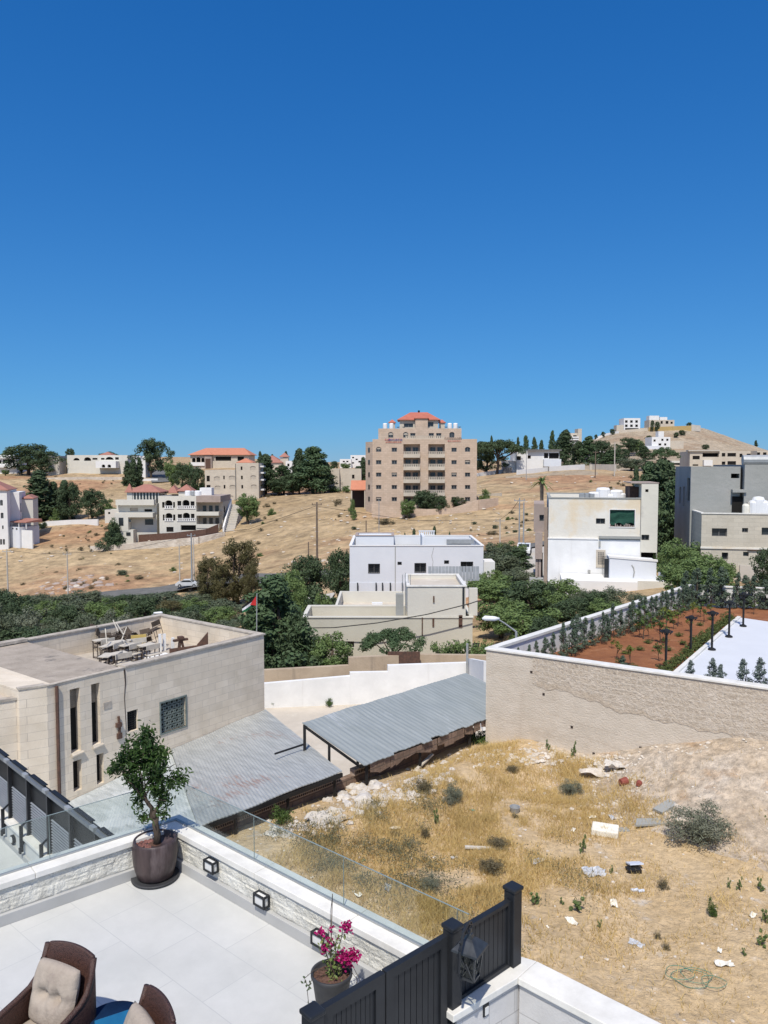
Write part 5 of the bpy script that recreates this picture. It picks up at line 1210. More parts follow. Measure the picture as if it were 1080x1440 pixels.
for i in range(12):
    A0 = P(313+i*.9, 744-i*3.3, 193+i*1.4); B0 = P(313+(i+1)*.9, 744-(i+1)*3.3, 193+(i+1)*1.4); mb.prism([(A0.x, A0.y), (B0.x, B0.y), (B0.x+.4, B0.y), (A0.x+.4, A0.y)], A0.z-5, [A0.z+.6, B0.z+.6, B0.z+.6, A0.z+.6])
mb.build('stair_wall', M['white'], t)
for i in range(12):
    A0 = P(316+i*.9, 746-i*3.3, 194+i*1.4); MB().box(A0.x, A0.y, A0.z-5, A0.x+2.4, A0.y+1.6, A0.z+.05).build('step', M['concrete'], t)
# cream block with arched shutters
hb_ = house('shuttered_block', 'cream stone block with rows of arched beige shutters', 289, 333, 236, 661, M['cream'],
            [(290.5, 669, 295, 677, V), (301, 670, 309, 676, AS), (314, 669, 316, 674, V), (322, 669, 330.5, 675, AS), (290.5, 682, 296, 689, V), (302, 683, 310, 689, AS), (314.5, 682, 317, 687, V), (323, 682, 331, 688, AS), (316, 697, 321, 700, AS), (323, 697, 328, 700, AS)], depth=14, low=6, base=704)
hx = hb_.hit(364, 680, 0)[0]
q = [hb_.rect(338.5, 656, 341, 661), hb_.rect(352, 655.5, 359.5, 661.5), hb_.rect(339, 669, 341.5, 674), hb_.rect(352.5, 668.5, 360, 674.5), hb_.rect(339.5, 682, 342, 687), hb_.rect(353, 681.5, 361, 687.5)]
hb_.vol(hb_.w+.02, -.1, hx, 14, 0, hb_.hit(348, 651)[1], M['cream'], {'f': [(a_[0]-hb_.w-.02,)+a_[1:]+(([V, AS][i % 2]),) for i, a_ in enumerate(q)]}, par=.5, roofmat=M['concrete'])
hb_.hip('red_roof', hb_.w*.95, 5, hx*.82, 12, hb_.hit(340, 651)[1]+.2, 1.4, M['redroof2'])
for i, py in enumerate((657, 666, 676, 690)): hb_.box('side_balcony', hx+.01, 2, hb_.hit(365, py)[1], hx+1.3, 6, hb_.hit(365, py)[1]+.5, M['white'])
hb_.box('drainpipe', hb_.w-.3, -.25, 0, hb_.w-.1, -.05, hb_.hit(348, 652)[1], M['winframe'])
# villa with the orange roof on the ridge
rv = house('orange_roof_villa', 'wide villa with long orange tiled roof on the ridge', 268, 350, 348, 640, M['cream'], [(270, 644, 275, 650, dict(AV)), (276, 643, 282, 650, dict(AV)), (283, 644, 288, 650, dict(AV)), (303, 642, 325, 648, V), (334, 642, 343, 648, V)], depth=20, cat='villa', par=0, base=659)
rv.box('veranda_parapet', -.3, -.6, rv.hit(279, 655)[1], rv.hit(288.5, 650)[0], -.01, rv.hit(279, 650.3)[1], M['white'])
rv.box('entrance', rv.hit(288.5, 650)[0], -1.5, 0, rv.hit(298.5, 650)[0], -.02, rv.hit(294, 640)[1], M['pinkcon']); rv.box('entrance_door', rv.hit(290, 650)[0], -1.6, 0, rv.hit(297, 650)[0], -1.52, rv.hit(294, 645)[1], M['rust'])
rv.hip('orange_roof', 0, 0, rv.w, 20, rv.ht+.2, rv.hit(310, 630.5, 10)[1]-rv.ht, M['redroof2'], over=1.2, ridge=(rv.w*.2, rv.w*.87)); rv.hip('porch_roof', rv.hit(287.5, 650)[0], -1.8, rv.hit(300, 650)[0], 4, rv.ht+.25, 1.6, M['redroof2'], over=.3)
# others on the slope
j = house('hillside_house', 'white modern house with strip windows at the far left of the ridge', -25, 24, 300, 640, M['white'], [(-20, 647, 2, 652, V), (4, 646, 20, 651, V)], depth=12, base=666)
j.box('roof_edge', -.5, -1.2, j.hit(0, 644.5)[1], j.w+.5, -.01, j.hit(0, 641)[1], M['white']); j.box('balcony', -.5, -1.6, j.hit(0, 657.5)[1], j.w+.3, -.01, j.hit(0, 654)[1], M['white'])
j = house('long_villa', 'long low cream villa with arches behind the terraced shrubs', 95, 180, 332, 640, M['creamr'], [(103, 644, 112, 647.5, dict(AV)), (118, 643, 128, 648, dict(AV)), (130, 644, 137, 646.5, V), (142, 644, 147, 646.5, V), (148, 642.5, 160, 646.5, dict(AV)), (162, 643, 167, 646.5, V)], depth=14, cat='villa', base=666)
q = j.rect(140, 647, 168, 658); j.vol(q[0], -5, q[0]+q[2], -.01, q[1], q[1]+q[3]*.85, M['white'], {'f': [(2.8, q[1]+.2, 1.6, 1.4, dict(AV)), (5.5, q[1]+.2, 1.6, 1.4, dict(AV))]}, name='front_wing_wall')
j.hip('red_roof', j.w*.5, 4, j.w*.68, 10, j.ht+.2, 1.5, M['pinkroof'])
j = house('small_far_house', 'small pale house beside the white street on the ridge', 186, 205, 345, 641, M['white'], [(189, 644, 192, 646, V)], depth=8)
j = house('small_far_house', 'tiny whitish block just left of the round ridge tree', 68, 84, 360, 641, M['concrete'], [(74, 644, 78, 646, V)], depth=8)
# left edge tall house
t1 = house('tall_pink_house', 'tall whitish house with faded red roof and arched windows at the left edge', -30, 13, 176, 690, M['white'], [(0, 703, 4, 711, dict(A1)), (1, 721, 5, 729, dict(A1)), (3, 739, 5, 744, V), (0, 758, 3, 766, dict(A1)), (4, 758, 7, 766, dict(A1))], D2=178, depth=14, low=6, base=775)
t1.hip('red_roof', 0, 0, t1.w, 13, t1.ht+.2, 2.2, M['pinkroof'])
t1.box('wing_wall', t1.w+.02, 5, 0, t1.w+2.1, 15, t1.ht-.6, M['white']); t1.box('dark_window', t1.w+2.1, 6.4, t1.ht-6, t1.w+2.14, 7.4, t1.ht-3.6, M['glass'])
t1.box('rear_wall', t1.w+2.12, 9, 0, t1.w+4.8, 18, t1.ht-2.6, M['creamr']); t1.hip('rear_roof', t1.w+2.12, 9, t1.w+4.8, 18, t1.ht-2.4, .9, M['pinkroof'], over=.2)
t2 = house('garden_annex', 'white annex with dark window openings under a red pergola roof', 13, 29, 174, 741, M['bluewhite'], [(16.5, 740.5+1.5, 19, 744.5, V), (22, 742.5, 24.5, 745.5, V)], D2=172, depth=6, low=6, par=.3, base=768)
t2.box('end_wall', t2.w+.02, .6, 0, t2.w+4., .9, t2.ht-.8, M['white'])
t2.add('pergola_roof', lambda m: m.prism([(0, .6), (6.1, .6), (6.1, 5.6), (0, 5.6)], [t2.ht+1.1]*4, [t2.ht+1.3, t2.ht+1.3, t2.ht+1.9, t2.ht+1.9]), M['pinkroof'])
for x_ in (.2, 3, 5.8): t2.box('pergola_post', x_, .8, t2.ht-.5, x_+.2, 1., t2.ht+1.1, M['white'])
j = house('flat_roof_bungalow', 'low white bungalow with flat roof between the dark cypresses', 45, 68, 196, 721, M['white'], [(62, 725, 67, 728, V)], depth=8, base=732)
run_wall('hillside_wall', 'long white wall on the slope below the cypresses', [(56, 737, 182, 8), (66, 733, 186, 10), (100, 731, 188, 9), (138, 730, 190, 8)], .4, M['white'])
j = house('terrace_annex', 'low white walls half hidden by the bush left of the villa', 148, 165, 206, 717, M['creamr'], [(152, 720, 155, 723, V)], depth=5, base=736)
# middle distance
j = house('old_stone_house', 'plain flat-roofed stone house left of the apartment block', 466, 508, 262, 659, M['cream'], [(467, 668.5, 470, 676, V), (476, 668.5, 478, 676, V), (495, 667.5, 498.5, 673, V)], depth=12, base=689)
j.box('front_wing', -1.5, -2, 0, j.w*.28, -.01, j.ht-.2, M['cream']); j.box('wing_window', .2, -2.05, j.ht-4.2, 1., -2.01, j.ht-2.2, M['glass'])
j = house('terraced_block', 'stepped white apartment block far behind the stone house', 478, 494, 430, 645.5, M['white'], [(482, 648, 485, 650, V), (487, 648, 490, 650, V), (482, 653, 485, 655, V), (487, 653, 490, 655, V)], depth=12, low=8)
j = house('terraced_block', 'higher stepped pale block touching the left of the apartment building', 493, 514, 436, 640, M['white'], [(495, 642.5, 498, 644.5, V), (500, 645, 503, 647, V), (495, 650, 498, 652, V), (504, 648, 508, 650.5, V)], depth=12, low=8)
j = house('red_roof_house', 'red roofed house with a small tower behind the big conifers', 366, 396, 330, 651, M['cream'], [(370, 654, 374, 658, V), (386, 657, 393, 662, dict(AV))], depth=12, low=6)
j.hip('red_roof', 0, 0, j.w, 12, j.ht+.2, j.hit(380, 641, 6)[1]-j.ht, M['pinkroof'], over=.5)
tx = j.hit(398, 650)[0]; j.box('tower', tx-1.6, 3, 0, tx+1.8, 6.4, j.hit(398, 643.5, 3)[1], M['cream']); j.hip('tower_roof', tx-1.6, 3, tx+1.8, 6.4, j.hit(398, 643, 3)[1]+.2, 1.9, M['pinkroof'], over=.4)
j = house('white_gap_house', 'white house seen between the big conifers', 402, 418, 325, 648, M['white'], [(411, 655, 414, 659, V), (404, 652, 407, 656, V)], depth=10, low=6)
# right of the apartment block
m_ = house('modern_villa', 'white flat-roofed modern villa behind the long boundary wall', 726, 786, 262, 634, M['white'], [(724+1, 641.5, 732.5, 647, V), (742, 640.5, 746.5, 645, V), (765, 637, 771, 644.5, V), (772, 637, 786, 645, V)], depth=14, cat='villa', low=4, base=663)
m_.box('flat_roof', m_.w*.25, -1.2, m_.ht+.003, m_.w+.6, 14, m_.ht+.5, M['winframe']); m_.box('balcony', m_.w*.62, -1.8, m_.hit(775, 656)[1], m_.w+.3, -.01, m_.hit(775, 645.7)[1], M['bluewhite'])
m_.box('dark_gate', m_.hit(707, 658, -4)[0], -4, 0, m_.hit(720, 658, -4)[0], -3.8, m_.hit(713, 657, -4)[1], M['winframe'])
m_.box('low_wing', m_.hit(710, 650)[0], 1, 0, -.02, 8, m_.hit(718, 648, 1)[1], M['white'])
j = house('tall_tower_block', 'tall cream block with curved balconies rising behind the cypresses', 797, 816, 400, 609, M['cream'], [(799, 613, 804, 615, V), (806, 612, 811, 614, V), (799, 620, 805, 622, V)], depth=12, low=20, cat='building')
for py in (616, 619, 624, 629): j.box('balcony', -2.6, -2, j.hit(805, py)[1], j.w*.75, -.01, j.hit(805, py)[1]+.7, M['white'])
j.box('stair_tower', j.w*.72, -1, j.ht-8, j.w+.02, 6, j.hit(813, 603)[1], M['cream'])
run_wall('boundary_wall', 'short white boundary wall left of the dark gate', [(668, 666, 236, 6), (707, 660, 238, 6)], .4, M['white'], 'white boundary walls')
run_wall('boundary_wall', 'white boundary wall in front of the modern villa', [(727, 661, 236, 7), (770, 657, 237, 7)], .4, M['white'])
run_wall('boundary_wall', 'long white boundary wall right of the modern villa', [(773, 656, 236, 8), (822, 653, 237, 8)], .4, M['white'])
run_wall('boundary_wall', 'pale concrete boundary wall beside the pole at the bend', [(829, 653, 238, 8), (833, 653, 238, 8), (866, 653, 240, 9)], .4, M['concrete'])
run_wall('terrace_retaining_wall', 'long dry-stone terrace wall below the long villa', [(64, 672, 300, 3), (110, 670.5, 305, 3), (172, 671, 305, 3)], .8, M['hillrock'])
run_wall('terrace_retaining_wall', 'short pale wall at the foot of the hill street', [(196, 673, 296, 4), (222, 673, 296, 4)], .6, M['white'])
run_wall('low_slope_wall', 'low beige wall on the slope right of the apartment block', [(672, 695, 190, 4), (705, 693, 192, 4)], .4, M['concrete'])
# hill top houses
j = house('hilltop_block', 'white three storey block with open frames on the hill', 877, 900, 545, 588, M['white'], [(879+i*7.2, 591+k*6, 882.6+i*7.2, 594.5+k*6, V) for i in range(3) for k in range(2)]+[(879, 602, 898, 604.5, V)], depth=12, low=4, base=606, cat='building')
j.box('side_block', -5, 1, 0, -.02, 8, j.ht-5, M['cream'])
j = house('hilltop_villa', 'cream villa crowning the hill beside the white block', 913, 948, 556, 590.5, M['cream'], [(917, 592, 920, 597, V), (929, 592, 932, 596, V), (936, 592, 940, 596, V), (943, 593, 946, 596, V)], depth=12, low=4, base=602, cat='villa')
j.box('upper_floor', .5, 2, j.ht-.1, j.w*.42, 9, j.hit(920, 584.5, 2)[1], M['white']); j.box('upper_floor', j.w*.45, 2, j.ht-.1, j.w*.75, 9, j.hit(935, 586.5, 2)[1], M['white'])
j = house('slope_villa', 'white house with small tower below the hilltop villa', 916, 942, 470, 614.5, M['white'], [(919, 618, 922, 621, V), (930, 617, 933, 620, V), (937, 617, 940, 620, V), (926, 623.5, 930, 626.5, V), (934, 623.5, 937, 626.5, V)], depth=12, low=8, base=630)
j.box('tower', j.w*.38, 1, j.ht-.1, j.w*.68, 6, j.hit(930, 606.5, 1)[1], M['white']); j.box('side_terrace', j.w+.02, 1, 0, j.w+8.5, 8, j.hit(952, 620, 1)[1], M['cream'])
j.box('lower_wing', -4, -2, 0, j.w*.4, -.02, j.hit(920, 627)[1], M['bluewhite'])
run_wall('ochre_retaining_wall', 'ochre retaining wall below the hilltop villa', [pz(912, 601, 549), pz(945, 599.5, 549), pz(972, 598.5, 551)], .8, M['yellowwall'])
run_wall('hill_wall', 'pale terrace wall at the right end of the hilltop', [pz(972, 597, 552), pz(985, 598.5, 552)], .8, M['concrete'])
run_wall('hill_wall', 'beige wall under the open-framed hilltop block', [(872, 605, 530, 4), (910, 602, 534, 4)], .8, M['cream'])
run_wall('hill_wall', 'white wall stepping down the left shoulder of the hill', [(836, 616, 500, 3), (850, 610, 510, 3), (870, 606, 520, 3)], .6, M['white'])
j = house('hill_foot_house', 'small white houses at the foot of the hill behind the cypresses', 826, 850, 380, 634, M['white'], [(829, 637, 832, 640, V)], depth=10, low=6)
j = house('hill_foot_house', 'pale garage building with flat roof right of the umbrella pine', 944, 968, 330, 648, M['creamr'], [(946, 651, 962, 655, V)], depth=10, low=6)
# row of apartments behind the grey building
r1 = house('apartment_row', 'long cream apartment row behind the grey unfinished building', 969, 1062, 255, 634.5, M['cream'],
           [(974, 641, 984, 646, V), (974, 653, 982, 655, V), (988, 636, 1011, 642.5, {'k': 'void', 'deep': 1.5}), (1015, 637, 1020, 642, V), (1023, 637, 1035, 642, V), (1015, 649, 1020, 653.5, V), (1023, 648.5, 1035, 653.5, V), (1040, 638, 1044, 643, V), (1050, 638, 1056, 643, V)], D2=252, depth=14, low=6, cat='apartment building')
r1.box('white_balcony', r1.hit(988, 650)[0], -1.8, r1.hit(1000, 655)[1], r1.hit(1000, 650)[0], -.02, r1.hit(1000, 647)[1], M['white'])
r1.box('roof_slab', -.6, -.6, r1.ht+.003, r1.w*.45, 3, r1.ht+.4, M['concrete'])
r1 = house('apartment_row', 'cream apartment building at the right edge with a terrace roof', 1063, 1120, 248, 634, M['cream'], [(1064+i*9, 636, 1069+i*9, 640, V) for i in range(5)], depth=14, low=6, cat='apartment building')
# ---------------------------------------------------------------- poles, wires, street lamps
def pole(name, label, px, top, D, r, mat, arms=0, group='utility poles on the valley floor and slope'):
    b_ = at(px, D); z1 = P(px, top, D).z; t = thing(name, label, 'pole', b_, 0, group)
    MB().tube([(0, 0, -.4), (0, 0, z1-b_.z)], [r, r*.65], 7).build('pole_shaft', mat, t)
    if arms:
        mb = MB(); H_ = z1-b_.z
        for k in range(arms): mb.box(-.8, -.06, H_-.5-k*.7, .8, .06, H_-.38-k*.7); 
        for k in (-.7, 0, .7): mb.tube([(k, 0, H_-.4), (k, 0, H_-.15)], .06, 5)
        mb.build('crossarm', mat, t)
    return t
pole('utility_pole', 'thin pole at the far left edge of the dry field', 12, 772, 136, .16, M['concrete'], 1)
pole('utility_pole', 'thin pole standing above the olive trees left of the rocks', 96, 776, 140, .14, M['concrete'], 1)
pole('utility_pole', 'shorter slim pole left of the roadside pole pair', 253, 766, 146, .14, M['concrete'])
pole('utility_pole', 'thick pale pole of the roadside pole pair by the parked car', 270, 750, 146, .2, M['steel'], 1)
pole('utility_pole', 'slim pole right behind the thick roadside pole', 273, 757, 150, .14, M['concrete'])
pole('utility_pole', 'dark wooden pole with a box on top in the middle of the slope', 446, 706, 122, .2, M['wood'], 1)
pole('utility_pole', 'short dark pole left of the tall wooden pole', 434, 762, 120, .13, M['wood'])
pole('utility_pole', 'thin grey lamp pole rising behind the white house', 533, 703, 112, .07, M['steel'])
pole('utility_pole', 'short brown pole above the left corner of the white house', 515, 732, 100, .1, M['wood'])
pole('utility_pole', 'pole right of the white house carrying two wires', 703, 729, 130, .14, M['concrete'], 1)
pole('utility_pole', 'left pole of the pair beside the lane', 730, 700, 112, .13, M['steel'], 1)
pole('utility_pole', 'right pole of the pair beside the lane', 736, 706, 110, .13, M['steel'])
pole('utility_pole', 'slim pole in front of the boundary wall corner', 837, 634, 228, .16, M['wood'], 1)
pole('utility_pole', 'tall pale pole at the bend behind the boundary wall', 864, 622, 232, .2, M['concrete'])
pole('utility_pole', 'thin pole in front of the modern villa', 740, 634, 232, .12, M['steel'])
def lampost(label, base, head, arm):
    t = thing('street_lamp', label, 'street lamp', base, 0, 'street lamps'); H_ = head.z-base.z
    d = Vector((head.x-base.x, head.y-base.y, 0))
    MB().tube([(0, 0, -1), (0, 0, H_-arm)], [.07, .05], 8).build('pole_shaft', M['steel'], t)
    MB().tube([(0, 0, H_-arm), tuple(d*.6+Vector((0, 0, H_-arm*.35))), tuple(d+Vector((0, 0, H_)))], [.04, .03, .03], 6).build('lamp_arm', M['steel'], t)
    mb = MB(); dn = d.normalized(); c_ = d+Vector((0, 0, H_)); hs_ = 1 if arm > .4 else .55; mb.tube([tuple(c_-dn*.1), tuple(c_+dn*.1*hs_), tuple(c_+dn*.5*hs_+Vector((0, 0, .02))), tuple(c_+dn*.62*hs_)], [.04, .10*hs_, .11*hs_, .03], 8); mb.build('lamp_head', M['tank'], t, smooth=True)
hd = P(699, 870, 31.5); bs = P(726, 889, 31.5); lampost('white street lamp head leaning out beside the retaining wall corner', Vector((bs.x, bs.y, -12)), hd, .55)
hd = P(219, 862, 38); bs = P(208, 870, 38); lampost('small street lamp behind the roof terrace of the stone building', Vector((bs.x, bs.y, -13)), hd, .3)
b_ = P(657, 930, 38.6); o = MB().tube([(b_.x, b_.y, -12), (b_.x, b_.y, P(657, 905, 38.6).z)], .06, 8).build('steel_post', M['steel']); tag(o, 'plain steel post standing at the end of the white yard wall', 'post')
def wire(label, pts, r=.03, group='overhead wires'):
    o = MB().tube([P(*p) for p in pts], r, 4).build('overhead_wire', M['cable']); tag(o, label, 'wire', group)
wire('thin wire crossing the field between the left poles', [(12, 774, 136), (54, 779, 138), (96, 777.5, 140), (180, 773, 143), (270, 753, 146)], .035)
wire('thin wire rising from the roadside poles to the wooden pole', [(270, 753, 146), (350, 744, 134), (446, 711, 122)], .035)
wire('thin wire between the wooden pole and the pole right of the white house', [(446, 712, 122), (580, 732, 126), (703, 731, 130)], .035)
wire('short wire joining the pole right of the white house and the lane poles', [(703, 731, 130), (718, 720, 120), (730, 703, 112)], .035)
# ---------------------------------------------------------------- cars
def car(label, loc, rz, paint, s=1.):
    t = thing('parked_car', label, 'car', loc, rz)
    pr = [(-2.15, .35), (-2.2, .75), (-1.9, .95), (-1.35, 1.05), (-.75, 1.42), (.55, 1.45), (1.2, 1.0), (1.95, .85), (2.15, .6), (2.15, .35)]
    mb = MB(); n = len(pr); i = 0; W_ = .82
    for y in (-W_, W_): mb.poly([(x, y, z) for x, z in (pr if y > 0 else pr[::-1])])
    for k in range(n): a_, b_ = pr[k], pr[(k+1) % n]; mb.poly([(a_[0], -W_, a_[1]), (b_[0], -W_, b_[1]), (b_[0], W_, b_[1]), (a_[0], W_, a_[1])])
    mb.build('body', paint, t, bevel=.06)
    mb = MB()
    for y in (-W_-.01, W_+.01): mb.poly([(-1.2, y, 1.03), (-.7, y, 1.36), (.5, y, 1.38), (1.05, y, 1.02)])
    mb.poly([(.62, -.7, 1.43), (.62, .7, 1.43), (1.17, .7, 1.03), (1.17, -.7, 1.03)]); mb.poly([(-.8, -.7, 1.41), (-.8, .7, 1.41), (-1.33, .7, 1.07), (-1.33, -.7, 1.07)]); mb.build('window', M['glass'], t).location.z = .012
    for x in (-1.35, 1.35):
        for y in (-.82, .82): w_ = MB().tube([(x, y-.1, .33), (x, y+.1, .33)], .33, 14).build('wheel', M['tyre'], t); MB().tube([(x, y-.11, .33), (x, y+.11, .33)], .18, 10).build('rim', M['steel'], w_)
    return t
p = at(264, 146); car('silver car on the road below the slope beside the poles', p+Vector((0, 0, .5)), .05, M['carpaint'])
p = at(737, 100); car('pale green-white car at the top of the lane', p+Vector((0, 0, .5)), 1.35, M['carwhite'])
# ---------------------------------------------------------------- trees: (kind args) prototypes, then every tree a thing of its own
KIND = {
 'cyp': ('cypress', 'leaf_dark', 3600, .03, .015, 1), 'cyp2': ('cypress', 'leaf_dark', 3600, .032, .015, 2),
 'conf': ('conifer', 'leaf_dark', 7500, .024, .012, 3), 'conf2': ('conifer', 'leaf_cyp', 7500, .024, .012, 4),
 'round': ('round', 'leaf_mid', 7500, .022, .013, 5), 'rounddark': ('round', 'leaf_dark', 7500, .022, .013, 6), 'pine': ('pine', 'leaf_dark', 6500, .026, .012, 7),
 'umbr': ('umbrella', 'leaf_dark', 6500, .024, .013, 8), 'umbr2': ('umbrella', 'leaf_cyp', 6500, .024, .013, 9),
 'bush': ('bush', 'leaf_mid', 3600, .034, .02, 10), 'bushdark': ('bush', 'leaf_dark', 3600, .036, .021, 11), 'bushdry': ('bush', 'leaf_dryshrub', 1800, .045, .014, 12),
 'olive': ('bush', 'leaf_olive', 6500, .026, .012, 13), 'olive2': ('bush', 'leaf_olivedark', 6500, .026, .012, 14),
 'roundol': ('round', 'leaf_olivedark', 6500, .024, .012, 16), 'euc': ('euc', 'leaf_euc', 11000, .016, .008, 15)}
def tree(k, px, top, base, D, wpx, label, group=None, cat='tree', nm=None, sink=.3, base_on_ground=True):
    """k: kind; top and base pixel rows, width in pixels at distance D"""
    if D >= 140 and base > 600: D = dfor(px, base, D)
    g_ = at(px, D)
    if not base_on_ground: g_.z = P(px, base, D).z
    zt = P(px, top, D).z; h_ = max(.5, zt-g_.z+sink); natw = {'cypress': .24, 'conifer': .55, 'round': .8, 'pine': .75, 'umbrella': 1.15, 'bush': 1.0, 'euc': .66}[KIND[k][0]]
    wide = (wpx/F*D)/(natw*h_)
    nm = nm or {'cyp': 'cypress', 'cyp2': 'cypress', 'conf': 'conifer', 'conf2': 'conifer', 'pine': 'pine_tree', 'umbr': 'pine_tree', 'umbr2': 'pine_tree', 'olive': 'olive_tree', 'olive2': 'olive_tree', 'bush': 'bush', 'bushdark': 'bush', 'bushdry': 'dry_bush', 'euc': 'eucalyptus'}.get(k, 'broadleaf_tree')
    if KIND[k][0] == 'bush' and cat == 'tree' and not k.startswith('olive'): cat = 'bush'
    return plant(k, KIND[k], g_-Vector((0, 0, sink)), h_, wide, None, label, cat, group, nm)
T_ = tree
T_('pine', 40, 622, 668, 290, 62, 'big dark pine crown on the left skyline'); T_('pine', 60, 630, 670, 287, 40, 'smaller dark pine leaning against the big skyline pine')
T_('round', 10, 630, 645, 330, 18, 'small round tree peeping over the far left roof'); T_('rounddark', 99, 628, 643, 352, 13, 'little round tree on the skyline above the long villa')
T_('bush', 88, 641, 654, 335, 16, 'green bush at the left end of the long villa'); T_('umbr2', 152, 634, 641, 370, 24, 'flat dark tree crown behind the long villa roof')
T_('pine', 213, 614, 672, 302, 42, 'tall dark pine beside the hill street on the ridge'); 
T_('cyp', 57, 662, 733, 205, 34, 'tall dark cypress left of three below the terraces'); T_('cyp2', 76, 678, 728, 208, 18, 'narrow middle cypress below the terraces'); T_('rounddark', 98, 672, 735, 204, 34, 'broad dark tree right of the narrow cypress'); T_('cyp2', 92, 676, 733, 202, 18, 'cypress fused with the broad dark tree')
T_('pine', 130, 685, 732, 200, 32, 'scraggy dark pine with bare trunk left of the villa'); T_('umbr', 125, 688, 733, 203, 18, 'thin-crowned pine behind the scraggy one')
T_('olive2', 48, 703, 733, 190, 26, 'grey green tree above the flat bungalow'); T_('olive2', 30, 706, 735, 186, 22, 'grey shrub tree beside the tall pink house'); T_('bush', 80, 712, 733, 190, 18, 'low green bush in front of the dark cypress'); T_('bushdark', 58, 729, 745, 178, 18, 'dark bush hanging over the annex wall'); T_('bushdark', 36, 730, 744, 172, 22, 'dark creeper under the red pergola roof')
for i, (px, tp, bs_, D, w_, lb) in enumerate(((78, 652, 662, 322, 16, 'leftmost low shrub on the ridge terrace'), (110, 654, 664, 318, 14, 'second low shrub on the ridge terrace'), (121, 651, 664, 320, 16, 'taller shrub on the terrace under the long villa'), (135, 651, 665, 320, 18, 'wide shrub in the middle of the ridge terrace'), (148, 653, 665, 318, 12, 'small shrub right of the wide terrace shrub'), (163, 652, 665, 318, 18, 'rightmost shrub on the terrace under the long villa'), (95, 655, 664, 320, 14, 'dry low shrub between terrace shrubs'))):
    T_('olive2' if i % 2 else 'bush', px, tp, bs_, D, w_, lb, 'shrubs on the ridge terrace', 'bush', 'shrub')
T_('olive', 174, 641, 660, 325, 16, 'pale olive at the right end of the long villa'); T_('cyp', 179, 648, 684, 262, 10, 'left cypress of the pair above the villa'); T_('cyp2', 188, 646, 685, 260, 11, 'middle cypress above the villa'); T_('cyp', 196, 643, 685, 258, 9, 'right slim cypress above the villa')
T_('round', 243, 640, 690, 268, 22, 'bushy tree right of the hill street'); T_('pine', 257, 649, 692, 262, 22, 'shaggy palm-like tree left of the cream block'); T_('rounddark', 278, 652, 700, 250, 28, 'dark round tree touching the cream block'); T_('round', 265, 646, 680, 300, 16, 'tree behind the dark round tree'); T_('olive2', 315, 641, 658, 322, 40, 'leafy tree hiding the orange-roofed villa front'); T_('rounddark', 336, 638, 655, 318, 16, 'tree right of the villa entrance')
T_('bushdark', 160, 714, 768, 188, 30, 'tall dark ivy-like bush at the left end of the villa'); T_('bushdark', 157, 742, 771, 180, 40, 'wide dark bush below the left end of the villa'); T_('bush', 152, 698, 722, 205, 26, 'green tree behind the terrace annex')
for i, (px, tp, w_, lb) in enumerate(((192, 744, 18, 'dark bush at the left of the villa garden'), (206, 742, 20, 'bush second from the left in the villa garden'), (220, 746, 18, 'bush in the middle of the villa garden'), (234, 745, 14, 'small bush right of the garden middle'), (250, 738, 18, 'tallest garden bush before the arched verandas'), (266, 747, 20, 'low bush under the villa balconies'))): T_('bushdark' if i % 2 == 0 else 'olive2', px, tp, 754, 190, w_, lb, 'garden bushes before the villa', 'bush', 'bush')
T_('round', 349, 688, 738, 200, 36, 'big green round tree on the slope right of the villa'); T_('bush', 382, 713, 725, 200, 12, 'single dark green bush on the open slope'); T_('bushdry', 375, 706, 714, 215, 12, 'small dry bush above the single green bush')
T_('conf', 366, 634, 655, 300, 9, 'small pointed conifer above the red roofs'); T_('conf2', 383, 638, 655, 310, 8, 'second small conifer above the red roofs'); T_('conf', 402, 634, 656, 320, 10, 'conifer behind the little tower')
T_('conf', 374, 638, 694, 235, 40, 'leftmost big conifer of the central clump'); T_('conf2', 399, 653, 695, 232, 40, 'lower conifer in the central clump'); T_('pine', 392, 672, 696, 230, 38, 'dark undergrowth pine in the central clump'); T_('conf', 421, 630, 694, 232, 32, 'tall thin conifer with a tufted top'); T_('conf2', 441, 626, 694, 228, 62, 'largest dark conifer of the central clump'); T_('conf', 457, 650, 692, 226, 34, 'conifer on the right flank of the clump'); T_('rounddark', 412, 664, 696, 228, 34, 'round dark tree low in the central clump'); T_('rounddark', 450, 668, 694, 226, 26, 'round dark tree at the clump foot')
T_('cyp', 511, 643, 686, 225, 11, 'slim cypress against the left side of the apartment block'); T_('bush', 488, 681, 692, 245, 12, 'bush before the old stone house'); T_('bush', 470, 682, 691, 245, 14, 'green bush at the corner of the old stone house'); T_('rounddark', 470, 647, 660, 380, 12, 'trees beyond the old stone house'); T_('round', 486, 649, 662, 370, 14, 'tree between the house and the terraced block')
T_('bush', 495, 697, 722, 192, 10, 'leafy shrub on the driveway edge by the red porch'); T_('bush', 498, 713, 728, 186, 9, 'lower shrub below the red porch'); T_('bushdry', 476, 699, 708, 205, 16, 'dry scrub left of the red porch')
T_('round', 573, 698, 728, 180, 22, 'small leafy tree at the left of the apartment front'); T_('rounddark', 598, 686, 724, 178, 44, 'dense dark round tree before the apartment balconies'); T_('rounddark', 620, 694, 724, 179, 22, 'dark tree right of the dense round one'); T_('rounddark', 644, 696, 716, 181, 24, 'round bush under the right-hand apartment windows'); T_('bush', 549, 709, 717, 183, 14, 'low green bush by the apartment ground floor'); T_('bushdry', 573, 722, 728, 178, 14, 'pale dry shrub under the small leafy tree'); T_('bushdry', 541, 726, 735, 172, 30, 'wide dark scrub below the apartment wall'); T_('bush', 665, 706, 713, 186, 14, 'pale shrub at the right corner of the apartment block'); T_('bush', 682, 684, 706, 192, 16, 'green bush right of the apartment block')
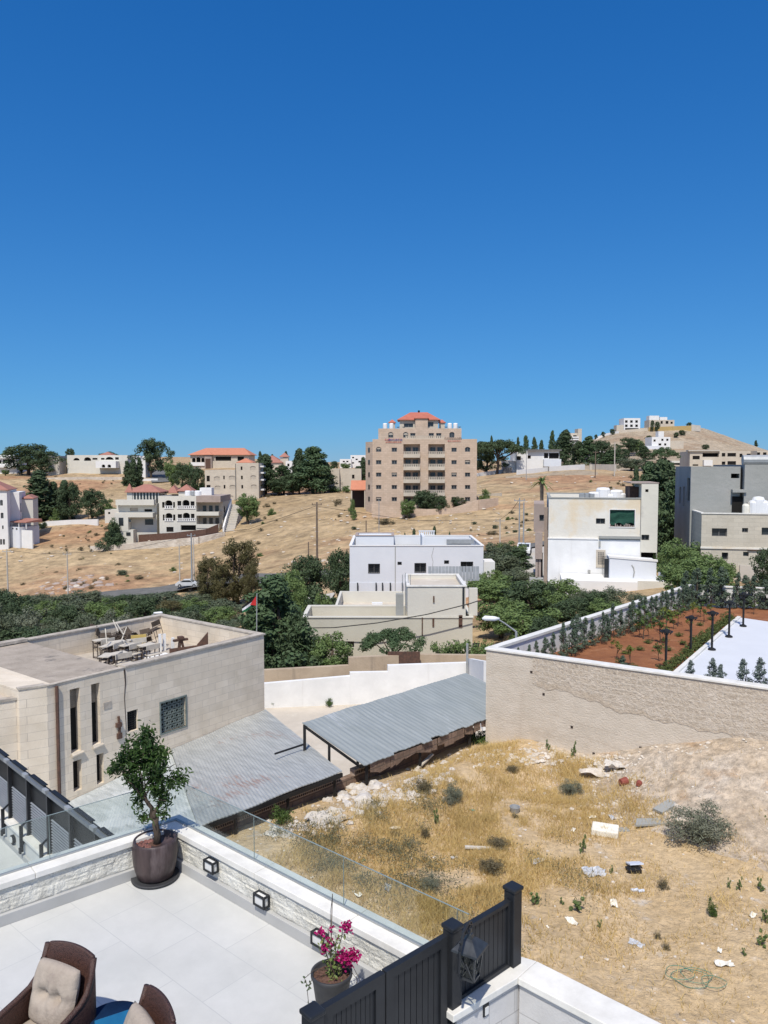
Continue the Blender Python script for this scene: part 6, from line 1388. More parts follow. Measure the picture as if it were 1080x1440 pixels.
T_('umbr', 698, 614, 668, 242, 72, 'broad stone pine beside the dark gate'); T_('pine', 683, 620, 668, 240, 46, 'dark pine between the apartment block and the stone pine'); T_('conf', 691, 612, 640, 262, 9, 'pointed conifer tip above the stone pine')
T_('conf', 728, 614, 642, 320, 9, 'first of three skyline conifers over the modern villa'); T_('conf2', 739, 611, 642, 318, 14, 'middle skyline conifer over the modern villa'); T_('conf', 751, 614, 642, 316, 12, 'third skyline conifer over the modern villa')
T_('cyp', 761, 619, 656, 246, 8, 'slim cypress standing before the modern villa'); T_('conf2', 776, 604, 636, 300, 12, 'tall conifer behind the modern villa roof'); T_('conf', 794, 604, 657, 250, 36, 'big conifer left of the cream tower block'); T_('conf', 797, 603, 640, 290, 9, 'spire-like conifer tip beside the tower block'); T_('rounddark', 784, 622, 640, 285, 20, 'dark trees massed behind the villa roof')
T_('conf', 814, 620, 655, 250, 28, 'left of two conifers at the hill foot'); T_('conf2', 827, 612, 656, 248, 28, 'right of two conifers at the hill foot')
T_('bushdark', 722, 651, 663, 238, 9, 'dark clipped shrub by the gate'); T_('bush', 735, 653, 662, 242, 16, 'shrubs along the villa boundary wall'); T_('bush', 765, 651, 660, 243, 24, 'shrub bed under the villa balcony'); T_('olive2', 800, 650, 657, 243, 18, 'low green shrubs behind the long boundary wall')
for i, (px, tp, bs_, D, w_, lb) in enumerate(((846, 618, 652, 300, 24, 'dark tree mass left under the hill'), (860, 634, 656, 290, 22, 'lower tree left of the tall pale pole'), (872, 630, 655, 300, 18, 'tree right of the tall pale pole'), (884, 616, 640, 360, 18, 'trees on the lower hill slope'), (895, 617, 638, 380, 14, 'upper trees below the open-framed block'), (888, 640, 660, 260, 34, 'wide olive coloured tree before the hill'), (905, 628, 650, 300, 16, 'dark tree beside the wide olive coloured tree'), (912, 613, 625, 440, 7, 'dark shrub left of the white slope villa'))): T_(['rounddark', 'conf2', 'rounddark', 'pine', 'round', 'olive2', 'conf', 'rounddark'][i], px, tp-2, bs_, D, w_*1.45, lb, 'trees at the foot of the right hill')
T_('conf', 901, 622, 640, 340, 9, 'pointed conifer among the hill foot trees'); T_('umbr2', 934, 627, 662, 225, 36, 'green umbrella pine in front of the slope villa'); 
for i, (px, tp, w_, lb) in enumerate(((917, 590, 4, 'first dark tree before the hilltop villa'), (924, 592, 6, 'second dark tree before the hilltop villa'), (969, 594, 6, 'lone bush right of the hilltop villa'), (951, 608, 6, 'dark tree above the ochre slope'), (959, 605, 8, 'largest dark tree on the slope under the ochre wall'), (983, 602, 9, 'dark bush where the hill path climbs'), (974, 610, 8, 'bush beside the hill path'), (861, 603, 6, 'left bush on the hill shoulder'), (848, 607, 5, 'small bush on the hill shoulder'), (838, 611, 4, 'lowest bush on the hill shoulder'), (992, 625, 8, 'brown bush low on the bare hill'), (1063, 620, 3, 'tiny cypress on the right hill crest'))):
    D = 545 if tp < 600 else 500; T_('rounddark' if i != 11 else 'cyp', px, tp-1, tp+8, D, w_*1.3, lb, 'trees dotted over the right hill')
T_('conf', 893, 654, 700, 96, 20, 'conifer tip left of the tall dark group'); T_('conf2', 910, 646, 745, 92, 54, 'left dark conifer behind the stained building'); T_('conf', 932, 644, 770, 88, 84, 'tallest dark conifer behind the stained building'); T_('conf2', 950, 668, 790, 82, 56, 'dark conifer touching the grey building'); T_('rounddark', 938, 700, 790, 84, 50, 'dense dark foliage between the stained and the grey building'); T_('conf', 918, 690, 790, 86, 30, 'dark conifer filling the gap right of the tower')
# near valley trees
T_('euc', 336, 754, 850, 112, 62, 'tall brownish green eucalyptus by the road'); T_('euc', 293, 779, 850, 114, 40, 'smaller eucalyptus left of the tall one'); T_('euc', 312, 790, 850, 110, 36, 'low branches of eucalyptus between the two big ones'); T_('euc', 352, 790, 850, 108, 26, 'eucalyptus sapling right of the tall one')
T_('rounddark', 431, 774, 830, 92, 62, 'dense dark tree left of the white house'); T_('round', 405, 792, 850, 84, 64, 'green tree below the dense dark one'); T_('bush', 380, 808, 850, 80, 44, 'bushy slope trees above the flag'); T_('round', 408, 812, 868, 74, 46, 'small tree beside the pale lane'); T_('rounddark', 481, 764, 850, 86, 48, 'tall dark tree hard against the white house'); T_('bushdark', 462, 800, 862, 70, 74, 'broad dark bush left of the cream house'); T_('bush', 452, 822, 866, 66, 34, 'bright green bush by the lane bend')
for i, (px, tp, D, w_, k, lb) in enumerate(((698, 758, 88, 56, 'roundol', 'dusky tree at the right corner of the white house'), (718, 756, 92, 44, 'round', 'greyish tree top beside the lane'), (706, 776, 80, 74, 'roundol', 'large olive tree right of the white house'), (688, 796, 74, 46, 'round', 'olive tree touching the white house annex'), (728, 772, 84, 34, 'cyp2', 'slim dark tree by the lane car'), (716, 804, 62, 96, 'round', 'wide dark green tree below the olives'), (748, 812, 58, 86, 'rounddark', 'big dark tree in front of the lane'), (704, 832, 54, 66, 'round', 'dense tree left of the garden wall'), (738, 842, 50, 96, 'round', 'wide green tree above the garden side wall'), (790, 808, 60, 64, 'round', 'leafy tree in front of the stained building'), (822, 818, 58, 46, 'olive2', 'thin leafy tree right of the stained building front'), (808, 838, 53, 70, 'rounddark', 'dark tree behind the middle of the garden wall'), (860, 814, 56, 54, 'olive2', 'loose-crowned tree below the front annex'), (850, 836, 52, 60, 'round', 'tree behind the far part of the garden side wall'), (896, 824, 54, 40, 'olive2', 'grey green tree by the low white wall'), (892, 838, 50, 50, 'olive', 'pale olive shrub beyond the garden wall corner'), (768, 862, 47, 60, 'rounddark', 'shadowy tree right behind the near garden wall'), (684, 806, 68, 56, 'round', 'tree overhanging the right corner of the cream house'), (730, 790, 72, 60, 'olive2', 'mottled tree halfway along the lane'), (772, 822, 57, 50, 'round', 'small round tree left of the stained building front'), (835, 826, 54, 50, 'rounddark', 'dark tree before the front platform'))):
    T_(k, px, tp, 880, D, w_, lb, 'trees between the houses and the garden wall')
for i, (px, tp, D, w_, k, lb) in enumerate(((958, 748, 62, 60, 'round', 'green fig tree left before the grey building'), (990, 768, 58, 80, 'round', 'large spreading fig tree before the grey building'), (1015, 790, 56, 44, 'round', 'right side of the spreading fig trees'), (962, 782, 55, 70, 'round', 'low fig tree behind the garden end wall'), (1078, 764, 55, 40, 'rounddark', 'tree with grey trunk at the right edge'), (1006, 796, 53, 76, 'bush', 'bushy growth at the foot of the fig trees'), (940, 768, 66, 40, 'round', 'leafy tree squeezed beside the stained building'))):
    T_(k, px, tp, 830, D, w_, lb, 'trees before the grey building')
T_('conf2', 386, 804, 945, 47, 118, 'very large dark green conifer left of the cream house'); T_('conf', 358, 846, 945, 48, 70, 'green conifer on the left flank of the very large one'); T_('rounddark', 414, 852, 945, 46.5, 66, 'dark leafy tree on the right flank of the large conifer'); T_('bushdark', 385, 880, 945, 45, 110, 'dense dark foliage skirt under the large conifer')
T_('round', 466, 880, 935, 46, 70, 'fig tree with splayed branches before the cream house'); T_('bushdark', 440, 900, 936, 45.5, 60, 'low fig leaves against the beige wall')
T_('umbr2', 553, 878, 925, 47, 84, 'wide flat-topped tree before the cream house wall')
for i, (px, tp, w_) in enumerate(((617, 893, 44), (640, 890, 52), (663, 891, 52), (684, 893, 44))): T_('bush', px, tp, 925, 44.2, w_, ['leftmost part bush of the hedge on the beige wall', 'second bush of the hedge on the beige wall', 'third bush of the hedge on the beige wall', 'hedge bush spilling beside the retaining wall corner'][i], 'hedge bushes above the beige wall')
# olive grove
og = 0; rg = random.Random(5)
ordw = ['first', 'second', 'third', 'fourth', 'fifth', 'sixth', 'seventh', 'eighth', 'ninth', 'tenth', 'eleventh', 'twelfth', 'thirteenth', 'fourteenth']
for og_r, (D, tp0, n, x0, x1) in enumerate(((128, 836, 10, -30, 330), (112, 842, 9, -40, 335), (96, 852, 9, -30, 345), (82, 866, 8, -30, 335), (68, 886, 7, -20, 330))):
    for i in range(n):
        px = x0+(x1-x0)*(i+rg.uniform(.1, .9))/n; w_ = rg.uniform(46, 74)*(100/D)**.4
        T_(rg.choice(['olive2', 'roundol', 'olive', 'roundol', 'rounddark']), px, tp0+rg.uniform(-13, 11)*(112/D)**.5, 880, D, w_, 'grove tree, '+ordw[i]+' from the left in the '+['farthest', 'second farthest', 'middle', 'second nearest', 'nearest'][og_r]+' row of the grove', 'olive trees of the valley grove'); og += 1
for px, tp, D, w_, k, lb in ((20, 843, 100, 46, 'rounddark', 'dark round tree at the far left of the grove'), (60, 838, 112, 50, 'round', 'green leafy tree above the left part of the grove'), (92, 846, 92, 54, 'rounddark', 'large dark tree in the left half of the grove'), (150, 836, 106, 54, 'round', 'bright leafy tree in the middle of the grove'), (205, 834, 102, 50, 'rounddark', 'tall dark tree above the roof parapet of the stone building'), (240, 842, 98, 46, 'euc', 'brownish thin-leaved tree behind the roof corner'), (272, 836, 104, 44, 'round', 'green tree right of the roof corner'), (305, 848, 90, 56, 'round', 'wide green tree beside the flag'), (180, 856, 82, 56, 'olive', 'pale olive close behind the stone building roof'), (120, 860, 80, 50, 'roundol', 'grey olive behind the raised roof slab')): T_(k, px, tp, 880, D, w_, lb, 'larger trees standing in the grove')
for i, px in enumerate((0, 45, 90, 140, 190, 235, 280)): T_('olive2', px, 832+rg.uniform(-3, 5), 850, 142, 60, 'low olive '+ordw[i]+' from the left along the foot of the field', 'olives along the foot of the field')
T_('cyp', 582, 744, 770, 96, 8, 'small pointed cypress behind the white house roof'); T_('cyp2', 611, 741, 770, 96, 8, 'second pointed cypress behind the white house roof'); T_('cyp', 569, 750, 770, 96, 5, 'very small cypress left behind the white house roof'); T_('cyp2', 632, 749, 770, 96, 5, 'very small cypress right behind the white house roof'); T_('bushdark', 672, 748, 765, 98, 12, 'dark bush behind the right end of the white house roof')
for i, (px, h_, k) in enumerate(((8, 9, 'round'), (30, 12, 'conf'), (90, 10, 'rounddark'), (112, 7, 'conf'), (130, 6, 'bush'), (165, 8, 'round'), (176, 11, 'conf2'), (190, 8, 'rounddark'), (250, 10, 'round'), (262, 13, 'conf'), (345, 14, 'conf2'), (356, 12, 'rounddark'), (388, 16, 'conf'), (412, 14, 'rounddark'), (430, 18, 'conf2'), (462, 12, 'round'), (474, 9, 'conf'), (504, 10, 'rounddark'), (676, 14, 'conf'), (708, 16, 'conf2'), (722, 12, 'rounddark'), (760, 12, 'round'), (768, 15, 'conf'), (806, 16, 'conf2'), (836, 18, 'conf'), (846, 12, 'rounddark'))):
    b_ = row_of(at(px, 372)); T_(k, px, b_-h_, b_, 372, h_*(.55 if 'conf' in k else 1.2), 'distant ridge tree, '+(ordw[i] if i < 14 else ordw[25-i])+' from the '+('left' if i < 14 else 'right')+' along the skyline', 'distant trees along the ridge')
# palm on the slope
b_ = at(761, 158); t = thing('palm_tree', 'single palm on the slope above the stained building', 'tree', b_); H_ = P(761, 678, 158).z-b_.z
mb = MB(); mb.tube([(0, 0, -.5), (.1, 0, H_*.5), (0, 0, H_)], [.4, .34, .42], 8); mb.build('trunk', M['barkgrey'], t)
g_ = np.random.default_rng(4); fr = []
for i in range(26):
    a_ = i*2.4; el = g_.uniform(-.5, 1.2); L_ = g_.uniform(2.2, 3.); d = np.array([math.cos(a_)*math.cos(el), math.sin(a_)*math.cos(el), math.sin(el)]); sd_ = np.array([-math.sin(a_), math.cos(a_), 0])
    pts = [np.array([0, 0, H_])+d*L_*q-np.array([0, 0, 1.3*q*q]) for q in (0, .33, .66, 1)]
    for k in range(3): fr.append([pts[k]-sd_*.22, pts[k]+sd_*.22, pts[k+1]+sd_*(.22-.05*k), pts[k+1]-sd_*(.22-.05*k)])
soup('fronds', np.array(fr), M['leaf_mid'], t)
# scrub dotted over the slope: each bush its own
rg = random.Random(12); n = 0; cc_ = [(rg.uniform(0, 1060), rg.uniform(math.log(152), math.log(330)), rg.uniform(12, 70)) for _ in range(34)]
while n < 240:
    c_ = rg.choice(cc_); px = rg.gauss(c_[0], c_[2]); D = math.exp(rg.gauss(c_[1], .06)); D = min(max(D, 150), 350); p = at(px, D); pr_ = 720-F*((p.y*sa+p.z*ca)/(p.y*ca-p.z*sa))
    if pr_ > 835 or (160 < px < 365 and D > 176) or (510 < px < 680 and D > 165) or (px < 60 and D > 170): continue
    k = rg.choice(['bushdry', 'bushdry', 'bushdry', 'olive2', 'bush']); h_ = rg.uniform(.3, 1.0)+rg.random()**6*(D/190)**.3
    plant(k, KIND[k], p-Vector((0, 0, .1)), h_, rg.uniform(1., 1.7), None, 'low scrub bush on the dry hillside', 'bush', 'scrub bushes scattered over the hillside', 'scrub_bush'); n += 1
# outcrop and loose stones on the slope
mb = MB(); rg2 = random.Random(3)
def stones(mb, n, fx, r0, r1, sq=.6):
    for _ in range(n):
        p = fx(); r = rg2.uniform(0, 1)**3*(r1-r0)+r0; mb.rock(p, r, sq, n=6)
def f1():
    px = rg2.gauss(105, 28); D = rg2.gauss(158, 4); p = at(px, D); return p
stones(mb, 110, f1, .25, 1.2, .5); mb.cur = 1; stones(mb, 60, f1, .2, .9, .5); tag(mb.build('rock_outcrop', [M['pinkcon'], M['hillrock']]), 'patch of pale and dark rocks on the left field', 'rocks', kind='stuff')
mb = MB()
def f2():
    px = rg2.uniform(-10, 1080); D = math.exp(rg2.uniform(math.log(130), math.log(520))); return at(px, D)
stones(mb, 1500, f2, .12, .6, .5)
def f3(): 
    px = rg2.uniform(400, 700); D = rg2.uniform(135, 190); return at(px, D)
stones(mb, 250, f3, .12, .5, .5); tag(mb.build('hillside_stones', M['hillrock']), 'loose pale stones strewn over the hillside', 'stones', kind='stuff')
for i, (px, D, w_) in enumerate(((92, 154, 14), (118, 156, 12), (134, 158, 10), (105, 160, 16), (150, 160, 8), (128, 152, 12))):
    T_('bushdry', px, P(px, 0, D) and 0 or 0, 0, D, w_, '', None) if False else plant('bushdry', KIND['bushdry'], at(px, D)-Vector((0, 0, .1)), 1.3, w_/F*D/1.6, None, 'brown thorny clump among the rocks of the outcrop', 'bush', 'thorny clumps on the rock outcrop', 'thorn_bush')
# flag
t = thing('flag', 'small red white green and black flag on a pole by the large conifer', 'flag', P(360, 837, 44)); MB().tube([(0, 0, -3.5), (.05, 0, .1)], .03, 6).build('flag_pole', M['steel'], t)
def fl(a0, a1, b0, b1, n=7):
    m = MB(); f = lambda u, v_: (-u*.8, .12*math.sin(u*6), -.05-v_*(.55-.15*u)-u*.6)
    for i in range(n):
        for j in range(2):
            u0 = a0+(a1-a0)*i/n; u1 = a0+(a1-a0)*(i+1)/n; v0 = b0+(b1-b0)*j/2; v1 = b0+(b1-b0)*(j+1)/2; m.poly([f(u0, v0), f(u1, v0), f(u1, v1), f(u0, v1)])
    return m
fl(0, 1, 0, .33).build('black_stripe', M['flagblack'], t, smooth=True); fl(0, 1, .33, .66).build('white_stripe', M['flagwhite'], t, smooth=True); fl(0, 1, .66, 1).build('green_stripe', M['flaggreen'], t, smooth=True)
m = MB()
for s_ in (-1, 1): f = lambda u, v_: (-u*.8, .12*math.sin(u*6)+s_*.015, -.05-v_*(.55-.15*u)-u*.6); m.poly([f(0, 0), f(.45, .5), f(0, 1)])
m.build('red_triangle', M['flagred'], t)
# ---------------------------------------------------------------- garden behind the retaining wall
KIND.update({'thuja': ('thuja', 'leaf_thuja', 1500, .030, .010, 21), 'thuja2': ('thuja', 'leaf_thuja', 1500, .032, .011, 22), 'thujapale': ('thuja', 'leaf_thujapale', 1300, .032, .010, 23),
             'sapy': ('sapling', 'leaf_yellow', 160, .05, .022, 24), 'sapg': ('sapling', 'leaf_green', 150, .05, .024, 25), 'hedge': ('bush', 'leaf_hedge', 900, .055, .03, 26), 'wcover': ('bush', 'leaf_green', 500, .07, .035, 27)})
nat = {'thuja': .36, 'thuja2': .36, 'thujapale': .36}
def ordn(k): return ordw[k-1]
sd_ = (GA-R0); sd_.z = 0; Ls = sd_.length; sd_.normalize(); sn_ = Vector((sd_.y, -sd_.x, 0))
N = 27
for i in range(N):
    u = .9+(Ls-1.6)*i/(N-1); p = Vector((R0.x, R0.y, SZ))+sd_*u+sn_*(.75+rng.uniform(-.08, .08)); h_ = rng.uniform(1.15, 1.6) if i > 4 else rng.uniform(.8, 1.1)
    plant('thuja2' if i % 2 else 'thuja', KIND['thuja2' if i % 2 else 'thuja'], p, h_, rng.uniform(.9, 1.25), None, 'small dark conifer in the side wall row, '+(ordn(i+1) if i < 14 else ordn(N-i))+(' from the near end' if i < 14 else ' from the far end'), 'tree', 'young conifers along the garden side wall', 'young_conifer')
ed = gd.normalized(); en = Vector((ed.y, -ed.x, 0)); lbs = ['near the corner with the side wall', 'second along the end wall', 'third along the end wall', 'fourth along the end wall', 'fifth along the end wall, slimmer', 'beside the farthest garden lamp', 'right of the farthest garden lamp', 'with a bare stem', 'at the far right of the end wall', 'beyond the far right of the end wall']
for i, (px, h_) in enumerate(((972, 1.9), (985, 2.1), (1003, 2.1), (1017, 2.2), (1036, 1.9), (1046, 1.8), (1057, 1.8), (1070, 1.6), (1082, 1.7), (1096, 1.7))):
    u = ((px-540)/F*40.5-g0.x)/ed.x; p = Vector((g0.x, g0.y, SZ))+ed*u+en*.6; plant('thuja2' if i % 2 else 'thuja', KIND['thuja2' if i % 2 else 'thuja'], p, h_, 1.35 if i != 4 else .9, None, 'young conifer '+lbs[i], 'tree', 'young conifers along the garden end wall', 'young_conifer')
for i, (px, py, h_, lb) in enumerate(((792, 925, .8, 'small pale conifer behind the coping, leftmost'), (832, 935, .7, 'small conifer behind the coping under the red soil'), (790-12, 918, .7, 'little conifer near the left end of the coping'), (877, 945, 1.0, 'feathery conifer left of the nearest lamp'), (972, 956, 1.1, 'grey conifer where the paving meets the coping'), (1000, 960, 1.25, 'grey conifer on the paving edge, first of four'), (1014, 963, 1.1, 'grey conifer on the paving edge, second of four'), (1046, 968, 1.35, 'grey conifer on the paving edge, third of four'), (1070, 972, 1.45, 'grey conifer on the paving edge, rightmost'))):
    z_ = SZ if i < 4 else -7.28; A0 = R0+Vector((0, 0, 0)); r, zz = plane_hit(px, py, (R0.x-RE.y*-.0+(-RE.y)*.75, R0.y+RE.x*.75), RE); p = Vector((R0.x, R0.y, 0))+Vector((-RE.y, RE.x, 0))*.75+RE*r; p.z = z_
    plant('thujapale' if i >= 4 else 'thuja', KIND['thujapale' if i >= 4 else 'thuja'], p, h_+(.08 if i >= 4 else .2), 1.25, None, lb, 'tree', 'small conifers behind the white coping', 'young_conifer')
yl = [(885, 938, 'sapy', .9, 'yellow-green sapling near the coping'), (868, 928, 'sapy', .8, 'pale yellow sapling at the left of the red bed'), (905, 900, 'sapg', 1.5, 'thin green sapling in the middle of the red bed'), (899, 896, 'sapy', .7, 'yellowing sapling left of the thin green one'), (912, 895, 'sapy', .6, 'bright yellow low sapling'), (928, 905, 'sapg', 1.5, 'tall dark sapling behind the nearest lamp'), (936, 890, 'sapy', 1.3, 'yellow-topped sapling behind the nearest lamp'), (953, 880, 'sapg', 1.1, 'sapling between two garden lamps'), (947, 884, 'sapy', .9, 'yellow sapling left between the lamps'), (975, 870, 'sapy', .9, 'yellow sapling near the top of the red bed'), (985, 868, 'sapg', .9, 'green sapling near the top of the red bed'), (990, 875, 'sapg', 1., 'sapling behind the third lamp'), (1000, 866, 'sapy', .7, 'small sapling left of the fourth lamp'), (926, 930, 'sapg', .8, 'small sapling before the nearest lamp'), (1060, 864, 'sapg', .8, 'dark sapling by the end wall at right'), (970, 888, 'sapy', .7, 'thin yellow sapling right of the nearest lamp'), (860, 912, 'sapg', .5, 'tiny sapling at the left border of the red bed')]
for px, py, k, h_, lb in yl:
    p = G(px, py, SZ+.0); plant(k, KIND[k], p, h_, 1.2, None, lb, 'tree', 'saplings in the red soil', 'sapling')
for i in range(14):
    p = G(*[(872, 932), (890, 940), (912, 905), (935, 902), (955, 895), (985, 880), (1000, 872), (900, 915), (940, 915), (960, 906), (925, 912), (945, 876), (880, 920), (975, 900)][i], SZ); plant('hedge', KIND['hedge'], p, .22, 1.8, None, 'low green ground plant on the red soil', 'plant', 'low plants on the red soil', 'low_plant')
hl = (s1-s0).length
for i in range(26):
    p = s0+sdv*(hl*(i+.4)/26)-sn*.45; p.z = SZ-.02; plant('hedge', KIND['hedge'], p, rng.uniform(.42, .62), 1.05, None, 'clipped green hedge shrub beside the paving, '+(ordn(i+1)+' from the near end' if i < 13 else ordn(26-i)+' from the far end'), 'shrub', 'low hedge shrubs along the paving', 'hedge_shrub')
# creeper on the right of the yard wall is part of the hedge; lamps with flat ring heads
def make_lamp(h=1.5):
    t = thing('garden_lamp', '', 'lamp'); mb = MB(); mb.tube([(0, 0, .1), (0, 0, h)], .045, 10); mb.lathe([(.15, 0), (.15, .05), (.06, .1)], (0, 0, 0), 12); mb.build('lamp_post', M['black2'], t)
    mb = MB(); N_ = 16
    for k in range(N_):
        a0 = 2*math.pi*k/N_; a1 = 2*math.pi*(k+1)/N_; mb.bar((.21*math.cos(a0), .21*math.sin(a0), h-.02), (.21*math.cos(a1), .21*math.sin(a1), h-.02), .03, .03)
        if k % 4 == 0: mb.bar((0, 0, h), (.21*math.cos(a0), .21*math.sin(a0), h-.02), .03, .03)
        if k % 2 == 0: mb.bar((.21*math.cos(a0), .21*math.sin(a0), h-.02), (.13*math.cos(a0), .13*math.sin(a0), h-.12), .02, .02)
    mb.lathe([(.02, .14), (.10, .10), (.12, .02), (.05, 0)], (0, 0, h-.06), 10); mb.build('lamp_head', M['black2'], t); return t
lm = make_lamp()
for i, (px, py, lb) in enumerate(((936, 945, 'nearest black garden lamp with ring head'), (971, 921, 'second black garden lamp from the front'), (1001, 914, 'third black garden lamp standing on the paving edge'), (1025, 896, 'fourth black garden lamp with narrower head'), (1045, 881, 'farthest black garden lamp'))):
    f_ = G(px, py, -7.28 if i > 1 else SZ); t = lm if i == 0 else copy_tree(lm, f_); t.location = f_; tag(t, lb, 'lamp', 'black garden lamps along the paving')
# ---------------------------------------------------------------- the lot: rubble, litter, grass, shrubs
rg3 = random.Random(21); g3 = np.random.default_rng(21)
def on_lot(px, py):
    p = G(px, py, -9.5)
    for _ in range(4): p = G(px, py, lz(p.x, p.y))
    return p
def inlot(x, y): 
    t = (x-W0.x)*V45.x+(y-W0.y)*V45.y; r = (x-R0.x)*(-RE.y)+(y-R0.y)*RE.x
    return t > .15 and r < -.15
# grass blades: many thin tufts, dense where the photograph is golden
patches = [(650, 1090, 60, 1.2), (760, 1110, 80, 1.), (700, 1160, 90, 1.1), (560, 1150, 60, .9), (820, 1130, 60, .8), (660, 1220, 90, 1.1), (540, 1220, 80, .6), (900, 1130, 40, .5), (600, 1270, 90, .7), (740, 1180, 60, 1.), (460, 1200, 60, .6), (700, 1060, 40, 1.), (860, 1250, 60, .35), (1000, 1230, 80, .18), (820, 1320, 120, .10), (980, 1350, 120, .06), (800, 1075, 40, .8), (690, 1240, 40, 1.3)]
Cx, Cy = [], []; tot = 110000
ws = np.array([q[3]*q[2]**1.2 for q in patches]); ws /= ws.sum()
for (px, py, r_, w_), f_ in zip(patches, ws):
    p = on_lot(px, py); q = on_lot(px+r_, py); sx = abs(q.x-p.x)*.62; k = int(tot*f_); nx_ = 14+int(k/260)
    cx = g3.normal(p.x, sx, nx_*5); cy = g3.normal(p.y, sx*1.5, nx_*5); idx = g3.integers(0, nx_*5, k)
    Cx.append(cx[idx]+g3.normal(0, .16, k)); Cy.append(cy[idx]+g3.normal(0, .16, k))
k = 5000; Cx.append(g3.uniform(-6, 16, k)); Cy.append(g3.uniform(8, 27, k))
Cx = np.concatenate(Cx); Cy = np.concatenate(Cy); t_ = (Cx-W0.x)*V45.x+(Cy-W0.y)*V45.y; r_ = (Cx-R0.x)*(-RE.y)+(Cy-R0.y)*RE.x; ok = (t_ > .25) & (r_ < -.35)
dens = vnoise(Cx, Cy, 31, 4, .8); ok &= dens+g3.normal(0, .12, len(Cx)) > -.22
Cx, Cy = Cx[ok], Cy[ok]; Cz = lot_z(Cx, Cy); n = len(Cx)
hh = (.07+.16*g3.random(n)**1.5)*(1+.9*np.clip(vnoise(Cx, Cy, 41, 3, .5), -.3, .8)); a_ = g3.uniform(0, 6.28, n); w_ = g3.uniform(.004, .011, n); ln = g3.normal(0, .5, (n, 2))*hh[:, None]
b0 = np.stack([Cx-np.cos(a_)*w_, Cy-np.sin(a_)*w_, Cz-.02], 1); b1 = np.stack([Cx+np.cos(a_)*w_, Cy+np.sin(a_)*w_, Cz-.02], 1); tp = np.stack([Cx+ln[:, 0], Cy+ln[:, 1], Cz+hh], 1)
o = soup('dry_grass', np.stack([b0, b1, tp], 1), [M['straw']]); tag(o, 'golden dry grass growing over the vacant lot', 'grass', kind='stuff')
# grey green weeds
Cx, Cy = [], []
for px, py, r_, k in ((500, 1190, 70, 3600), (440, 1175, 40, 1600), (600, 1130, 30, 900), (590, 1215, 50, 1500), (610, 1255, 25, 700), (560, 1240, 40, 700), (800, 1240, 50, 500), (650, 1300, 60, 500)):
    p = on_lot(px, py); q = on_lot(px+r_, py); s_ = abs(q.x-p.x)*.6; m = 18; cx = g3.normal(p.x, s_, m); cy = g3.normal(p.y, s_*1.2, m); i_ = g3.integers(0, m, k); Cx.append(cx[i_]+g3.normal(0, .16, k)); Cy.append(cy[i_]+g3.normal(0, .16, k))
Cx = np.concatenate(Cx); Cy = np.concatenate(Cy); ok = ((Cx-W0.x)*V45.x+(Cy-W0.y)*V45.y) > .3; Cx, Cy = Cx[ok], Cy[ok]; Cz = lot_z(Cx, Cy); n = len(Cx)
C_ = np.stack([Cx, Cy, Cz+g3.uniform(0, .22, n)], 1); o = soup('grey_weeds', leaves(C_, g3.normal(0, 1, (n, 3))+[0, 0, .5], .035, .012, g3), [M['straw2']]); tag(o, 'grey-green low weeds among the dry grass', 'weeds', kind='stuff')
# small stones and rubble
mb = MB(); rg2 = random.Random(8)
def fl1():
    while 1:
        x, y = rg2.uniform(-6, 18), rg2.uniform(7.5, 27)
        if inlot(x, y): return (x, y, lz(x, y))
stones(mb, 2000, fl1, .008, .055, .6)
def near(px, py, sx, sy):
    def f():
        while 1:
            p = on_lot(rg2.gauss(px, sx), rg2.gauss(py, sy))
            if inlot(p.x, p.y): return tuple(p)
    return f
stones(mb, 900, near(970, 1105, 70, 24), .015, .10, .6); stones(mb, 500, near(760, 1062, 60, 8), .02, .10, .6); stones(mb, 1100, near(1010, 1090, 60, 26), .008, .06, .6)
tag(mb.build('loose_stones', M['rubble']), 'small pale stones and gravel strewn over the lot', 'stones', kind='stuff')
mb = MB(); rng = random.Random(77)
stones(mb, 200, near(512, 1117, 24, 13), .02, .2, .7); stones(mb, 120, near(440, 1162, 30, 6), .02, .12, .6); stones(mb, 110, near(600, 1090, 18, 14), .03, .17, .6); stones(mb, 110, near(545, 1122, 20, 6), .03, .13, .6); stones(mb, 160, near(840, 1080, 30, 6), .02, .12, .6); stones(mb, 90, near(395, 1170, 14, 5), .03, .14, .6)
tag(mb.build('white_rubble', M['rubblelite']), 'heaps of white building rubble along the block wall', 'rubble', kind='stuff')
def litter(name, label, cat, px, py, fn, mat, rz=0., group=None, dz=.0, **k):
    p = on_lot(px, py); mb = MB(); fn(mb); o = mb.build(name, mat, loc=p+Vector((0, 0, dz)), rz=rz, **k); tag(o, label, cat, group); return o
def sheet(w, h, amp, n=8, seed=1, th=.01):
    def f(m):
        r = random.Random(seed); Z = [[r.uniform(0, amp) for _ in range(n+1)] for _ in range(n+1)]; X = [[(i/n-.5)*w*(1+r.uniform(-.1, .1)) for i in range(n+1)] for _ in range(n+1)]
        for j in range(n):
            for i in range(n): m.poly([(X[j][i], (j/n-.5)*h, Z[j][i]), (X[j][i+1], (j/n-.5)*h, Z[j][i+1]), (X[j+1][i+1], ((j+1)/n-.5)*h, Z[j+1][i+1]), (X[j+1][i], ((j+1)/n-.5)*h, Z[j+1][i])])
    return f
def foam(m):
    m.box(-.34, -.25, 0, .34, -.08, .18); m.box(-.34, .08, 0, .34, .25, .18); m.box(-.34, -.08, 0, -.1, .08, .18); m.box(.06, -.08, 0, .34, .08, .18); m.box(-.1, -.08, 0, .06, .08, .12)
litter('foam_block', 'dirty white foam block with a hole lying in the grass', 'foam block', 851, 1172, foam, M['foam'], -.35, bevel=.03)
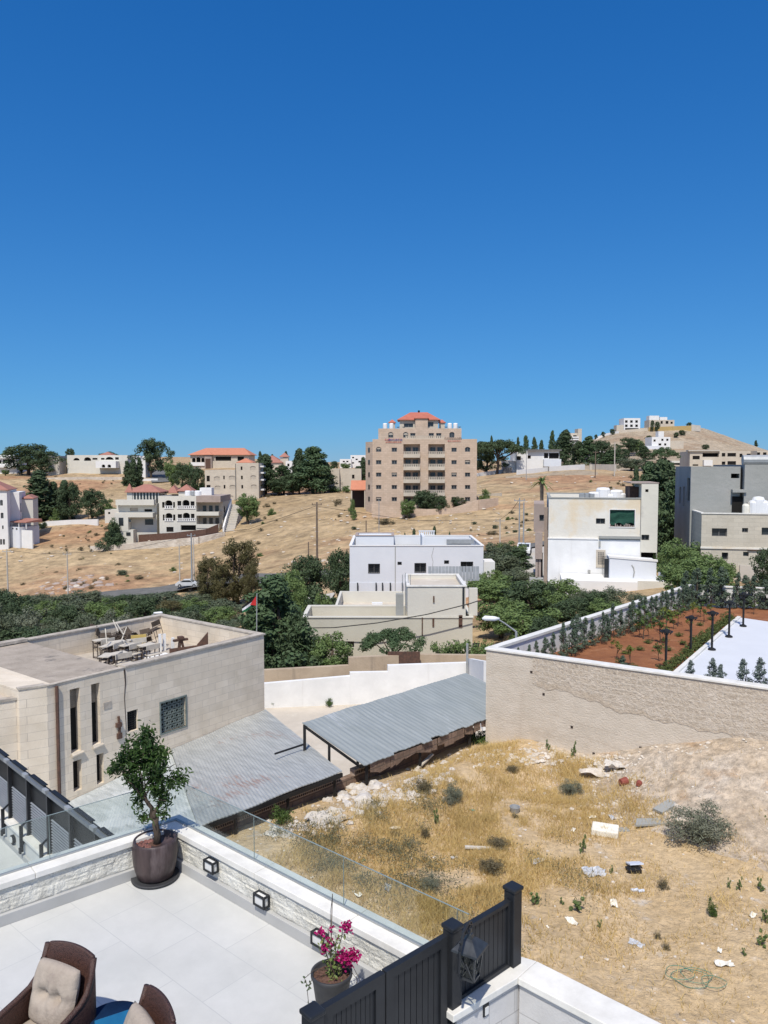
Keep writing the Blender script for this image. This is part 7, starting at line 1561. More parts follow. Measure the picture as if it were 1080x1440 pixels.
litter('square_tray', 'pale blue-white square tray lying on a dark box', 'tray', 893, 1221, lambda m: (m.box(-.17, -.14, .1, .17, .14, .13), m.box(-.25, -.1, .0, -.12, .05, .03)), M['paper'], .1).rotation_euler.x = -.3
litter('broken_box', 'broken dark box under the pale blue-white tray', 'box', 891, 1226, lambda m: (m.box(-.16, -.1, 0, .16, .12, .09), m.bar((-.2, -.05, .02), (.1, -.12, .04), .03)), M['black2'], .1)
litter('plastic_sheet', 'crumpled grey plastic sheet on the ground left of the pale panel', 'sheet', 836, 1230, sheet(.5, .35, .14, 7, 3), M['plastic'], .2)
litter('plastic_sheet', 'crumpled clear plastic bag at the left near the fence post', 'sheet', 756, 1213, sheet(.35, .22, .08, 6, 5), M['plastic'], .5)
litter('plastic_cup', 'small grey dented bucket in the dry grass', 'bucket', 724, 1142, lambda m: m.lathe([(.11, 0), (.15, .16), (.13, .16), (.1, .03)], (0, 0, 0), 12), M['steel'], .3)
litter('concrete_slab', 'long broken grey slab leaning on the dirt mound', 'slab', 942, 1133, lambda m: m.box(-.5, -.16, 0, .5, .16, .07), M['greycon'], .55).rotation_euler.y = -.16
litter('concrete_slab', 'flat grey slab lying below the leaning slab', 'slab', 915, 1157, lambda m: m.prism([(-.5, -.15), (.4, -.2), (.5, .1), (-.3, .2)], 0, .05), M['greycon'], .15)
litter('concrete_slab', 'small grey slab right behind the foam block', 'slab', 873, 1168, lambda m: m.prism([(-.22, -.1), (.2, -.12), (.22, .08), (-.1, .12)], 0, .04), M['greycon'], .1)
litter('white_sack', 'torn white sack on top of the dirt mound', 'sack', 1062, 1081, sheet(1.0, .4, .16, 8, 9), M['foam'], .1)
litter('cement_sheet', 'pale crumpled sheet in the rubble below the retaining wall', 'sheet', 872, 1080, sheet(.9, .5, .22, 8, 11), M['rubblelite'], -.3)
litter('cement_sheet', 'second pale crumpled sheet beside the red pots', 'sheet', 845, 1090, sheet(1.2, .4, .2, 8, 12), M['rubble'], -.2)
litter('cloth_heap', 'grey-beige cloth heap by the block wall rubble', 'cloth', 462, 1153, sheet(1.1, .8, .16, 8, 14), M['concrete'], .5)
litter('clay_pot', 'red clay pot lying in the rubble below the wall', 'pot', 876, 1104, lambda m: m.tube([(-.1, 0, .1), (.12, 0, .1)], [.09, .13], 12), M['clay'], .4)
litter('clay_pot', 'smaller red clay pot right of the first one', 'pot', 898, 1106, lambda m: m.tube([(-.06, 0, .08), (.08, 0, .08)], [.06, .09], 12), M['clay'], 1.)
litter('wooden_plank', 'pale plank resting on the rubble by the shed', 'plank', 594, 1080, lambda m: m.box(-.6, -.05, 0, .6, .05, .05), M['desk'], .9, dz=.12).rotation_euler.y = -.25
litter('wooden_plank', 'grey plank lying flat in the golden grass', 'plank', 682, 1195, lambda m: m.box(-.5, -.05, 0, .5, .05, .04), M['desk'], -.1, dz=.03)
litter('boulder', 'white boulder in the rubble heap', 'boulder', 512, 1128, lambda m: m.rock((0, 0, .05), .26, .9, n=9), M['rubblelite'])
litter('plastic_bottles', 'two crushed clear bottles lying together', 'bottles', 896, 1254, lambda m: (m.tube([(-.15, 0, .04), (.02, .02, .04)], .035, 8), m.tube([(.0, -.05, .04), (.15, -.03, .04)], .035, 8)), M['paper'], .1)
for i, (px, py, w_, lb) in enumerate(((556, 1166, .3, 'crumpled white paper in the grass near the rubble'), (510, 1211, .16, 'small teal scrap of packaging'), (545, 1250, .3, 'grey rag in the grass'), (502, 1258, .26, 'white torn paper behind the glass balustrade'), (622, 1269, .22, 'pale scrap right of the dry bush'), (833, 1150, .25, 'white rag above the foam block'), (806, 1168, .2, 'pale scrap left of the foam block'), (860, 1150, .25, 'grey plastic scrap in the tall grass'), (895, 1328, .3, 'small crushed foil on bare earth'), (1018, 1357, .34, 'pale curled scrap near the hose'), (1058, 1288, .24, 'grey splinter of board at the right edge'), (863, 1271, .3, 'thin white strip on the earth'), (805, 1297, .3, 'white strip left on the earth'), (664, 1140, .16, 'green scrap in the dry grass'), (640, 1207, .2, 'grey scrap below the plank'), (1012, 1337, .16, 'white chip near the curled scrap'), (770, 1304, .1, 'small white chip by the fence post'))):
    litter('paper_scrap', lb, 'scrap', px, py, sheet(w_, w_*.5, w_*.22, 4, 20+i), M[['foam', 'hose', 'plastic'][0 if i not in (1, 13) else 1]] if i not in (2, 7, 8, 14) else M['plastic'], i*.7, 'scraps of litter on the lot')
mb = MB()
for k, (r_, cx_, cy_) in enumerate(((.34, 0, 0), (.28, .12, .06), (.22, .35, -.15), (.26, -.2, .08))):
    mb.tube([(cx_+r_*(1+.12*math.sin(3*a+k))*math.cos(a), cy_+r_*.8*math.sin(a), .03+.02*k) for a in np.linspace(0, 6.1, 26)], .006, 6)
p = on_lot(972, 1378); tag(mb.build('garden_hose', M['hose'], loc=p), 'loosely coiled thin green hose on the bare earth', 'hose')
litter('tyre_scrap', 'dark tangled scrap on the dirt mound', 'scrap', 1010, 1112, lambda m: [m.tube([(rg3.uniform(-.2, .2), rg3.uniform(-.15, .15), rg3.uniform(0, .15)) for _ in range(3)], .02, 5) for _ in range(8)], M['black2'])
# shrubs on the lot
KIND.update({'shr': ('bush', 'leaf_shrub', 5200, .034, .008, 31), 'shrg': ('stemplant', 'leaf_mid', 420, .07, .028, 32), 'shrd': ('bush', 'leaf_dryshrub', 1600, .05, .01, 33), 'shrgr': ('bush', 'leaf_green', 1500, .045, .02, 34)})
lots = [(985, 1185, 'shr', 95, 62, 'large round grey-green shrub on the right of the lot'), (637, 1130, 'shr', 36, 34, 'blue-grey shrub in the middle of the lot'), (596, 1114, 'shrd', 34, 28, 'dry brown shrub beside the rubble'), (397, 1160, 'shrgr', 36, 32, 'green shrub against the block wall'), (674, 1043, 'shrgr', 42, 16, 'low green shrub at the corner below the retaining wall'), (802, 1118, 'shr', 36, 26, 'spiky grey-green weed above the foam block'),
        (598, 1180, 'shrd', 18, 26, 'upright dry shrub left of centre'), (613, 1160, 'shrg', 14, 24, 'thin green weed by the dry shrub'), (807, 1065, 'shrg', 14, 22, 'thin leafy weed near the foot of the wall'), (770, 1055, 'shrg', 12, 16, 'small weed at the foot of the wall'), (605, 1250, 'shr', 34, 24, 'pale weed clump behind the glass'), (690, 1225, 'shrd', 50, 26, 'straw-coloured tussock left of the fence'),
        (752, 1272, 'shrg', 26, 20, 'leafy weed right of the black fence post'), (790, 1272, 'shrg', 12, 12, 'small weed beside the leafy one'), (812, 1282, 'shrg', 34, 22, 'dark green weed cluster on bare earth'), (843, 1305, 'shrg', 12, 14, 'tiny dark weed below the cluster'), (933, 1250, 'shrd', 22, 22, 'brownish weed below the pale panel'), (1001, 1290, 'shrgr', 16, 34, 'upright bright green weed on bare earth'), (1025, 1248, 'shrg', 10, 14, 'first of three small weeds at the right'), (1040, 1252, 'shrg', 14, 20, 'second of three small weeds at the right'), (1069, 1253, 'shrg', 18, 20, 'third of three small weeds at the right'), (1076, 1298, 'shrg', 22, 22, 'weed cut by the right edge'), (1072, 1330, 'shrg', 26, 22, 'low weed in the bottom right'), (1046, 1343, 'shrg', 12, 12, 'small weed left of the low one'), (937, 1335, 'shrd', 16, 14, 'dry weed near the boundary wall cap'), (996, 1128, 'shrgr', 22, 14, 'green tuft on the dirt mound'), (1018, 1127, 'shrgr', 20, 12, 'second green tuft on the dirt mound'), (1066, 1140, 'shrd', 26, 16, 'reddish dry tuft on the mound'), (1076, 1165, 'shrg', 12, 18, 'small weed at the right edge of the mound'), (725, 1150, 'shrd', 14, 10, 'dry clump near the bucket'), (720, 1085, 'shrd', 24, 14, 'dry clump under the retaining wall'), (820, 1200, 'shrg', 18, 26, 'thin stemmed weed above the plastic sheet'), (860, 1228, 'shrg', 10, 12, 'tiny weed beside the pale panel'), (556, 1175, 'shrd', 20, 12, 'dry clump by the white paper'), (925, 1320, 'shrd', 14, 16, 'wispy dry weed on bare earth'), (700, 1190, 'shrd', 40, 20, 'golden tussock above the fence')]
for px, py, k, wp, hp, lb in lots:
    p = on_lot(px, py); D = p.y; plant(k, KIND[k], p-Vector((0, 0, .03)), hp/F*D*1.2, (wp/F*D)/(1.1*hp/F*D*1.2), None, lb, 'shrub', 'shrubs and weeds on the lot', 'shrub')
# a few tiny plants on the yard wall foot
for px, w_, lb in ((462, 9, 'small green bush at the foot of the white yard wall'), (386, 10, 'dry weeds at the left foot of the white yard wall')):
    p = G(px, 993, -11.98); plant('shrgr', KIND['shrgr'], p, .5, .9, None, lb, 'shrub', None, 'wall_shrub')
# ---------------------------------------------------------------- our terrace
FZ_ = -4.75; CZ = -4.3
O = Vector((-2.53, 8.93, 0)); dl = Vector((-.761, -.649, 0)).normalized(); dr = Vector((.757, -.653, 0)).normalized()
nl = Vector((-dl.y, dl.x, 0)); nl = nl if nl.dot(dr) < 0 else -nl      # outward of the left wall
nr_ = Vector((-dr.y, dr.x, 0)); nr_ = nr_ if nr_.dot(dl) < 0 else -nr_  # outward of the right wall
Lr = 4.17; Ll = 6.
PA = Vector((.545, 5.91, 0)); gdir = Vector((.745, .667, 0)).normalized(); gn = Vector((gdir.y, -gdir.x, 0))   # gate line; gn towards the camera side (right)
def xy(v): return (v.x, v.y)
def miter(w):                                               # outer corner for a band of width w
    det = nl.x*nr_.y-nl.y*nr_.x; return O+Vector(((w*nr_.y-w*nl.y)/det, (nl.x*w-nr_.x*w)/det, 0))
fl_ = MB(); fl_.poly([(*xy(O), FZ_), (*xy(O+dr*Lr), FZ_), (*xy(PA-gdir*4), FZ_), (*xy(O+dl*Ll+dr*6-dl*1.5), FZ_), (*xy(O+dl*Ll), FZ_)])
fo = fl_.build('terrace_floor', M['tile']); struct(fo, 'pale grey tiled terrace floor')
# tile joints follow the walls: rebuild in the terrace's own axes
own_axes(fo, Vector((O.x, O.y, 0)), math.atan2(dr.y, dr.x))
def wband(mb, d, n, L, w0, w1, z0, z1, s=0., side='l', ext=None):
    """band along a wall between offsets w0..w1 outward; starts at the mitred corner"""
    a0 = miter(w0) if s == 0 else O+d*s+n*w0; a1 = miter(w1) if s == 0 else O+d*s+n*w1
    mb.prism([xy(a0), xy(O+d*L+n*w0), xy(O+d*L+n*w1), xy(a1)], z0, z1)
tw_ = thing('parapet_wall', 'low white split-stone parapet with smooth cap and glass on the left of the terrace', 'wall', (0, 0, 0))
tr_ = thing('parapet_wall', 'low white split-stone parapet with wall lamps on the right of the terrace', 'wall', (0, 0, 0))
def stoneface(d, n, L, z0, z1, par, seed, flip=False):
    """rock-faced stone courses: a displaced grid standing on the inner wall line"""
    nu, nv = int(L/.022), 22; u = np.linspace(0, L, nu); v = np.linspace(0, 1, nv); U, V_ = np.meshgrid(u, v)
    # large chisel facets plus grain, pinched at the course joints
    dd = .008*vnoise(U, V_*(z1-z0)*2.6, seed, 4, 5.)+.006*vnoise(U*.6, V_*(z1-z0)*4, seed+3, 3, 9.)
    joint = np.minimum(1, np.abs(((V_*2) % 1)-.0)*8)*np.minimum(1, np.abs(1-((V_*2) % 1))*8); bl = (U/.45+np.floor(V_*2)*.5) % 1; joint *= np.minimum(1, np.minimum(bl, 1-bl)*28)
    dd = (dd+.008)*joint-.004; P_ = np.array([O.x, O.y, 0])[None, None]+U[..., None]*np.array(d)[None, None]-dd[..., None]*np.array(n)[None, None]; P_[..., 2] = z0+(z1-z0)*V_
    me = bpy.data.meshes.new('stone_face'); me.from_pydata(P_.reshape(-1, 3).tolist(), [], [(r*nu+c, r*nu+c+1, (r+1)*nu+c+1, (r+1)*nu+c) for r in range(nv-1) for c in range(nu-1)]); me.materials.append(M['splitstone']); me.update()
    o = bpy.data.objects.new('stone_face', me); COL.objects.link(o); o.parent = par
for d, n, L, par_, sd in ((dl, nl, Ll, tw_, 2), (dr, nr_, Lr, tr_, 6)):
    mb = MB(); wband(mb, d, n, L, .03, .22, -13, CZ-.07); mb.build('wall', M['plaster'], par_)
    stoneface(d, n, L, FZ_+.12, CZ-.068, par_, sd)
    mb = MB(); wband(mb, d, n, L, -.045, .029, FZ_+.0, FZ_+.12); mb.build('skirting_ledge', M['skirt'], par_, bevel=.004)
    mb = MB(); cs_ = [0, 1.55, 2.9, 4.25, 5.6, 9]
    for k in range(5):
        if cs_[k] < L: wband(mb, d, n, min(L, cs_[k+1]-.003), -.03, .26, CZ-.066, CZ, s=cs_[k]+(.002 if k else 0))
    mb.build('cap', M['cap'], par_, bevel=.005)
    mb = MB(); s_ = .0; step = 1.35
    wband(mb, d, n, L, .135, .147, CZ+.002, CZ+.50); 
    gp = mb.build('glass_panel', M['glasspanel'], par_)
    mb = MB(); wband(mb, d, n, L, .135, .147, CZ+.5, CZ+.504); mb.build('glass_edge', mk('glass_edge', (.24, .29, .28), None, 3, .2), gp)
    mb = MB(); wband(mb, d, n, L, .125, .157, CZ+.001, CZ+.016); mb.build('glass_channel', M['steel'], gp)
    for k in range(1, int(L/step)+1):
        q = O+d*(k*step)+n*.141; mb = MB(); mb.bar((q.x, q.y, CZ+.02), (q.x, q.y, CZ+.5), .007, .005, up=(d.x, d.y, 0)); mb.build('glass_joint', mk('glass_edge', (.24, .29, .28)), gp)
# lighter tile border strip is part of the floor pattern
# wall lamps
def make_wlamp():
    t = thing('wall_lamp', '', 'lamp'); mb = MB(); w_, h_, d_ = .15, .11, .075
    MB().box(-w_/2+.012, -d_+.01, -h_/2+.012, w_/2-.012, -.012, h_/2-.012).build('lamp_glass', M['lampglass'], t)
    f = .016
    for y in (-d_, -f): 
        mb.box(-w_/2, y, -h_/2, w_/2, y+f, -h_/2+f); mb.box(-w_/2, y, h_/2-f, w_/2, y+f, h_/2); mb.box(-w_/2, y, -h_/2+f, -w_/2+f, y+f, h_/2-f); mb.box(w_/2-f, y, -h_/2+f, w_/2, y+f, h_/2-f)
    for sx in (-w_/2, w_/2-f):
        for sz in (-h_/2, h_/2-f): mb.box(sx, -d_+f, sz, sx+f, -f, sz+f)
    mb.build('lamp_cage', M['black'], t); return t
wlm = make_wlamp()
for i, (px, py, lb) in enumerate(((297, 1217, 'black framed wall lamp nearest the potted tree'), (368, 1265, 'black framed wall lamp in the middle of the parapet'), (450, 1320, 'black framed wall lamp behind the magenta flowers'))):
    r, z_ = plane_hit(px, py, (O.x-nr_.x*.05, O.y-nr_.y*.05), dr); q = O+dr*r-nr_*.012; q.z = z_
    t = wlm if i == 0 else copy_tree(wlm, q); t.location = q; t.rotation_euler.z = math.atan2(dr.y, dr.x); t.scale = (1.15,)*3; tag(t, lb, 'lamp', 'wall lamps on the parapet')
# black gate and fence
def leafpanel(a, b, zt, zb, name, par, n, frame=.09, wide=True):
    """panel of upright slats between two points, with its frame"""
    L = (b-a).length; d = (b-a).normalized(); fr = MB(); t = .035
    def seg(u0, u1, z0, z1, mb, th=t, off=0.):
        nn = Vector((-d.y, d.x, 0)); A = a+d*u0; B = a+d*u1; mb.prism([xy(A-nn*th/2+nn*off), xy(B-nn*th/2+nn*off), xy(B+nn*th/2+nn*off), xy(A+nn*th/2+nn*off)], z0, z1)
    seg(0, L, zt-frame, zt, fr, .05); seg(0, L, zb, zb+frame, fr, .05); seg(0, frame, zb+frame, zt-frame, fr, .05); seg(L-frame, L, zb+frame, zt-frame, fr, .05); fo = fr.build(name+'_frame', M['black'], par)
    sl = MB(); w_ = (L-2*frame)/n
    for i in range(n): seg(frame+w_*(i+.06), frame+w_*(i+.94), zb+frame, zt-frame, sl, .014)
    seg(frame, L-frame, zb+frame, zt-frame, sl, .004, .006 if False else .0)
    sl.build(name+'_slats', M['black'], par)
gt = thing('metal_gate', 'anthracite slatted metal gate between terrace and side passage', 'gate', (0, 0, 0))
GTOP = -3.69; g_end = PA-gdir*1.62
leafpanel(PA-gdir*.08, PA-gdir*.73, GTOP, -5.4, 'leaf', gt, 8, .075); leafpanel(PA-gdir*.745, PA-gdir*1.31, GTOP, -5.4, 'leaf', gt, 9, .085)
MB().box(-.014, -.045, -.11, .014, .005, .11).build('gate_handle', M['black2'], gt, loc=PA-gdir*.66+gn*.05+Vector((0, 0, -4.5)))
def gpost(name, label, p, z0, z1, w_=.11):
    t = thing(name, label, 'post', (p.x, p.y, z0), math.atan2(gdir.y, gdir.x), 'anthracite posts of the gate and fence')
    MB().box(-w_/2, -w_/2, 0, w_/2, w_/2, z1-z0).build('post_shaft', M['black'], t, bevel=.006)
    MB().box(-w_/2-.012, -w_/2-.012, z1-z0+.001, w_/2+.012, w_/2+.012, z1-z0+.035).build('post_cap', M['black'], t, bevel=.01)
gpost('gate_post', 'middle anthracite post between gate and fence', PA, -5.4, -3.665); gpost('gate_post', 'lower left anthracite gate post at the bottom of the picture', PA-gdir*1.38, -5.4, -3.70)
PB = PA+gdir*.76; gpost('gate_post', 'tall far post of the slatted fence above the white wall', PB, CZ+.001, -3.64)
fn = thing('slatted_fence', 'short anthracite slatted fence standing on the white wall', 'fence', (0, 0, 0)); leafpanel(PA+gdir*.06, PB-gdir*.06, -3.71, CZ+.01, 'panel', fn, 10, .03)
# white wall of the side passage: runs under the fence, then turns towards the camera
ww = thing('passage_wall', 'white capped block wall under the black fence, turning towards the viewer', 'wall', (0, 0, 0))
ci_ = G(728, 1375, CZ); wd2 = (G(940, 1440, CZ)-G(735, 1338, CZ)); wd2.z = 0; wd2.normalize(); wn2 = Vector((-wd2.y, wd2.x, 0))
if wn2.dot(gdir) < 0: wn2 = -wn2
a_ = PA-gdir*.02; L2 = 3.2; ci = ci_-gn*.03; co = ci_+wn2*.27
mb = MB(); mb.prism([xy(a_+gn*.07), xy(ci_-gn*.03), xy(ci_+wn2*.27), xy(PB+gdir*.07-gn*.06), xy(a_-gn*.11)], -7, CZ-.062)
mb.prism([xy(ci_+wn2*.03), xy(ci_+wn2*.03+wd2*L2), xy(ci_+wn2*.27+wd2*L2), xy(ci_+wn2*.272)], -7, CZ-.0625)
own = mb.build('wall', M['wallblock'], ww)
mb = MB(); mb.prism([xy(a_+gn*.10-gdir*.07), xy(ci_), xy(ci_+wn2*.30), xy(PB+gdir*.1-gn*.09), xy(a_-gn*.14-gdir*.07)], CZ-.06, CZ); mb.build('cap', M['cap'], ww, bevel=.006)
mb = MB(); mb.prism([xy(ci_+wd2*.003), xy(ci_+wd2*L2), xy(ci_+wd2*L2+wn2*.30), xy(ci_+wn2*.30+wd2*.003)], CZ-.06, CZ); mb.build('cap', M['cap'], ww, bevel=.006)
ps = MB(); ps.poly([(*xy(PA-gdir*4), -5.6), (*xy(ci), -5.6), (*xy(ci+wd2*4), -5.6), (*xy(PA-gdir*4+wd2*4), -5.6)]); struct(ps.build('passage_floor', M['tile']), 'tiled floor of the side passage')
# lantern hanging from a scroll bracket on the post
ln_ = P(661, 1335, 5.72); lt = thing('lantern', 'black hanging lantern with crossed glazing bars on a scroll bracket', 'lantern', (ln_.x, ln_.y, ln_.z+.0), math.atan2(gdir.y, gdir.x)+.3); lt.scale = (1.25,)*3
mb = MB(); tw0, tw1 = .062, .045
for a in range(4):
    ca_, sa_ = math.cos(math.pi/4+a*math.pi/2), math.sin(math.pi/4+a*math.pi/2); cb_, sb_ = math.cos(math.pi/4+(a+1)*math.pi/2), math.sin(math.pi/4+(a+1)*math.pi/2); r0, r1 = tw0*1.35, tw1*1.35
    mb.bar((ca_*r1, sa_*r1, -.17), (ca_*r0, sa_*r0, 0), .009); mb.bar((ca_*r0, sa_*r0, 0), (cb_*r0, sb_*r0, 0), .012); mb.bar((ca_*r1, sa_*r1, -.17), (cb_*r1, sb_*r1, -.17), .012)
    mb.bar((ca_*r1, sa_*r1, -.17), ((ca_+cb_)/2*r0, (sa_+sb_)/2*r0, -.06), .006); mb.bar((cb_*r1, sb_*r1, -.17), ((ca_+cb_)/2*r0, (sa_+sb_)/2*r0, -.06), .006); mb.bar((ca_*r0, sa_*r0, 0), ((ca_+cb_)/2*r1, (sa_+sb_)/2*r1, -.11), .006); mb.bar((cb_*r0, sb_*r0, 0), ((ca_+cb_)/2*r1, (sa_+sb_)/2*r1, -.11), .006)
lg_ = mk('lantern_metal', (.075, .08, .085), (.05, .054, .06), 20, .35, metal=.5); mb.build('lantern_cage', lg_, lt)
mb = MB(); mb.lathe([(.125, 0), (.12, .012), (.05, .062), (.028, .07), (.02, .095), (.012, .10), (.012, .13), (.001, .135)], (0, 0, .006), 4); o = mb.build('lantern_roof', lg_, lt); o.rotation_euler.z = math.pi/4
mb = MB(); mb.lathe([(.058, -.166), (.078, -.004)], (0, 0, 0), 4); mb.build('lantern_glass', glass_mat('lantern_glass', (.75, .77, .75), .02), lt).rotation_euler.z = math.pi/4
mb = MB(); q = [(-.16, 0, -.06), (-.15, 0, .06), (-.10, 0, .16), (-.03, 0, .18), (.01, 0, .15), (0, 0, .11)]; mb.tube(q, .009, 6)
sp = [(-.02+.045*(1-k/14.)*math.cos(k*.75), 0, .145+.045*(1-k/14.)*math.sin(k*.75)) for k in range(14)]; mb.tube(sp, .006, 5); mb.tube([(-.16, 0, .08), (-.13, 0, .10), (-.15, 0, .13)], .008, 5); mb.build('scroll_bracket', M['black'], lt)
r, z_ = plane_hit(681, 1412, (a_.x+gn.x*.08, a_.y+gn.y*.08), gdir); q = a_+gn*.07+gdir*r
t = thing('door_light', 'small black oblong lamp fixed on the passage wall under the lantern', 'lamp', (q.x, q.y, z_), math.atan2(gdir.y, gdir.x)); MB().box(-.032, -.035, -.09, .032, -.001, .09).build('lamp_body', M['black'], t, bevel=.004); MB().box(-.02, -.042, -.075, .02, -.036, -.01).build('lamp_lens', M['lampglass'], t)
# ---------------------------------------------------------------- the lower court on the left with its louvred fence
Fa = G(0, 1141, -6.9); Fb = G(67, 1203, -6.9); fd = (Fb-Fa).normalized(); fnn = Vector((-fd.y, fd.x, 0)); fnn = fnn if fnn.y > 0 else -fnn
A0 = Fa-fd*2.5; LF = 7.6
lf = thing('louvre_fence', 'tall black louvred metal fence on a white-capped wall at the left', 'fence', (A0.x, A0.y, -6.9), math.atan2(fd.y, fd.x))
HF = 1.12
mb = MB(); mb.box(0, .10, .64, LF, .13, HF); mb.build('solid_sheet', M['black2'], lf)
for k in range(8):
    x0 = k*.98; mb = MB()
    for j in range(12): z_ = .04+j*.053; mb.poly([(x0+.05, .065, z_), (x0+.93, .065, z_), (x0+.93, .095, z_+.008), (x0+.05, .095, z_+.008)])
    sl = mb.build('louvre_panel', mk('louvre_slat', (.24, .26, .29), (.20, .22, .25), 5, .5), lf); md = sl.modifiers.new('thickness', 'SOLIDIFY'); md.thickness = .006
    mb = MB(); mb.box(x0-.03, .02, .0, x0+.03, .09, HF+.04); mb.box(x0-.02, -.12, -.28, x0+.02, -.06, .22); mb.bar((x0, -.09, .2), (x0, .05, .3), .03); mb.bar((x0, -.09, -.18), (x0, .02, .0), .03); mb.box(x0-.03, -.135, -.30, x0+.03, -.1, -.2); mb.build('fence_post', M['black'], lf)
    mb = MB(); mb.box(x0+.12, .05, HF+.045, x0+.78, .13, HF+.06); mb.build('top_plate', M['black2'], lf)
    mb = MB(); mb.box(x0-.09, -.02, HF+.0, x0+.06, .05, HF+.06); mb.build('rail_clamp', M['steel'], lf)
mb = MB(); mb.box(0, 0, HF-.03, LF, .06, HF+.03); mb.build('top_rail', mk('grey_rail', (.20, .22, .24), None, 4, .4, metal=.4), lf)
mb = MB(); mb.box(0, .131, 0.0, LF, .14, .62); mb.build('back_sheet', M['black2'], lf)
cw = thing('court_wall', 'low white wall with pale cap carrying the louvred fence', 'wall', (A0.x, A0.y, -6.9), math.atan2(fd.y, fd.x)); MB().box(0, -.02, -6, LF, .2, -.064).build('wall', M['plaster'], cw); MB().box(0, -.07, -.06, LF, .24, -.001).build('cap', M['cap'], cw, bevel=.005)
cfl = MB(); q0_ = A0-fnn*.02; cfl.poly([(*xy(q0_), -7.36), (*xy(q0_+fd*LF), -7.36), (*xy(q0_+fd*LF-fnn*4.5), -7.36), (*xy(q0_-fnn*4.5), -7.36)]); co_ = cfl.build('court_floor', M['tile']); struct(co_, 'pale tiled court below the terrace'); own_axes(co_, Vector((A0.x, A0.y, 0)), math.atan2(fd.y, fd.x))
mb = MB(); mb.box(0, -.07, -.46, LF, -.021, -.36); mb.build('skirting', M['skirt'], cw)
t = thing('court_lamp', 'round black wall lamp on the low court wall', 'lamp', (0, 0, 0)); r, z_ = plane_hit(22, 1179, (A0.x, A0.y), fd); q = A0+fd*r-fnn*.03
t.location = (q.x, q.y, z_); t.rotation_euler.z = math.atan2(fd.y, fd.x); mb = MB(); mb.tube([(0, -.05, 0), (0, 0, 0)], .085, 14); mb.build('lamp_ring', M['black'], t); MB().tube([(0, -.06, 0), (0, -.051, 0)], .06, 12).build('lamp_lens', M['lampglass'], t)
bd = MB(); bd.box(-3.9, 4.0, -13, -1.0, 5.0, -7.5)           # body of the house below the terrace
bd = MB(); bd.prism([xy(O+nl*.03+nr_*.03), xy(O+dr*Lr+nr_*.03), xy(ci+wd2*3.2), xy(O+dl*Ll+dr*7), xy(O+dl*Ll+nl*.03)], -13, FZ_-.2); o = bd.build('house_base', M['plaster']); tag(o, 'plain rendered base of the house under the terrace', 'building')

# ---------------------------------------------------------------- pots on the terrace
pp = Vector((-2.64, 8.62, FZ_)); pt_ = thing('planter_pot', 'large glazed brown pot with saucer in the terrace corner', 'pot', pp); pt_.scale = (.93,)*3
MB().lathe([(.26, 0), (.29, .015), (.29, .035), (.26, .03), (.001, .03)], (0, 0, 0), 40).build('saucer', M['potgrey'], pt_, smooth=True)
prof = [(.195, .03), (.22, .05), (.255, .18), (.27, .30), (.272, .38), (.262, .47), (.256, .50), (.246, .505), (.236, .50), (.236, .44)]
MB().lathe(prof+[(.001, .44)], (0, 0, 0), 48).build('pot_body', M['pot'], pt_, smooth=True)
mb = MB(); mb.lathe([(.235, .43), (.001, .445)], (0, 0, 0), 24); mb.build('soil', M['soil'], pt_)
mb = MB(); rg2 = random.Random(3)
for k in range(90): a = rg2.uniform(2.2, 4.6); r_ = rg2.uniform(.07, .22); mb.rock((r_*math.cos(a), r_*math.sin(a), .44), rg2.uniform(.010, .02), .8, n=5)
mb.build('gravel', M['pebble'], pt_)
# the tree in it: real trunk and twigs with leaves set along them
tt = thing('potted_tree', 'small leafy tree with forked trunk growing in the brown pot', 'tree', pp+Vector((.0, .0, .40))); tt.scale = (.88, .88, .92)
mb = MB(); g4 = np.random.default_rng(9)
mb.tube([(.03, 0, -.03), (.035, .0, .12), (.01, .0, .26), (.02, .01, .34)], [.052, .045, .042, .038], 12)
br = []
def limb(p0, p1, r0, r1, kn=4, wob=.03):
    p0 = np.array(p0, float); p1 = np.array(p1, float); pts = [p0+(p1-p0)*k/kn+(g4.normal(0, wob, 3) if 0 < k < kn else 0) for k in range(kn+1)]; mb.tube([tuple(p) for p in pts], [r0+(r1-r0)*k/kn for k in range(kn+1)], 7); return pts
f0 = (.015, .01, .30)
A_1 = limb(f0, (-.13, -.02, .62), .034, .022); A_2 = limb(f0, (.09, .03, .60), .03, .02); A_3 = limb((.09, .03, .60), (.12, .0, .98), .017, .01)
tips = []
for base, tgt in ((A_1[-1], (-.42, -.05, 1.05)), (A_1[-1], (-.28, .1, 1.22)), (A_1[-1], (-.14, 0, 1.35)), (A_1[2], (-.22, -.1, .78)), (A_2[-1], (-.02, .05, 1.15)), (A_2[-1], (.10, -.05, 1.22)), (A_3[2], (.33, 0, .82)), (A_3[3], (.26, .05, 1.0)), (A_1[-1], (-.05, -.12, .95)), (A_1[-1], (-.33, -.1, .85)), (A_2[2], (.17, -.05, .58)), (A_1[3], (-.18, .1, .95)), (f0, (-.17, .0, .33)), (A_3[-1], (.16, .05, 1.18)), (A_1[-1], (-.46, .05, .95))):
    pts = limb(base, tgt, .012, .004, 4, .025); tips += [(p, 1) for p in pts[1:]]
mb.build('trunk', M['bark'], tt, smooth=True)
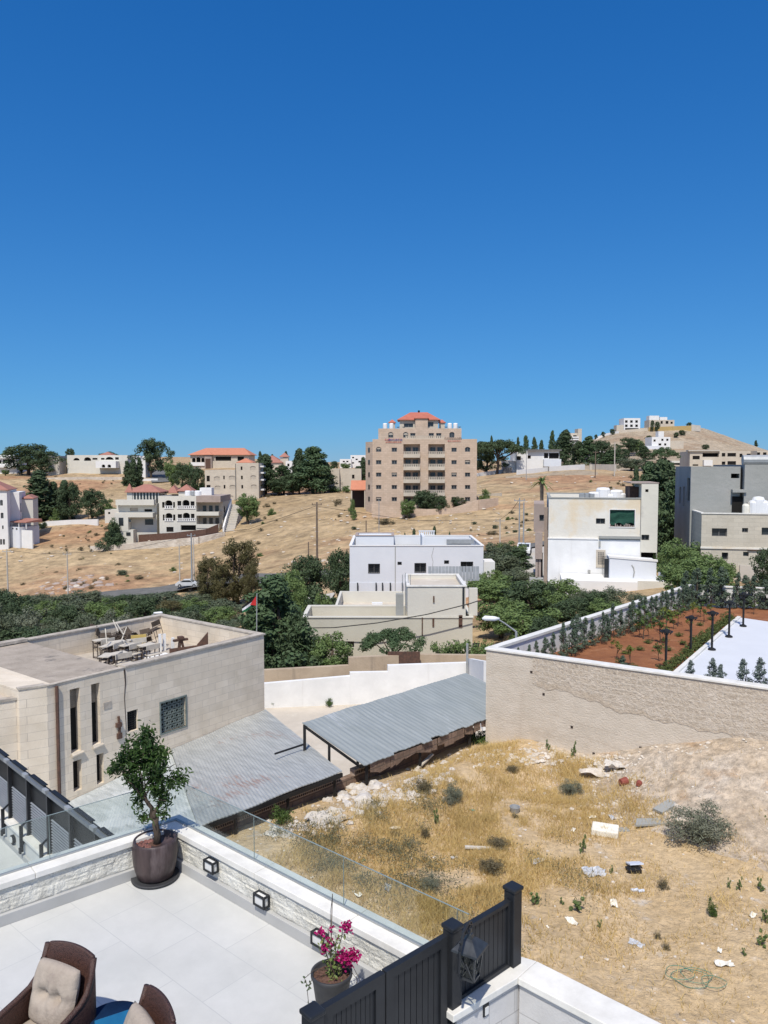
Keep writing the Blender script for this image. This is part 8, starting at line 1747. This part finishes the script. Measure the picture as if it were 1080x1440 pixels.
cl = []; blobs = [((-.16, 0, 1.22), .20, 20), ((-.30, 0, 1.05), .20, 20), ((-.05, 0, 1.05), .22, 22), ((.10, 0, 1.10), .16, 14), ((-.18, 0, .88), .19, 18), ((.02, 0, .85), .17, 12), ((-.22, 0, .70), .11, 8), ((-.46, .02, .98), .09, 6), ((.33, .0, .84), .09, 7), ((.22, 0, .80), .07, 4), ((.12, 0, .60), .08, 5), ((-.14, 0, .33), .07, 4), ((.05, 0, .66), .10, 6), ((-.2, 0, .52), .07, 4), ((-.12, 0, 1.38), .12, 9), ((.12, 0, .40), .05, 3)]
LV = []
for c_, R_, k_ in blobs:
    for _ in range(k_):
        d = unit(g4.normal(0, 1, 3)); s_ = np.array(c_)+d*R_*g4.uniform(.3, 1.0); cl.append((s_, g4.uniform(.03, .055)))
def pointed(C, N, L, W, g):
    """pointed leaves with a fold along the midrib (two quads each)"""
    n = len(C); N = unit(N+g.normal(0, .5, (n, 3))); T = unit(np.cross(N, g.normal(0, 1, (n, 3)))); B = np.cross(N, T); L = L*g.uniform(.7, 1.25, (n, 1)); W = W*g.uniform(.8, 1.2, (n, 1)); dn = np.array([0, 0, -1.])*L*.25
    a = C-T*L; b = C+T*L+dn; l1 = C-T*L*.25+B*W+N*W*.35; l2 = C+T*L*.45+B*W*.8+N*W*.3+dn*.4; r1 = C-T*L*.25-B*W+N*W*.35; r2 = C+T*L*.45-B*W*.8+N*W*.3+dn*.4
    return np.concatenate([np.stack([a, l1, l2, b], 1), np.stack([a, b, r2, r1], 1)])
Cs = np.concatenate([np.array(c)+g4.normal(0, 1, (23, 3))*r for c, r in cl]); soup('leaves', pointed(Cs, g4.normal(0, 1, (len(Cs), 3))+[0, 0, .8], .034, .012, g4), M['leaf_pot'], tt)
# charcoal pot with bougainvillea
bp_ = G(468, 1400, FZ_+.25); bp_ = Vector((-.45, 6.36, FZ_))
q = thing('flower_pot', 'tall charcoal pot standing against the gate corner', 'pot', bp_); q.scale = (.92,)*3
MB().lathe([(.125, 0), (.175, .36), (.185, .40), (.195, .42), (.195, .45), (.18, .455), (.172, .44), (.17, .40), (.001, .40)], (0, 0, 0), 36).build('pot_body', M['potgrey'], q, smooth=True)
mb = MB(); rg2 = random.Random(5)
for k in range(160): a = rg2.uniform(0, 6.28); r_ = .165*rg2.random()**.5; mb.rock((r_*math.cos(a), r_*math.sin(a), .405), rg2.uniform(.008, .015), .8, n=5)
mb.lathe([(.171, .40), (.001, .41)], (0, 0, 0), 16); mb.build('soil', mk('bark_chips', (.16, .09, .065), (.08, .045, .035), 30, .95), q)
bv = thing('bougainvillea', 'young bougainvillea with magenta flowers tied to a thin cane', 'plant', bp_+Vector((0, 0, .38))); bv.scale = (.92,)*3; mb = MB(); g5 = np.random.default_rng(3)
st = []
for tgt in ((-.02, .0, .42), (.12, -.03, .50), (-.10, .0, .40), (.15, .0, .22), (.03, .05, .36), (.19, -.02, .24)):
    pts = [np.array([g5.normal(0, .02), g5.normal(0, .02), 0])]+[np.array(tgt)*f_+g5.normal(0, .015, 3) for f_ in (.35, .7, 1)]; mb.tube([tuple(p) for p in pts], [.007, .005, .004, .002], 6); st.append(pts)
for tgt in ((.24, .04, -.25), (.22, -.06, -.1), (-.22, -.1, -.02), (-.2, -.08, -.3)): pts = [(.02, 0, .05), (tgt[0]*.7, tgt[1], .12), (tgt[0]*1.1, tgt[1], (tgt[2]+.1)/2), tgt]; mb.tube(pts, .003, 5)
mb.build('stems', M['bark'], bv); MB().tube([(-.01, 0, -.02), (0, 0, .45), (.01, .01, .78)], [.006, .005, .004], 6).build('cane', M['wood'], bv); MB().tube([(.0, .01, .3), (-.01, .0, .6), (.012, .0, .77)], .0025, 5).build('tie', M['black2'], bv)
Cs = np.concatenate([p+g5.normal(0, .035, (16, 3)) for pts in st[:5] for p in pts[:3]]); soup('leaves', pointed(Cs, g5.normal(0, 1, (len(Cs), 3))+[0, 0, .8], .018, .011, g5), mk('bougainvillea_leaf', (.13, .19, .05), (.22, .26, .09), 6, .5, transl=.2), bv)
fc_ = [((-.10, .0, .42), .028, 22), ((.14, -.02, .49), .038, 44), ((.0, 0, .46), .025, 8), ((.16, -.02, .17), .05, 70), ((.10, -.04, .22), .04, 36), ((-.06, 0, .26), .04, 22), ((-.01, 0, .34), .05, 14), ((.21, 0, .20), .04, 40)]
Cs = np.concatenate([np.array(c_)+g5.normal(0, 1, (k_*2, 3))*r_*.62 for c_, r_, k_ in fc_]); soup('flowers', pointed(Cs, g5.normal(0, 1, (len(Cs), 3))+[0, -.3, .6], .015, .012, g5), M['petal'], bv)
Cs = np.array([[-.22, -.1, -.02], [-.2, -.08, -.05], [-.23, -.09, .03], [-.2, -.1, -.2]])[g5.integers(0, 4, 14)]+g5.normal(0, .02, (14, 3)); soup('trailing_leaves', pointed(Cs, g5.normal(0, 1, (14, 3)), .016, .010, g5), M['leaf_dark'], bv)

# ---------------------------------------------------------------- wicker armchairs and the blue table
def cushion(name, w, h, t, par, loc, rot, tuft=True, mat=None):
    """soft cushion: superellipse slab, puckered where the buttons pull"""
    n = 22; me = bpy.data.meshes.new(name); V_ = []; Fc = []
    for sgn in (1, -1):
        for j in range(n+1):
            for i in range(n+1):
                u = -1+2*i/n; v_ = -1+2*j/n; e_ = (1-abs(u)**3.2)*(1-abs(v_)**3.2); z_ = sgn*t*.5*max(0, e_)**.42
                x = u*w/2*(1-.06*abs(v_)**2); y = v_*h/2*(1-.06*abs(u)**2)
                if sgn > 0 and tuft:
                    for bx, by in ((-.33, -.02), (.33, -.02)):
                        r_ = math.hypot(u-bx, (v_-by)*1.0); z_ -= t*.42*math.exp(-(r_/.2)**2); z_ -= t*.10*math.exp(-((v_-by)/.12)**2)*(1-min(1, r_))
                    z_ += t*.05*math.sin(u*14+3*v_)*math.exp(-(v_/.5)**2)
                V_.append((x, y, z_))
        o_ = 0 if sgn > 0 else (n+1)**2
        for j in range(n):
            for i in range(n):
                a = o_+j*(n+1)+i; Fc.append((a, a+1, a+n+2, a+n+1) if sgn > 0 else (a, a+n+1, a+n+2, a+1))
    me.from_pydata(V_, [], Fc); me.materials.append(mat or M['cushion']); me.polygons.foreach_set('use_smooth', [True]*len(Fc)); me.update(); o = bpy.data.objects.new(name, me); COL.objects.link(o); o.parent = par; o.location = loc; o.rotation_euler = rot
    wd_ = o.modifiers.new('weld', 'WELD'); wd_.merge_threshold = .002; return o
def solid_strip(name, rows, th, mat, par, nrm=None):
    """a woven panel: rows of points joined and given thickness"""
    m = MB()
    for a, b in zip(rows[:-1], rows[1:]):
        for k in range(len(a)-1): m.poly([a[k], a[k+1], b[k+1], b[k]])
    o = m.build(name, mat, par, smooth=True); wd_ = o.modifiers.new('weld', 'WELD'); wd_.merge_threshold = .001; s_ = o.modifiers.new('thickness', 'SOLIDIFY'); s_.thickness = th; s_.offset = 0; bv_ = o.modifiers.new('bevel', 'BEVEL'); bv_.width = th*.3; bv_.segments = 2; return o
wv = bpy.data.materials.new('woven_rattan'); wv.use_nodes = True; t_ = wv.node_tree; b_n = t_.nodes['Principled BSDF']; b_n.inputs['Roughness'].default_value = .5
tc = nd(t_, 'ShaderNodeTexCoord'); vo = nd(t_, 'ShaderNodeTexVoronoi', Scale=170.); mpn = nd(t_, 'ShaderNodeMapping'); mpn.inputs['Scale'].default_value = (1, 1, .55); t_.links.new(tc.outputs['Object'], mpn.inputs[0]); t_.links.new(mpn.outputs[0], vo.inputs['Vector'])
mxn = nd(t_, 'ShaderNodeMix', data_type='RGBA'); mxn.inputs[6].default_value = (.095, .042, .030, 1); mxn.inputs[7].default_value = (.022, .010, .007, 1); mr = nd(t_, 'ShaderNodeMapRange'); mr.inputs[1].default_value = .2; mr.inputs[2].default_value = .8; t_.links.new(vo.outputs['Distance'], mr.inputs[0]); t_.links.new(mr.outputs[0], mxn.inputs[0]); t_.links.new(mxn.outputs[2], b_n.inputs['Base Color'])
bpn = nd(t_, 'ShaderNodeBump', Strength=.8, Distance=.004); bpn.invert = True; t_.links.new(vo.outputs['Distance'], bpn.inputs['Height']); t_.links.new(bpn.outputs[0], b_n.inputs['Normal'])
def armchair(label, loc, rz):
    t = thing('wicker_armchair', label, 'armchair', loc, rz, 'brown wicker armchairs on the terrace'); t.scale = (.94,)*3
    W, D_, H_, SH = .28, .27, .93, .36          # half width, half depth, back height, seat height
    wy = lambda z: .22+(z-SH)*.30               # the back leans
    bk = []
    for k in range(11):
        z_ = .12+(H_-.12)*k/10; hw = W-.03*max(0, (z_-.55)/.4); row = []
        for i in range(13):
            u = -1+2*i/12; crown_ = .025*(1-u*u)*k/10; row.append((u*hw, wy(max(SH, z_))+.03*(1-u*u)-.005, z_+crown_))
        bk.append(row)
    solid_strip('backrest', bk, .035, wv, t)
    for sx in (-1, 1):
        # side wing: from the back top it sweeps down into a sloping arm that ends in a rounded front
        top = [(.372, H_-.01), (.33, .78), (.27, .68), (.19, .625), (.05, .595), (-.10, .575), (-.24, .55), (-.33, .50), (-.36, .42)]
        rows = []
        for k, (y, z_) in enumerate(top):
            hw = W-.03*max(0, (z_-.55)/.4)+.005; rows.append([(sx*hw, y, z_), (sx*(hw+.008), y*.98, z_*.6+.06), (sx*(W+.0), y*.93, .04)])
        solid_strip('armrest', rows, .045, wv, t)
        MB().tube([(sx*(W+.008-.03*max(0, (z_-.55)/.4)), y, z_) for y, z_ in top], .026, 8).build('arm_rail', wv, t, smooth=True)
    fr_ = [[(-W, -.33, .04), (W, -.33, .04)], [(-W, -.34, .30), (W, -.34, .30)]]; solid_strip('front_panel', fr_, .03, wv, t)
    MB().box(-W+.02, -.33, .26, W-.02, .24, .30).build('seat_deck', wv, t)
    for sx in (-1, 1):
        for y in (-.3, .22): MB().box(sx*W-.02, y-.02, 0, sx*W+.02, y+.02, .06).build('leg', M['black2'], t)
    cushion('seat_cushion', .52, .54, .13, t, (0, -.05, .365), (0, 0, 0), False)
    cushion('back_cushion', .47, .50, .16, t, (0, .19, .645), (R(90-17)*1.0, 0, 0), True)
    return t
armchair('brown wicker armchair with tufted beige cushion, seen from the front', Vector((-2.66, 5.64, FZ_)), R(-24))
armchair('brown wicker armchair seen from behind its curved backrest, turned to the blue table', Vector((-1.90, 5.13, FZ_)), R(-52))
bt = thing('round_blue_table', 'low round table covered in dark blue cloth between the armchairs', 'table', Vector((-2.13, 5.78, FZ_)))
MB().lathe([(.23, 0), (.24, .3), (.245, .38), (.24, .40), (.001, .405)], (0, 0, 0), 36).build('table_cover', M['blue'], bt, smooth=True)
o = MB().box(-.13, -.1, 0, .13, .1, .10).build('blue_box', M['blue2'], loc=Vector((-2.06, 5.63, FZ_+.406)), rz=.5, bevel=.008); tag(o, 'teal blue box lying on the round blue table', 'box')
o = MB().lathe([(.03, 0), (.04, .05), (.036, .05), (.03, .01)], (0, 0, 0), 16).build('white_cup', M['cap'], loc=Vector((-1.94, 5.76, FZ_+.406)), smooth=True); tag(o, 'small white cup at the edge of the blue table', 'cup')
